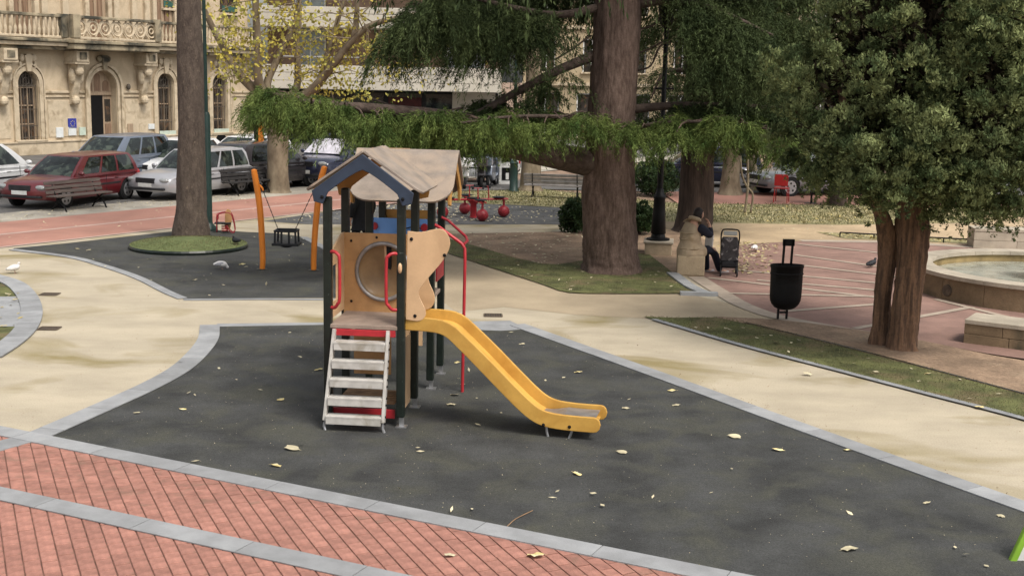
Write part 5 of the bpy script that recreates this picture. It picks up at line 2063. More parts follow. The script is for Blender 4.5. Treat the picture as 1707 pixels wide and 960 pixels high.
def pigeon(base, rz, m, label, peck=False, wing=None):
    t = thing('pigeon', label, 'pigeon', base, rz, 'pigeons on the paving')
    t.scale = (.84, .84, .84)
    b_ = MB()
    if peck:
        path = [(-.17, 0, .115), (-.12, 0, .12), (-.06, 0, .125), (.0, 0, .12), (.06, 0, .11), (.10, 0, .085), (.125, 0, .055), (.14, 0, .04), (.152, 0, .03)]
    else:
        path = [(-.17, 0, .085), (-.12, 0, .095), (-.06, 0, .11), (.0, 0, .125), (.055, 0, .14), (.08, 0, .17), (.09, 0, .20), (.105, 0, .215), (.125, 0, .21)]
    b_.tube(crv(path, 4), [.012, .020, .024, .030, .034, .04, .046, .052, .056, .060, .062, .063, .064, .064, .063, .062, .06, .056, .05, .045, .04, .034, .030, .028, .026, .027, .028, .029, .028, .026, .023, .016, .008][:len(crv(path, 4))], 12)
    b_.build('body', m, t, smooth=2)
    hx_ = path[-1]
    MB().tube([hx_, (hx_[0] + .022, 0, hx_[2] - .008)], [.006, .002], 5).build('beak', M['beak'], t)
    for s_ in (-1, 1):
        w_ = MB()
        w_.ball((-.045, s_ * .05, .115 if not peck else .122), (.105, .014, .04), 12, 6, Matrix.Rotation(R(-8), 3, 'Y'))
        w_.build('wing', wing or m, t, smooth=2)
        l_ = MB()
        l_.tube([(.01, s_ * .025, .08), (.015, s_ * .025, .005)], .005, 5)
        for dx, dy in ((.03, 0), (.025, .015), (.025, -.015), (-.015, 0)):
            l_.tube([(.015, s_ * .025, .006), (.015 + dx, s_ * .025 + dy, .004)], .003, 4)
        l_.build('leg', M['beak'], t)
    return t


pigeon(gp(24, 456), R(10), M['dove_white'], 'white pigeon walking on the beige path by the round kerb')
pigeon(gp(369, 449), R(20), M['dove_white'], 'pale pigeon pecking on the dark rubber below the turf mound', True, M['dove_grey'])
pigeon(gp(393, 409, .10), R(250), M['dove_dark'], 'dark pigeon at the right edge of the turf mound')
pigeon(gp(1453, 447), R(30), M['dove_dark'], 'dark pigeon on the red plaza paving near the fountain')
pigeon(gp(1258, 420), R(60), M['dove_white'], 'white pigeon on the leafy ground right of the pushchair', True)

# ================================================================== GRATES, CORNER PANEL
for (u, v), lab in (((83, 491), 'dark drain grate beside the round kerb, the farther of the two'), ((82, 548), 'dark drain grate beside the round kerb, the nearer of the two'), ((822, 526), 'brown drain grate on the path behind the slide')):
    t = thing('drain_grate', lab, 'drain grate', gp(u, v) + Vector((0, 0, .004)), R(2))
    mb = MB()
    w_ = .26 if u < 500 else .26
    mb.box((0, -.11, .004), (w_ * 1.02, .025, .008)).box((0, .11, .004), (w_ * 1.02, .025, .008)).box((-w_ * .5, 0, .004), (.025, .2, .008)).box((w_ * .5, 0, .004), (.025, .2, .008))
    mb.build('rim', M['grate'], t)
    for k in range(6):
        MB().box((-w_ * .5 + .04 + k * (w_ - .08) / 5, 0, .003), (.02, .20, .006)).build('bar', M['grate'], t)
    MB().add([(-w_ * .5, -.1, .001), (w_ * .5, -.1, .001), (w_ * .5, .1, .001), (-w_ * .5, .1, .001)], [(0, 1, 2, 3)]).build('pit', M['black_metal'], t)

M['lime'] = mat('lime_green_paint', (.22, .40, .04), .45, .12, 5)
M['white_panel'] = mat('white_panel', (.62, .62, .60), .5, .08, 5)
cp = thing('activity_board', 'corner of a green edged white play panel at the lower right edge', 'play panel', gp(1716, 935))
cp_poly = [(-.02, 0.0), (.14, .45), (.60, .50), (.70, 0.0)]
MB().prism([(.01, .02), (.155, .425), (.58, .475), (.67, .02)], (-.11, .0, -.02), (1, 0, 0), (0, .0, 1), (0, .03, 0)).build('board', M['white_panel'], cp, fix=True)
e_ = MB()
for a_, b_ in zip(cp_poly, cp_poly[1:]):
    e_.beam((a_[0] - .11, .01, a_[1] - .02), (b_[0] - .11, .01, b_[1] - .02), .05, .05, up=(0, 1, 0))
e_.build('edge', M['lime'], cp, bevel=.01)


# ================================================================== FALLEN LEAVES
def leaf_shape(seed, L=.11):
    rs = random.Random(seed)
    n = 12
    vs = [(0, 0, .012)]
    for k in range(n):
        q = 2 * math.pi * k / n
        lob = 1 + .10 * math.cos(5 * q) + rs.uniform(-.12, .12)
        x = L * .5 * lob * math.cos(q)
        y = L * .36 * lob * math.sin(q)
        vs.append((x, y, .003 + rs.uniform(0, .012) + .08 * abs(y)))
    vs += [(L * .5, 0, .006), (L * .68, .006, .008), (L * .68, .008, .008), (L * .5, .006, .006)]
    fs = [(0, 1 + k, 1 + (k + 1) % n) for k in range(n)] + [(n + 1, n + 2, n + 3, n + 4)]
    return vs, fs


LM = []
for k in range(6):
    vs, fs = leaf_shape(k)
    LM.append(MB().add(vs, fs).mesh('fallen_leaf', M['leaf_fallen' if k % 3 else 'leaf_pale']))
big = [(468, 668, 1.1, 'y'), (305, 684, 1.0, 'y'), (487, 750, 1.8, 'w'), (460, 778, 1.2, 'y'), (758, 660, 1.3, 'w'), (752, 676, 1.2, 'w'), (1037, 756, 1.2, 'w'), (1043, 682, 1.0, 'w'), (964, 622, 1.2, 'o'),
       (870, 575, 1.0, 'w'), (1120, 653, 1.3, 'y'), (1127, 677, 1.0, 'w'), (1225, 730, 1.5, 'w'), (1297, 752, 1.4, 'y'), (1412, 752, 1.0, 'y'), (1415, 918, 1.6, 'w'), (893, 931, 1.7, 'y'),
       (750, 930, 1.0, 'w'), (962, 792, 1.1, 'o'), (1632, 682, 1.2, 'y'), (1545, 840, .8, 'w'), (1668, 862, .8, 'w'), (762, 606, 1.0, 'y'), (531, 618, 1.2, 'y'), (228, 690, .9, 'w'), (1346, 626, 1.3, 'w'),
       (1547, 626, 1.2, 'y'), (1160, 948, 1.0, 'y'), (404, 442, 1.4, 'y'), (325, 468, 1.2, 'w'), (250, 433, 1.2, 'w'), (148, 418, 1.2, 'w'), (128, 416, 1.3, 'y'), (410, 446, 1.0, 'w')]
LL = ['yellow fallen leaf on the dark rubber left of the ladder foot', 'small yellow leaf on the dark rubber between the ladder and the curved kerb',
      'long pale leaf on the dark rubber below the ladder', 'yellow leaf on the dark rubber nearest the brick edge, below the ladder', 'cream leaf under the slide, the farther of two close together',
      'cream leaf under the slide, the nearer of two close together', 'pale leaf on the dark rubber below the foot of the slide', 'small pale leaf just right of the slide end',
      'orange brown leaf behind the slide', 'small pale leaf near the far tip of the dark rubber', 'yellow leaf on the dark rubber by the long side kerb, above a smaller pale one',
      'small pale leaf on the dark rubber by the long side kerb, below a yellow one', 'curled cream leaf on the dark rubber, leftmost of three in a row at the right', 'yellow leaf on the dark rubber, middle of three in a row at the right',
      'small yellow leaf on the dark rubber, rightmost of three in a row beside the kerb', 'large white leaf on the dark rubber in the lower right corner', 'large yellow leaf on the brick paving near the bottom edge',
      'small pale leaf on the brick paving, left of the large yellow leaf', 'brown leaf on the open dark rubber between slide and bricks', 'yellow leaf on the beige path beside the mossy strip at the right',
      'tiny pale fleck of leaf on the rubber near the right kerb', 'tiny pale leaf on the rubber at the far right edge', 'yellow leaf beside the red sliding pole', 'yellow leaf on the rubber left of the tower, by the curved kerb',
      'pale leaf on the dark rubber at the far left corner', 'cream leaf on the mossy strip, the farther of two', 'yellow leaf on the mossy strip, the nearer of two', 'yellow leaf on the grey edge strip at the bottom of the picture',
      'yellow leaf right of the pecking pigeon', 'pale leaf on the swing rubber near the kerb', 'pale leaf on the rubber left of the turf mound', 'pale leaf near the left tip of the swing rubber',
      'yellow leaf at the left tip of the swing rubber', 'small pale leaf next to the yellow one by the pecking pigeon']
for k, (u, v, s_, c) in enumerate(big):
    o = bpy.data.objects.new('fallen_leaf', LM[[1, 2, 4, 5][k % 4] if c != 'w' else [0, 3][k % 2]])
    COL.objects.link(o)
    o.location = gp(u, v) + Vector((0, 0, .022 if (v > 900 and u < 1000) or v > 600 and u > 1340 and u < 1650 and v < 700 else .010))
    o.scale = (s_ * .74, s_ * .74, s_ * .74)
    o.rotation_euler = (rnd.uniform(-.2, .2), rnd.uniform(-.2, .2), rnd.uniform(-.5, .5) + (0 if k % 3 else 3.0))
    tag(o, LL[k], 'leaf', 'fallen leaves')


def scatter(name, polys, n, L, z, m, kind='stuff'):
    pts = []
    for poly, cnt in zip(polys, n):
        P = [gp(*p) for p in poly]
        x0, x1 = min(p.x for p in P), max(p.x for p in P)
        y0, y1 = min(p.y for p in P), max(p.y for p in P)
        c = 0
        while c < cnt:
            x, y = rnd.uniform(x0, x1), rnd.uniform(y0, y1)
            ins = False
            for i in range(len(P)):
                a_, b_ = P[i], P[i - 1]
                if (a_.y > y) != (b_.y > y) and x < (b_.x - a_.x) * (y - a_.y) / (b_.y - a_.y) + a_.x:
                    ins = not ins
            if ins:
                pts.append((x, y, z + rnd.uniform(0, .012)))
                c += 1
    c = np.array(pts)
    k = len(c)
    d = unit(np.column_stack([rng.normal(size=k), rng.normal(size=k), rng.normal(size=k) * .18]))
    nr = unit(np.column_stack([rng.normal(size=k) * .25, rng.normal(size=k) * .25, np.ones(k)]))
    V, Fq = leaf_quads(c, d, rng.uniform(L * .5, L * 1.3, k), rng.uniform(L * .3, L * .6, k), nr)
    o = np_mesh(name, V, Fq, m)
    o['kind'] = kind
    return o


scatter('leaf_litter', [[(440, 366), (660, 342), (945, 348), (985, 360), (945, 373), (509, 373)], [(640, 342), (840, 342), (860, 372), (640, 373)], [(744, 392), (952, 388), (1060, 386), (902, 443), (791, 413)],
                        [(760, 405), (902, 443), (1069, 430), (1160, 488), (950, 487), (790, 435)], [(1190, 535), (1400, 580), (1700, 665), (1700, 695), (1400, 615), (1150, 548)], [(740, 320), (1130, 340), (1160, 372), (850, 343)]],
        (420, 330, 200, 70, 26, 300), .09, .024, M['leaf_pale'])
scatter('leaf_litter', [[(1180, 345), (1460, 345), (1800, 354), (1640, 371), (1400, 375), (1165, 371)], [(1360, 389), (1640, 401), (1640, 407), (1410, 398)], [(1190, 400), (1300, 408), (1280, 460), (1205, 455)], [(870, 318), (1000, 330), (990, 345), (860, 342)],
                        [(10, 480), (45, 490), (35, 545), (0, 570)]],
        (2600, 500, 420, 400, 20), .10, .022, M['leaf_fallen'])
scatter('leaf_litter', [[(-20, 372), (190, 350), (340, 340), (440, 331), (430, 322), (300, 330), (150, 342), (-20, 360)], [(0, 412), (540, 340), (440, 333), (0, 372)], [(310, 497), (120, 430), (290, 390), (540, 400), (590, 490)],
                        [(370, 546), (870, 553), (1700, 858), (1690, 950), (1200, 950), (100, 735)], [(1100, 345), (1300, 370), (1640, 400), (1330, 400), (1160, 395)]],
        (420, 40, 45, 45, 110), .07, .016, M['leaf_pale'])
# bits of grit and twig on the near rubber
scatter('grit', [[(370, 546), (870, 553), (1700, 858), (1690, 950), (1200, 950), (100, 735)], [(310, 497), (120, 430), (290, 390), (540, 400), (590, 490)]], (900, 380), .012, .008, M['leaf_pale'])
scatter('path_debris', [[(0, 420), (300, 500), (340, 545), (60, 725), (-20, 700), (60, 520), (0, 460)], [(880, 545), (1130, 548), (1707, 705), (1707, 835), (1300, 690)], [(310, 500), (840, 505), (840, 535), (370, 538)]],
        (260, 260, 80), .018, .004, M['wood_slat'])
scatter('path_debris', [[(40, 722), (160, 672), (250, 630), (330, 545), (338, 545), (258, 640), (165, 683), (60, 727)], [(880, 540), (1330, 702), (1707, 835), (1707, 828), (1330, 694), (885, 536)]], (90, 120), .022, .004, M['wood_slat'])


def blades(name, polys, n, h, z, m):
    pts = []
    for poly, cnt in zip(polys, n):
        P = [Vector((p[0], p[1], 0)) for p in poly]
        x0, x1 = min(p.x for p in P), max(p.x for p in P)
        y0, y1 = min(p.y for p in P), max(p.y for p in P)
        X = rng.uniform(x0, x1, cnt * 6)
        Yy = rng.uniform(y0, y1, cnt * 6)
        ins = np.zeros(cnt * 6, bool)
        for i in range(len(P)):
            a_, b_ = P[i], P[i - 1]
            if abs(b_.y - a_.y) < 1e-9:
                continue
            hit = ((a_.y > Yy) != (b_.y > Yy)) & (X < (b_.x - a_.x) * (Yy - a_.y) / (b_.y - a_.y) + a_.x)
            ins ^= hit
        q = np.column_stack([X[ins], Yy[ins], np.full(ins.sum(), z)])[:cnt]
        pts.append(q)
    c = np.concatenate(pts)
    k = len(c)
    d = unit(np.column_stack([rng.normal(size=k) * .5, rng.normal(size=k) * .5, np.ones(k)]))
    V, Fq = leaf_quads(c, d, rng.uniform(h * .5, h * 1.4, k), h * .22)
    o = np_mesh(name, V, Fq, m)
    o['kind'] = 'stuff'
    return o


blades('grass_blades', [lawn, mt + mb_], (7000, 8000), .026, .018, M['blade'])
blades('grass_blades', [gpx([(700, 322), (900, 316), (1130, 340), (1460, 343), (1800, 352), (1800, 373), (1640, 372), (1400, 376), (1160, 372), (1000, 366), (941, 347), (850, 342), (740, 338)])], (14000,), .07, .014, M['blade'])
mc = gp(315, 413)
q_ = rng.uniform(0, 6.283, 5000)
r__ = np.sqrt(rng.uniform(.1, 1, 5000)) * 1.14
zz_ = np.interp(r__, [.2, .45, .8, 1.05, 1.15], [.19, .17, .135, .11, .085])
V, Fq = leaf_quads(np.column_stack([r__ * np.cos(q_), r__ * np.sin(q_), zz_ - .004]), unit(np.column_stack([rng.normal(size=5000) * .5, rng.normal(size=5000) * .5, np.ones(5000)])), rng.uniform(.012, .03, 5000), .008)
np_mesh('turf_blades', V, Fq, M['blade'], md)['kind'] = 'stuff'
tg = MB().tube(crv([gp(845, 880) + Vector((0, 0, .014)), gp(860, 868) + Vector((0, 0, .02)), gp(888, 853) + Vector((0, 0, .014))], 4), .004, 5).build('twig', M['wood_slat'])
tag(tg, 'thin pale twig lying on the dark rubber near the front edge', 'twig')


# ================================================================== BENCHES
M['bench_wood'] = mat('weathered_bench_wood', (.105, .082, .072), .8, .3, 4, stretch=(.4, 4, 4), bump=.2)
bench = thing('park_bench', 'weathered slatted bench with black iron legs in front of the red estate car', 'bench', gp(133, 349), R(63), 'benches along the lane')
BLn = 1.0
for k, (y, z, a_) in enumerate(((-.20, .43, 0), (-.09, .435, 0), (.02, .43, 0), (.13, .425, 0))):
    MB().box((0, y, z), (2 * BLn, .10, .035)).build('seat_slat', M['bench_wood'], bench, bevel=.006)
for k, (y, z) in enumerate(((.17, .53), (.205, .65), (.24, .77))):
    MB().box((0, y, z), (2 * BLn, .03, .10), M=Matrix.Rotation(R(-15), 3, 'X')).build('back_slat', M['bench_wood'], bench, bevel=.006)
for x in (-.72, .72):
    lg = MB()
    lg.tube(crv([(x, -.27, 0), (x, -.18, .16), (x, -.04, .26), (x, .08, .38), (x, .15, .42)], 4), .024, 6)
    lg.tube(crv([(x, .27, 0), (x, .15, .16), (x, .03, .26), (x, -.12, .38), (x, -.22, .41)], 4), .024, 6)
    lg.tube([(x, .10, .40), (x, .18, .55), (x, .26, .82)], .02, 6)
    lg.tube([(x, -.24, .41), (x, .16, .41)], .02, 6)
    lg.build('iron_leg', M['black_metal'], bench, smooth=1)
bench.scale = (.92, .92, .9)
b2 = dup(bench, gp(414, 324), R(60), 'blackened slatted bench in front of the dark grey hatchback, beside the yellow leaved tree')
M['bench_dark'] = mat('blackened_bench_wood', (.022, .02, .02), .7, .3, 6)
for ch in b2.children:
    if 'slat' in ch.name:
        ch.data = ch.data.copy()
        ch.data.materials[0] = M['bench_dark']
b3 = dup(bench, gp(925, 331), R(172), 'bench with pale back slats far behind the rocker')
M['bench_pale'] = mat('pale_bench_wood', (.23, .21, .20), .8, .25, 4)
for ch in b3.children:
    if 'slat' in ch.name:
        ch.data = ch.data.copy()
        ch.data.materials[0] = M['bench_pale']

# ================================================================== CARS
M['glass_car'] = mat('car_glass', (.012, .017, .016), .05, .8, 2.6, spec=.45, dirt=(.06, .075, .06), dscale=3.2, dlo=.5, dhi=.62)
M['tyre'] = mat('tyre', (.012, .012, .013), .8, .3, 20)
M['rim'] = mat('wheel_rim', (.42, .42, .44), .35, .15, 12, metal=.7)
M['lamp_glass'] = mat('lamp_glass', (.30, .31, .31), .12, .2, 9, spec=.6)
M['tail_red'] = mat('tail_lamp', (.35, .015, .02), .2, .2, 9, spec=.5)
M['trim_dark'] = mat('dark_trim', (.022, .022, .024), .6, .3, 10)
M['plate'] = mat('number_plate', (.62, .62, .60), .5, .08, 10)


def car(label, base, ang, paint, kind='estate', L=4.5, W_=1.72, H=1.42, s=.9, lod=False):
    t = thing('parked_car', label, 'car', base, R(ang), 'cars parked along the street')
    t.scale = (s, s, s)
    hl = L / 2
    r_ = .31
    fx, rx = hl - .88, -hl + .86
    bz, belt = .22, .86
    if kind in ('suv', 'mpv'):
        belt = .95
    hood = belt - .02
    nose = .66 if kind != 'suv' else .78

    def arch(cx):
        return [(cx + (r_ + .06) * math.cos(math.pi * k / 8), r_ + (r_ + .06) * math.sin(math.pi * k / 8) * .98) for k in range(9)]
    a1, a2 = arch(fx), arch(rx)
    prof = [(hl - .05, bz + .06), (hl, .42), (hl - .01, nose - .06), (hl - .08, nose + .03), (hl - .55, hood - .05), (hl - 1.18, hood + .02)]
    prof += [(0, belt + .015), (-hl + .25, belt + .02), (-hl + .03, belt - .05), (-hl, .55), (-hl + .02, .34), (-hl + .09, bz + .05)]
    low = [(rx - r_ - .06, bz)] + [(x, z) for x, z in a2[::-1] if z > bz] + [(rx + r_ + .06, bz)] + [(fx - r_ - .06, bz)] + [(x, z) for x, z in a1[::-1] if z > bz] + [(fx + r_ + .06, bz)]
    poly = prof + low
    # slices across the width, so that nose, bonnet and tail are rounded
    ys = [-1, -.965, -.86, -.6, -.3, 0, .3, .6, .86, .965, 1]
    npf, nlow = len(prof), len(low)
    V, Fq = [], []
    NP = len(poly)
    for yy in ys:
        a_ = abs(yy)
        for q, (x, z) in enumerate(poly):
            isl_ = q >= npf
            kx = 1 - (.075 * a_ ** 4 if abs(x) > hl - .7 and not isl_ else 0) * min(1, (abs(x) - (hl - .7)) / .5 if abs(x) > hl - .7 else 0)
            zz = z
            if not isl_ and z > .6:
                zz = z - .055 * a_ ** 6 + .02 * (1 - a_ * a_)
            wy = W_ / 2
            if z < .40:
                wy *= 1 - .10 * (.40 - z) / .2
            elif z > .62:
                wy *= 1 - .045 * ((z - .62) / .3) ** 1.5
            e = max(0, (abs(x) - (hl - .75)) / .75)
            wy *= 1 - .10 * e * e
            V.append((x * kx, yy * wy, zz))
    S_ = len(ys)
    for k in range(S_ - 1):
        for q in range(NP):
            q2 = (q + 1) % NP
            Fq.append((k * NP + q, (k + 1) * NP + q, (k + 1) * NP + q2, k * NP + q2))
    tri = tessellate_polygon([[Vector((x, z, 0)) for x, z in poly]])
    for t3 in tri:
        Fq.append(tuple(t3))
        Fq.append(tuple((S_ - 1) * NP + q for q in t3[::-1]))
    body = MB().add(V, Fq).build('body', paint, t, smooth=1, fix=True)
    # cabin as a rounded shell; the panes are patches of the same surface, set a little proud
    if kind == 'estate':
        xb, xt = (hl - 1.22, -hl + .10), (hl - 2.0, -hl + .36)
    elif kind == 'hatch':
        xb, xt = (hl - 1.00, -hl + .12), (hl - 1.85, -hl + .62)
    elif kind == 'mpv':
        xb, xt = (hl - .80, -hl + .08), (hl - 1.65, -hl + .36)
    else:
        xb, xt = (hl - 1.15, -hl + .12), (hl - 1.85, -hl + .42)
    wb, wt = W_ * .472, W_ * .37
    zb = belt - .04

    def prm(v):
        v2 = v ** 1.25
        return xb[0] + (xt[0] - xb[0]) * v ** 1.08, xb[1] + (xt[1] - xb[1]) * v ** 1.6, wb + (wt - wb) * v2, zb + (H - .05 - zb) * (1 - (1 - v) ** 1.12)

    def surf(side, u, v, off=0.0):
        xf_, xr_, w_, z_ = prm(v)
        c = 2 * u - 1
        if side in (0, 1):
            sg_ = -1 if side == 0 else 1
            return Vector((xf_ - .10 + (xr_ + .08 - xf_ + .10) * u, sg_ * (w_ * (1 - .05 * c ** 4) + off), z_))
        if side == 2:
            return Vector((xf_ - .10 * c * c + off, w_ * .95 * c, z_ + off * .5))
        return Vector((xr_ + .08 * c * c - off, w_ * .95 * c, z_))

    def patch(mb, side, u0, u1, v0, v1, off, nu=8, nv=6):
        V = [surf(side, u0 + (u1 - u0) * a_ / nu, v0 + (v1 - v0) * b_ / nv, off) for b_ in range(nv + 1) for a_ in range(nu + 1)]
        mb.add(V, [(b_ * (nu + 1) + a_, b_ * (nu + 1) + a_ + 1, (b_ + 1) * (nu + 1) + a_ + 1, (b_ + 1) * (nu + 1) + a_) for b_ in range(nv) for a_ in range(nu)])
    rf = MB()
    for sd_ in range(4):
        patch(rf, sd_, 0, 1, 0, 1, 0)
    xf_, xr_, w_, z_ = prm(1)
    nu, nv = 10, 8
    V = []
    for b_ in range(nv + 1):
        for a_ in range(nu + 1):
            u, c = a_ / nu, 2 * b_ / nv - 1
            d_ = 2 * u - 1
            x0_, x1_ = xf_ - .10 * c * c, xr_ + .08 * c * c
            V.append(Vector((x0_ + (x1_ - x0_) * u, c * w_ * (1 - .05 * d_ ** 4), z_ + .055 * (1 - c ** 4) * (1 - d_ ** 6))))
    rf.add(V, [(b_ * (nu + 1) + a_, b_ * (nu + 1) + a_ + 1, (b_ + 1) * (nu + 1) + a_ + 1, (b_ + 1) * (nu + 1) + a_) for b_ in range(nv) for a_ in range(nu)])
    rf.build('cabin', paint, t, smooth=1, fix=False)

    def pane(nm, side, u0, u1, v0, v1):
        m2 = MB()
        patch(m2, side, u0, u1, v0, v1, .007)
        return m2.build(nm, M['glass_car'], t, smooth=2)
    pane('windscreen', 2, .05, .95, .04, .93)
    pane('rear_window', 3, .10, .90, .20, .90)
    segs = [(.10, .35), (.385, .63), (.665, .93)] if kind in ('estate', 'mpv') else [(.12, .46), (.50, .84)]
    for sd_ in (0, 1):
        for u0, u1 in segs:
            pane('side_window', sd_, u0, u1, .12, .90)
    for x in (fx, rx):
        for sgn in (-1, 1):
            w_ = MB()
            y = sgn * (W_ / 2 - .105)
            w_.tube([(x, y - .09, r_), (x, y + .09, r_)], r_, 22)
            wo_ = w_.build('wheel', M['tyre'], t, bevel=.02)
            rm_ = MB()
            yo = y + sgn * .092
            rm_.tube([(x, yo, r_), (x, yo + sgn * .006, r_)], r_ * .70, 18)
            rmo = rm_.build('rim', M['rim'], wo_)
            sp_ = MB()
            for k in range(5):
                q = 2 * math.pi * k / 5 + .3
                sp_.ball((x + math.cos(q) * r_ * .42, yo + sgn * .007, r_ + math.sin(q) * r_ * .42), (r_ * .13, .004, r_ * .13), 8, 4)
            sp_.build('rim_gap', M['trim_dark'], wo_)
            ad_ = MB()
            ad_.tube([(x, y - sgn * .05, r_ + .01), (x, y + sgn * .065, r_ + .01)], r_ + .035, 20)
            ad_.build('wheel_arch', M['trim_dark'], t)
    for sgn in (-1, 1):
        MB().ball((hl - .135, sgn * W_ * .335, nose - .045), (.10, .19, .075), 14, 6).build('headlight', M['lamp_glass'], t, smooth=1)
        MB().ball((-hl + .06, sgn * W_ * .38, .72), (.07, .10, .17), 10, 6).build('tail_light', M['tail_red'], t, smooth=1)
        MB().ball((xb[0] - .30, sgn * (W_ * .53), belt + .07), (.06, .10, .065), 10, 6).build('mirror', paint if kind != 'estate' else paint, t, smooth=1)
        if not lod:
            for x in (.12, -.95):
                MB().box((x, sgn * (W_ / 2 - .006), belt - .14), (.16, .03, .025)).build('door_handle', paint, t, bevel=.006)
            MB().box((-.12, sgn * (W_ / 2 + .002), .56), (2.0, .012, .05)).build('side_moulding', M['trim_dark'], t, bevel=.003)
            for x in (.55, -.42):
                MB().box((x, sgn * (W_ / 2 - .004), .60), (.008, .012, .50)).build('door_gap', M['trim_dark'], t)
    MB().box((hl - .025, 0, nose - .06), (.06, W_ * .40, .15)).build('grille', M['trim_dark'], t, bevel=.01)
    MB().box((hl - .05, 0, .36), (.10, W_ * .78, .07)).build('bumper_strip', M['trim_dark'], t, bevel=.02)
    MB().box((-hl + .05, 0, .42), (.10, W_ * .80, .07)).build('bumper_strip', M['trim_dark'], t, bevel=.02)
    MB().box((hl + .012, 0, .47), (.012, .50, .11)).build('number_plate', M['plate'], t)
    MB().box((-hl - .012, 0, .62), (.012, .50, .11)).build('number_plate', M['plate'], t)
    return t


def paint(nm, c, rough=.22, metal=0.0):
    return mat(nm, c, rough, .06, 2, spec=.5, metal=metal, coat=.6)


red_p = paint('faded_red_paint', (.12, .012, .016), .28)
silver_p = paint('silver_paint', (.40, .40, .42), .3, .25)
grey_p = paint('mid_grey_paint', (.24, .25, .27), .3, .3)
white_p = paint('white_paint', (.66, .66, .66), .3)
bluegrey_p = paint('blue_grey_paint', (.17, .20, .26), .28, .3)
dark_p = paint('dark_grey_paint', (.05, .045, .05), .25, .3)
navy_p = paint('navy_paint', (.022, .026, .055), .2, .2)


def C3(x, y):
    return Vector((x, y, .004))


car('dark red estate car with its front to the left, behind the slatted bench', C3(-11.75, 32.7), -107, red_p, 'estate', 4.7, 1.76, 1.44, .90)
car('silver estate car parked right of the dark red one, half hidden by the tall trunk', C3(-9.2, 35.2), -114, silver_p, 'estate', 4.4, 1.72, 1.46, .92)
car('dark grey hatchback seen from behind, left of the yellow leaved tree', C3(-7.7, 38.2), 58, dark_p, 'hatch', 4.2, 1.72, 1.46, .98)
car('dark blue off roader with a pale sunshade, right of the yellow leaved tree', C3(-5.7, 40.6), -114, navy_p, 'suv', 4.5, 1.82, 1.66, 1.0)
car('white hatchback at the left edge, behind the dark red car', C3(-14.6, 33.6), 72, white_p, 'hatch', 4.3, 1.76, 1.5, 1.0)
car('blue grey people carrier rising behind the roof of the dark red car', C3(-12.3, 38.3), -108, bluegrey_p, 'mpv', 4.3, 1.76, 1.62, .95)
car('white car parked behind the silver estate, left of the tall trunk', C3(-10.9, 39.9), -112, white_p, 'hatch', 4.2, 1.74, 1.5, .92)
car('white car roof showing behind the dark grey hatchback, right of the tall trunk', C3(-9.2, 42.5), -112, white_p, 'mpv', 4.2, 1.74, 1.5, .92)
car('white small car behind the parked scooters', C3(-1.6, 42.0), 175, white_p, 'hatch', 3.9, 1.7, 1.45, .9)
car('dark car behind the second cedar trunk', C3(6.3, 42.0), 178, navy_p, 'estate', 4.5, 1.76, 1.46, .95)
car('grey car with its nose showing left of the red chair', C3(9.5, 39.6), -160, grey_p, 'hatch', 4.3, 1.74, 1.46, .95)
car('dark car at the far right edge beyond the sandy path', C3(17.6, 44.0), -150, dark_p, 'hatch', 4.2, 1.74, 1.46, .95)
# folding sunshade inside the off roader's windscreen, seen on the glass
suv = [o for o in COL.objects if o.name.startswith('parked_car') and 'off roader' in o['label']][0]
hl_, W2 = 2.25, 1.82
zb_ = .93
Bq = [Vector((hl_ - 1.15, -W2 * .40, zb_ + .05)), Vector((hl_ - 1.15, W2 * .34, zb_ + .05)), Vector((hl_ - 1.62, W2 * .30, zb_ + .50)), Vector((hl_ - 1.62, -W2 * .34, zb_ + .50))]
nrm = (Bq[1] - Bq[0]).cross(Bq[3] - Bq[0]).normalized()
M['foil'] = mat('sunshade_foil', (.62, .60, .66), .35, .2, 6, metal=.2)
MB().prism([(0, 0), (1, 0), (.92, 1), (.08, 1)], Bq[0] + nrm * .012, Bq[1] - Bq[0], Bq[3] - Bq[0], nrm * .006).build('sunshade', M['foil'], suv)


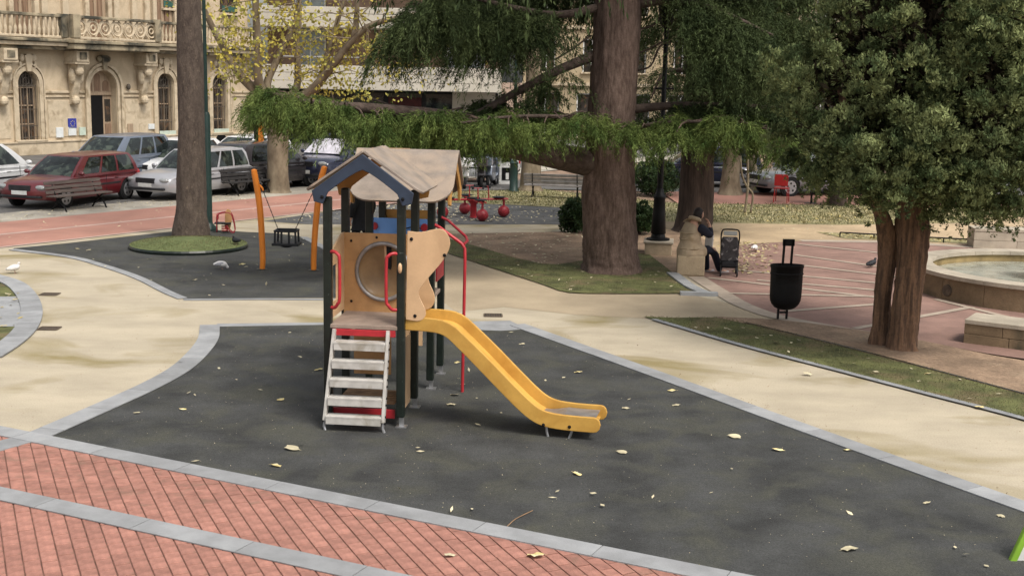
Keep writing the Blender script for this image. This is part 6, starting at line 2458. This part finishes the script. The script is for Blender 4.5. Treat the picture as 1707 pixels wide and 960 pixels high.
# scooters
def scooter(label, base, ang, paintm):
    t = thing('motor_scooter', label, 'scooter', base, R(ang), 'scooters parked behind the rocker')
    for x in (-.55, .55):
        w_ = MB().torus((x, 0, .22), (1, 0, 0), (0, 0, 1), .17, .055, 18, 6).build('wheel', M['tyre'], t, smooth=2)
        MB().tube([(x, -.03, .22), (x, .03, .22)], .11, 12).build('rim', M['rim'], w_)
    b_ = MB()
    b_.prism([(-.75, .42), (-.62, .72), (-.05, .74), (.02, .40), (.25, .30), (.36, .42), (.30, .92), (.40, .98), (.60, .62), (.62, .42), (.45, .25), (-.35, .22)], (0, -.13, 0), (1, 0, 0), (0, 0, 1), (0, .26, 0))
    b_.build('body', paintm, t, bevel=.04, fix=True)
    MB().box((-.33, 0, .79), (.72, .28, .11)).build('seat', M['rubber_seat'], t, bevel=.04)
    h_ = MB()
    h_.tube([(.33, 0, .92), (.28, 0, 1.08)], .03, 7)
    h_.tube([(.22, -.32, 1.10), (.30, -.15, 1.10), (.30, .15, 1.10), (.22, .32, 1.10)], .02, 7)
    h_.build('handlebar', M['black_metal'], t)
    MB().ball((.46, 0, .90), (.06, .09, .07), 10, 6).build('headlight', M['lamp_glass'], t, smooth=1)
    MB().add([(.36, -.2, 1.1), (.36, .2, 1.1), (.22, .17, 1.45), (.22, -.17, 1.45), (.37, -.2, 1.1), (.37, .2, 1.1), (.23, .17, 1.45), (.23, -.17, 1.45)], [(0, 1, 2, 3), (4, 7, 6, 5), (0, 4, 5, 1), (2, 6, 7, 3), (1, 5, 6, 2), (3, 7, 4, 0)]).build('wind_shield', M['lamp_glass'], t)
    MB().box((-.85, 0, .86), (.32, .34, .30)).build('top_box', paintm, t, bevel=.05)
    return t


scooter('white scooter at the left of the parked row behind the rocker', gp(770, 313), 100, white_p)
scooter('dark scooter in the middle of the parked row behind the rocker', gp(800, 312), 95, dark_p)
scooter('blue grey scooter in the parked row, next to the white kiosk', gp(820, 311), 80, bluegrey_p)
kb = gp(843, 307)
kt = thing('white_kiosk', 'white cabinet with black opening beside the far green lamp post', 'kiosk', kb, R(5))
MB().box((0, 0, .55), (.50, .4, 1.1)).build('body', M['white_panel'], kt, bevel=.02)
MB().box((.0, -.205, .35), (.30, .012, .42)).build('opening', M['black_metal'], kt)
MB().box((.03, -.213, .28), (.10, .012, .22)).build('panel', M['white_panel'], kt)
MB().box((0, -.205, .85), (.34, .012, .20)).build('window', M['glass_car'], kt)


# red chairs far right
def chair(label, base, ang, m):
    t = thing('cafe_chair', label, 'chair', base, R(ang))
    MB().box((0, 0, .44), (.42, .42, .03)).build('seat', m, t, bevel=.008)
    MB().box((0, .20, .68), (.40, .025, .34)).build('backrest', m, t, bevel=.008)
    for x in (-.18, .18):
        for y in (-.18, .18):
            MB().tube([(x, y, .44), (x * 1.1, y * 1.1, 0)], .014, 6).build('leg', m, t)
    return t


M['red_bright'] = mat('bright_red_paint', (.36, .018, .02), .4, .1, 6)
chair('bright red chair far off beside the grey car', gp(1302, 338), 160, M['red_bright'])
ct = thing('cafe_table', 'small dark table beside the red chair', 'table', gp(1352, 340))
MB().lathe([(.30, .70), (.31, .72), (.30, .735)], 20).build('table_top', M['black_metal'], ct)
MB().lathe([(.03, .03), (.03, .70)], 10).build('stem', M['black_metal'], ct)
MB().lathe([(.2, 0), (.2, .02), (.04, .04)], 14).build('foot', M['black_metal'], ct)

# ================================================================== PALACE
M['palace'] = mat('palace_stone', (.50, .405, .285), .88, .12, .9, .3, 25, fine=.12, fscale=18, dirt=(.36, .28, .185), dscale=1.1, dlo=.48, dhi=.72)
M['palace_trim'] = mat('palace_trim', (.52, .43, .31), .85, .12, 2.2, .25, 25, fine=.1, fscale=25, dirt=(.30, .235, .155), dscale=2.2, dlo=.5, dhi=.72)
M['palace_mould'] = mat('mould_stained_stone', (.30, .25, .17), .9, .3, 1.6, .3, 25, fine=.2, fscale=25, dirt=(.05, .048, .038), dscale=1.3, dlo=.42, dhi=.62)
M['pane_dark'] = mat('dark_pane', (.035, .030, .026), .15, .6, 2.2, spec=.5, dirt=(.16, .09, .05), dscale=2.5, dlo=.55, dhi=.7)
M['iron'] = mat('iron_grille', (.09, .075, .06), .7, .3, 10)
M['door_wood'] = mat('pale_door_wood', (.34, .25, .17), .6, .2, 4, stretch=(4, 4, .5))
M['shutter'] = mat('brown_shutter', (.22, .14, .09), .7, .25, 3, stretch=(4, 4, .5))
M['sign_blue'] = mat('blue_plaque', (.03, .04, .28), .4, .1, 5)
M['sign_white'] = mat('white_plaque', (.62, .64, .64), .4, .08, 5)
M['sign_green'] = mat('pale_green_board', (.46, .53, .45), .6, .1, 5)
M['roof_tile'] = mat('roof_tiles', (.28, .13, .08), .85, .3, 3)
P0 = Vector((-20.4, 49.0, 0))
P1 = Vector((-13.2, 62.0, 0))
fd = (P1 - P0).normalized()
fnrm = Vector((fd.y, -fd.x, 0))
FL = (P1 - P0).length


def fp(u, v, off=0.0):
    d = ray(u, v)
    o = P0 + fnrm * off
    k = (o - CAMP).dot(fnrm) / d.dot(fnrm)
    p = CAMP + d * k - P0
    return p.dot(fd), (CAMP + d * k).z


pal = thing('palace', 'ornate cream stone palace with arched barred windows and a balustraded balcony', 'building', P0, math.atan2(fd.y, fd.x))
t48, t173, t276, t366 = fp(48, 180)[0], fp(173, 180)[0], fp(276, 180)[0], fp(366, 180)[0]
WZ0, WZ1, WHW = .62, 3.38, .50


def archp(t, z0, z1, hw, n=12):
    zs = z1 - hw
    return [(t - hw, z0), (t + hw, z0)] + [(t + hw * math.cos(math.pi * k / n), zs + hw * math.sin(math.pi * k / n)) for k in range(n + 1)]


wins = [t48 - 2 * (t173 - t48) * 1.0, t48, t276, t366]
DHW, DZ1 = .74, 3.45
cell = [fp(366, 240)[0]]
cellar = [(cell[0] - .42, .12)] + [(cell[0] + .42 * math.cos(math.pi - math.pi * k / 10), .12 + .45 * math.sin(math.pi * k / 10)) for k in range(1, 10)] + [(cell[0] + .42, .12)]
holes = [archp(t, WZ0, WZ1, WHW) for t in wins] + [archp(t173, .05, DZ1, DHW)]
w = MB()
w.holed([(-14, 0), (FL, 0), (FL, 4.3), (-14, 4.3)], holes, (0, 0, 0), (1, 0, 0), (0, 0, 1), (0, .45, 0))
w.build('wall', M['palace'], pal, fix=True)
MB().prism([(-14, 4.3), (FL, 4.3), (FL, 10.4), (-14, 10.4)], (0, .15, 0), (1, 0, 0), (0, 0, 1), (0, .4, 0)).build('upper_wall', M['palace'], pal, fix=True)
MB().box(((FL - 14) / 2, 5.5, 5.2), (FL + 13.8, 9.9, 10.3)).build('block', M['palace'], pal)
MB().box(((FL - 14) / 2, 5.0, 10.65), (FL + 15, 11.6, .5)).build('cornice', M['palace_trim'], pal)
MB().prism([(-.6, 10.9), (11, 10.9), (5.2, 13.4)], (-14.4, 0, 0), (0, 1, 0), (0, 0, 1), (FL + 14.8, 0, 0)).build('roof', M['roof_tile'], pal, fix=True)
# plinth and string courses
for x0, x1 in ((-14, t173 - DHW - .30), (t173 + DHW + .30, FL)):
    MB().box(((x0 + x1) / 2, -.06, .25), (x1 - x0, .12, .50)).build('plinth', M['palace_trim'], pal, bevel=.02)
    MB().box(((x0 + x1) / 2, -.08, .53), (x1 - x0, .16, .07)).build('plinth_moulding', M['palace_trim'], pal, bevel=.015)
cl = MB().prism(cellar, (0, -.125, 0), (1, 0, 0), (0, 0, 1), (0, .03, 0)).build('cellar_opening', M['black_metal'], pal, fix=True)
edges = sorted([(t - WHW - .26, t + WHW + .26) for t in wins] + [(t173 - DHW - .3, t173 + DHW + .3)])
x = -14
for e0, e1 in edges + [(FL, FL)]:
    if e0 > x + .1:
        MB().box(((x + e0) / 2, -.035, 2.55), (e0 - x - .02, .07, .10)).build('string_course', M['palace_trim'], pal, bevel=.012)
        MB().box(((x + e0) / 2, -.03, 2.36), (e0 - x - .02, .06, .07)).build('string_course', M['palace_trim'], pal, bevel=.012)
        for z0_, z1_ in ((.62, 1.42), (1.45, 2.30)):
            if e0 - x > .8 and z0_ > 1:
                MB().box(((x + e0) / 2, -.012, 1.45), (e0 - x - .34, .024, 1.5)).build('wall_panel', M['palace_trim'], pal, bevel=.012)
    x = e1


def arch_trim(t, z0, z1, hw, wd, pr, nm='arch_moulding'):
    n = 14
    zs = z1 - hw
    vs_in = [(t - hw, z0)] + [(t + hw * math.cos(math.pi - math.pi * k / n), zs + hw * math.sin(math.pi * k / n)) for k in range(n + 1)] + [(t + hw, z0)]
    h2 = hw + wd
    vs_out = [(t - h2, z0)] + [(t + h2 * math.cos(math.pi - math.pi * k / n), zs + h2 * math.sin(math.pi * k / n)) for k in range(n + 1)] + [(t + h2, z0)]
    mb = MB()
    m_ = len(vs_in)
    V = [(p[0], -pr, p[1]) for p in vs_in] + [(p[0], -pr, p[1]) for p in vs_out] + [(p[0], .02, p[1]) for p in vs_in] + [(p[0], .02, p[1]) for p in vs_out]
    fs = []
    for i in range(m_ - 1):
        fs += [(i, i + 1, m_ + i + 1, m_ + i), (i, 2 * m_ + i, 2 * m_ + i + 1, i + 1), (m_ + i, m_ + i + 1, 3 * m_ + i + 1, 3 * m_ + i)]
    mb.add(V, fs)
    return mb.build(nm, M['palace_trim'], pal, fix=True)


for k, t in enumerate(wins):
    wn = MB().prism(archp(t, WZ0, WZ1, WHW), (0, .30, 0), (1, 0, 0), (0, 0, 1), (0, .02, 0)).build('window', M['pane_dark'], pal, fix=True)
    fr = MB()
    for x_ in (-.47, -.16, .16, .47):
        fr.box((t + x_, .27, (WZ0 + 2.75) / 2), (.05, .05, 2.75 - WZ0))
    for z in (1.25, 2.0, 2.72):
        fr.box((t, .27, z), (.95, .05, .05))
    fr.build('frame', M['door_wood'], wn)
    gr = MB()
    for q in range(7):
        x_ = -.45 + q * .15
        top = 2.88 + math.sqrt(max(0, WHW ** 2 - x_ * x_)) - .02
        gr.tube([(t + x_, .10, WZ0), (t + x_, .10, top)], .013, 5)
    for z in (.72, 1.18, 1.85, 2.80):
        gr.box((t, .10, z), (.98, .018, .03))
    for rr in (.14, .28):
        gr.torus((t, .10, 2.98), (1, 0, 0), (0, 0, 1), rr, .012, 18, 4)
    gr.build('grille', M['iron'], wn)
    arch_trim(t, WZ0, WZ1 + .02, WHW + .02, .18, .07)
    arch_trim(t, WZ0, WZ1 + .26, WHW + .22, .06, .10)
    MB().box((t, -.08, WZ0 - .035), (1.5, .2, .07)).build('sill', M['palace_trim'], pal, bevel=.015)
    ks = MB()
    ks.prism([(-.10, 3.36), (.10, 3.36), (.19, 3.98), (.08, 4.06), (-.08, 4.06), (-.19, 3.98)], (t, -.16, 0), (1, 0, 0), (0, 0, 1), (0, .18, 0))
    for s_ in (-1, 1):
        ks.ball((t + s_ * .30, -.08, 3.90), (.12, .09, .16), 10, 6)
        ks.ball((t + s_ * .36, -.06, 3.62), (.07, .06, .16), 8, 6)
    ks.build('keystone', M['palace_trim'], pal, bevel=.015, fix=True)
for t in (t276, t366):
    MB().box((t, -.10, .62), (1.02, .03, .34)).build('notice_board', M['sign_green'], pal, bevel=.006)
# doorway
dr = MB().prism(archp(t173, .05, DZ1, DHW), (0, .34, 0), (1, 0, 0), (0, 0, 1), (0, .03, 0)).build('door_surround', M['door_wood'], pal, fix=True)
MB().box((t173 - .10, .325, 1.22), (.66, .03, 2.34)).build('open_doorway', M['black_metal'], dr)
MB().box((t173 + .50, .32, 1.75), (.30, .03, .95)).build('door_panel', M['pane_dark'], dr)
MB().box((t173 + .50, .32, .70), (.30, .03, .95)).build('door_panel', M['shutter'], dr)
MB().box((t173 - .60, .32, 1.2), (.20, .03, 2.1)).build('door_panel', M['shutter'], dr)
MB().box((t173, .30, 2.46), (1.44, .07, .12)).build('transom', M['door_wood'], dr, bevel=.01)
for x_, hh in ((-.48, .42), (-.02, .75), (.44, .46)):
    MB().prism(archp(t173 + x_, 2.58, 2.58 + hh, .17), (0, .325, 0), (1, 0, 0), (0, 0, 1), (0, .02, 0)).build('fan_light', M['shutter'], dr, fix=True)
arch_trim(t173, .05, DZ1 + .02, DHW + .02, .14, .06)
arch_trim(t173, .05, DZ1 + .22, DHW + .19, .12, .12)
ks = MB().prism([(-.10, 3.5), (.10, 3.5), (.16, 4.1), (-.16, 4.1)], (t173, -.2, 0), (1, 0, 0), (0, 0, 1), (0, .22, 0))
for s_ in (-1, 1):
    ks.ball((t173 + s_ * .24, -.1, 3.95), (.14, .1, .14), 10, 6)
ks.build('keystone', M['palace_mould'], pal, bevel=.015, fix=True)
# brackets under the balcony
for u in (8, 128, 243):
    t = fp(u, 120, .35)[0]
    b_ = MB()
    b_.box((t, -.38, 4.02), (.66, .76, .46))
    b_.box((t, -.36, 3.74), (.76, .72, .10))
    b_.prism([(0, 3.7), (-.62, 3.7), (-.56, 3.35), (-.40, 3.12), (-.34, 2.75), (-.22, 2.42), (-.20, 2.12), (-.10, 2.02), (0, 2.05)], (t - .17, 0, 0), (0, 1, 0), (0, 0, 1), (.34, 0, 0))
    b_.ball((t, -.50, 3.42), (.22, .16, .22), 10, 6)
    b_.ball((t, -.24, 2.2), (.20, .14, .2), 10, 6)
    for s_ in (-1, 1):
        b_.ball((t + s_ * .22, -.28, 3.2), (.13, .18, .34), 10, 6)
    o = b_.build('bracket', M['palace_trim'], pal, bevel=.02, fix=True)
    MB().box((t, -.775, 4.04), (.36, .03, .28)).build('bracket_panel', M['palace_mould'], o, bevel=.01)
# balcony ledge and balustrade
ta, tb2 = fp(128, 60, .9)[0] - .3, fp(250, 60, .9)[0] + .4
MB().box(((FL - 14) / 2, -.25, 4.32), (FL + 14, .55, .14)).build('ledge', M['palace_mould'], pal, bevel=.03)
MB().box(((FL - 14) / 2, -.33, 4.47), (FL + 14, .72, .16)).build('ledge', M['palace_trim'], pal, bevel=.03)
MB().box(((FL - 14) / 2, -.38, 4.62), (FL + 14, .84, .12)).build('ledge', M['palace_mould'], pal, bevel=.03)
MB().box(((ta + tb2) / 2, -.62, 4.40), (tb2 - ta, .9, .22)).build('balcony_slab', M['palace_mould'], pal, bevel=.04)
MB().box(((ta + tb2) / 2, -.66, 4.60), (tb2 - ta + .1, 1.0, .14)).build('balcony_slab', M['palace_mould'], pal, bevel=.03)
bs = thing('balustrade', None, None)
bs.parent = pal
for k_ in list(bs.keys()):
    del bs[k_]
for x0, x1, yy in ((-14, ta, -.58), (tb2, FL - .2, -.58), (ta, tb2, -1.0)):
    MB().box(((x0 + x1) / 2, yy, 4.76), (x1 - x0, .20, .10)).build('base_rail', M['palace_trim'], bs, bevel=.015)
    MB().box(((x0 + x1) / 2, yy, 5.60), (x1 - x0, .26, .12)).build('top_rail', M['palace_mould'], bs, bevel=.02)
    pm = MB()
    if x0 == ta:
        n = int((x1 - x0) / .62)
        for k in range(n):
            cx = x0 + .42 + k * (x1 - x0 - .84) / (n - 1)
            pm.torus((cx, yy, 5.18), (1, 0, 0), (0, 0, 1), .27, .045, 20, 5)
            pm.torus((cx, yy, 5.18), (1, 0, 0), (0, 0, 1), .11, .035, 12, 5)
            if k < n - 1:
                pm.tube(crv([(cx + .10, yy, 5.52), (cx + .31, yy, 5.25), (cx + .31, yy, 5.10), (cx + .10, yy, 4.83)], 3), .04, 5)
                pm.tube(crv([(cx + .52, yy, 5.52), (cx + .31, yy, 5.28), (cx + .31, yy, 5.08), (cx + .52, yy, 4.83)], 3), .04, 5)
        o = pm.build('pierced_tracery', M['palace_trim'], bs)
    else:
        n = int((x1 - x0) / .23)
        for k in range(n):
            cx = x0 + .2 + k * .23
            pm.lathe([(.05, 4.80), (.04, 4.86), (.075, 5.0), (.07, 5.08), (.035, 5.25), (.045, 5.45), (.055, 5.54)], 7, (cx, yy, 0))
        o = pm.build('balusters', M['palace_trim'], bs, smooth=1)
    o['kind'] = 'stuff'
    for x_ in (x0 + .12, x1 - .12):
        MB().box((x_, yy, 5.22), (.36, .30, .95)).build('pedestal', M['palace_mould'], bs, bevel=.02)
# upper storey: tall shuttered doors between pilasters
for u0, u1 in ((24, 55), (150, 178), (262, 274)):
    x0, x1 = fp(u0, 10)[0], fp(u1, 10)[0]
    if u0 == 262:
        x1 = x0 + 1.0
    wn = MB().box(((x0 + x1) / 2, .14, 6.3), (x1 - x0, .06, 3.3)).build('tall_shutter', M['shutter'], pal)
    for q in range(4):
        MB().box((x0 + (x1 - x0) * (q + .5) / 4, .10, 6.3), ((x1 - x0) / 4 - .10, .05, 3.2)).build('leaf', M['door_wood' if q % 2 else 'shutter'], wn)
    for s_, xx in ((-1, x0), (1, x1)):
        MB().box((xx + s_ * .16, .06, 6.4), (.22, .20, 3.6)).build('jamb', M['palace_trim'], pal, bevel=.02)
for u in (-10, 75, 110, 195, 225, 246):
    t = fp(u, 10)[0]
    MB().box((t, .08, 7.4), (.30, .16, 5.5)).build('pilaster', M['palace_trim'], pal, bevel=.02)
M['shade_green'] = mat('green_blind', (.03, .09, .075), .6, .2, 4)
for u in (288, 384):
    t = fp(u, 4)[0]
    o = MB().box((t, .12, 7.6), (1.15, .08, 2.9)).build('upper_window', M['pane_dark'], pal)
    MB().box((t, .05, 6.25), (1.3, .22, .10)).build('window_sill', M['palace_trim'], o, bevel=.01)
    MB().box((t, .075, 6.5), (1.0, .03, .26)).build('blind', M['shade_green'], o)
# wall plaques
for u, v, w_, h_, m_, nm in ((119, 206, .42, .42, 'sign_blue', 'blue_plaque'), (119, 219, .40, .36, 'sign_white', 'white_plaque'), (98, 221, .36, .42, 'sign_white', 'white_plaque'),
                             (136, 219, .34, .34, 'sign_green', 'pale_plaque'), (251, 211, .36, .24, 'sign_white', 'white_plaque'), (216, 214, .30, .40, 'door_wood', 'wooden_plaque'),
                             (412, 171, .26, .30, 'bluegrey', 'street_number')):
    t, z = fp(u, v)
    MB().box((t, -.05, z), (w_, .05, h_)).build(nm, M[m_] if m_ in M else bluegrey_p, pal, bevel=.006)
stt = fp(119, 206)
M['star'] = mat('plaque_print', (.5, .42, .12), .5, .1, 5)
m_ = MB()
for k in range(8):
    q = 2 * math.pi * k / 8
    m_.box((stt[0] + .11 * math.cos(q), -.0785, stt[1] + .11 * math.sin(q)), (.035, .006, .035))
m_.build('plaque_ring', M['star'], pal)
lamp_w = fp(211, 145)
MB().ball((lamp_w[0], -.12, lamp_w[1]), (.09, .10, .14), 10, 6).build('wall_lamp', M['iron'], pal)

# ================================================================== MODERN BUILDING
M['conc_pale'] = mat('pale_concrete', (.50, .46, .39), .85, .10, .8, .2, 30, fine=.08, fscale=20, dirt=(.48, .43, .35), dscale=.8, stretch=(1, 1, .4))
M['brown_clad'] = mat('brown_cladding', (.25, .165, .115), .7, .2, 1.2, fine=.1, fscale=12)
M['pale_window'] = mat('pale_window', (.27, .31, .32), .2, .2, 1.5, spec=.5)
M['white_rail'] = mat('white_railing', (.62, .62, .62), .5, .08, 5)
M['shop_red'] = mat('shop_red', (.07, .012, .012), .5, .3, 3)
mo = thing('apartment_block', 'modern block with pale concrete balcony bands and brown cladding behind the yellow tree', 'building', (0, 63, 0))
XL, XR = -12.7, -.85
MB().box(((XL + XR) / 2, 6.0, 7.0), (XR - XL, 9.6, 13.9)).build('core', M['conc_pale'], mo)
for z0, z1, pr in ((2.75, 3.93, 1.0), (5.75, 6.75, .8), (8.9, 9.8, .8), (12.0, 13.0, .8)):
    n_ = 3
    h = (z1 - z0) / n_
    for k in range(n_):
        MB().box(((XL + XR) / 2, .2 - pr / 2 + .008 * (k % 2), z0 + h * (k + .5)), (XR - XL + .1, 1.6 + pr, h - .014)).build('balcony_band', M['conc_pale'], mo, bevel=.02)
MB().box(((XL + XR) / 2, 1.12, 1.35), (XR - XL - .1, .2, 2.7)).build('shop_front', M['trim_dark'], mo)
for k in range(6):
    x0 = XL + .3 + k * 1.95
    f_ = MB().box((x0 + .85, .98, 1.25), (1.7, .06, 2.3)).build('shop_window', M['glass_car'] if k != 3 else M['shop_red'], mo)
    MB().box((x0 + .85, .94, 2.5), (1.75, .10, .20)).build('frame', M['iron'], f_)
MB().box((XR - 1.3, .9, 1.4), (2.2, .3, 2.75)).build('pier', M['conc_pale'], mo)
for z0, z1 in ((3.93, 5.75), (6.75, 8.9), (9.8, 12.0)):
    for a_, b_, m_ in ((XL, XL + 1.4, 'brown_clad'), (XL + 1.4, XL + 3.0, 'pale_window'), (XL + 3.0, XL + 5.6, 'brown_clad'), (XL + 5.6, -3.65, 'brown_clad'), (-3.55, -1.75, 'pale_window'), (-1.65, XR, 'brown_clad')):
        o = MB().box(((a_ + b_) / 2, .95, (z0 + z1) / 2), (b_ - a_ - .03, .4, z1 - z0 - .02)).build('wall_panel' if m_ == 'brown_clad' else 'window', M[m_], mo)
        if m_ == 'pale_window':
            fr = MB()
            for x_ in (a_ + .05, (a_ + b_) / 2, b_ - .05):
                fr.box((x_, .73, (z0 + z1) / 2), (.06, .05, z1 - z0 - .1))
            fr.build('frame', M['white_rail'], o)
    rl_ = MB()
    rl_.box((-2.6, -.2, z0 + .62), (2.2, .05, .06))
    rl_.box((-9.9, -.2, z0 + .42), (4.0, .05, .06))
    for k in range(12):
        rl_.box((-3.6 + k * .18, -.2, z0 + .3), (.025, .025, .6))
    rl_.box((-2.6, -.2, z0 + .3), (.10, .06, .66))
    rl_.build('railing', M['white_rail'], mo)
oc = thing('orange_column', 'bright orange upright column with a black edge beside the palace corner', 'column', Vector((-8.6, 41.9, 0)))
MB().box((0, 0, 1.55), (.16, .16, 3.1)).build('column', M['orange'], oc, bevel=.01)
MB().box((-.17, .02, 1.6), (.14, .12, 3.2)).build('edge', M['black_metal'], oc, bevel=.01)
MB().box((.0, 0, .02), (.4, .3, .04)).build('foot', M['black_metal'], oc)


# ================================================================== BUILDINGS BEHIND THE CEDARS
M['ochre_wall'] = mat('ochre_wall', (.36, .29, .19), .88, .14, .6, .15, 20, fine=.08, fscale=12, dirt=(.36, .27, .16), dscale=.6)
M['ochre_wall2'] = mat('buff_wall', (.42, .35, .25), .88, .14, .6, .15, 20, fine=.08, fscale=12)


def block(label, x0, x1, y, depth, h, m, cols, rz=0.0):
    t = thing('apartment_block', label, 'building', ((x0 + x1) / 2, y, 0), rz)
    W2 = (x1 - x0) / 2
    z, fl = .0, 0
    MB().box((0, depth / 2 + .3, h / 2), (2 * W2, depth, h)).build('core', M[m], t)
    holes = []
    cw = 2 * W2 / cols
    for f_ in range(int(h / 3.2)):
        for c in range(cols):
            cx = -W2 + cw * (c + .5)
            zz = .2 if f_ == 0 else f_ * 3.2 + .7
            hh = 2.5 if f_ == 0 else 1.9
            ww = cw * (.62 if f_ == 0 else .40)
            holes.append([(cx - ww / 2, zz), (cx + ww / 2, zz), (cx + ww / 2, zz + hh), (cx - ww / 2, zz + hh)])
    MB().holed([(-W2, 0), (W2, 0), (W2, h), (-W2, h)], holes, (0, 0, 0), (1, 0, 0), (0, 0, 1), (0, .28, 0)).build('front_wall', M[m], t, fix=True)
    for hq in holes:
        cx, zz = (hq[0][0] + hq[1][0]) / 2, hq[0][1]
        ww, hh = hq[1][0] - hq[0][0], hq[2][1] - zz
        o = MB().box((cx, .22, zz + hh / 2), (ww - .01, .04, hh - .01)).build('window', M['pane_dark'], t)
        fr = MB()
        for x_ in (-ww / 2 + .04, 0, ww / 2 - .04):
            fr.box((cx + x_, .18, zz + hh / 2), (.07, .05, hh))
        fr.box((cx, .18, zz + hh - .04), (ww - .02, .05, .07))
        fr.build('frame', M['white_rail'], o)
        MB().box((cx, -.05, zz - .05), (ww + .2, .22, .09)).build('sill', M['palace_trim'], o, bevel=.01)
    for f_ in range(1, int(h / 3.2) + 1):
        MB().box((0, -.06, f_ * 3.2), (2 * W2 + .1, .16, .20)).build('string_course', M['palace_trim'], t, bevel=.02)
    return t


block('ochre block glimpsed behind the big cedar trunk', .4, 13.5, 72, 9, 13.4, 'ochre_wall', 5)
block('buff block hidden behind the evergreens at the right', 14.0, 40.0, 74, 9, 13.4, 'ochre_wall2', 9, R(-6))
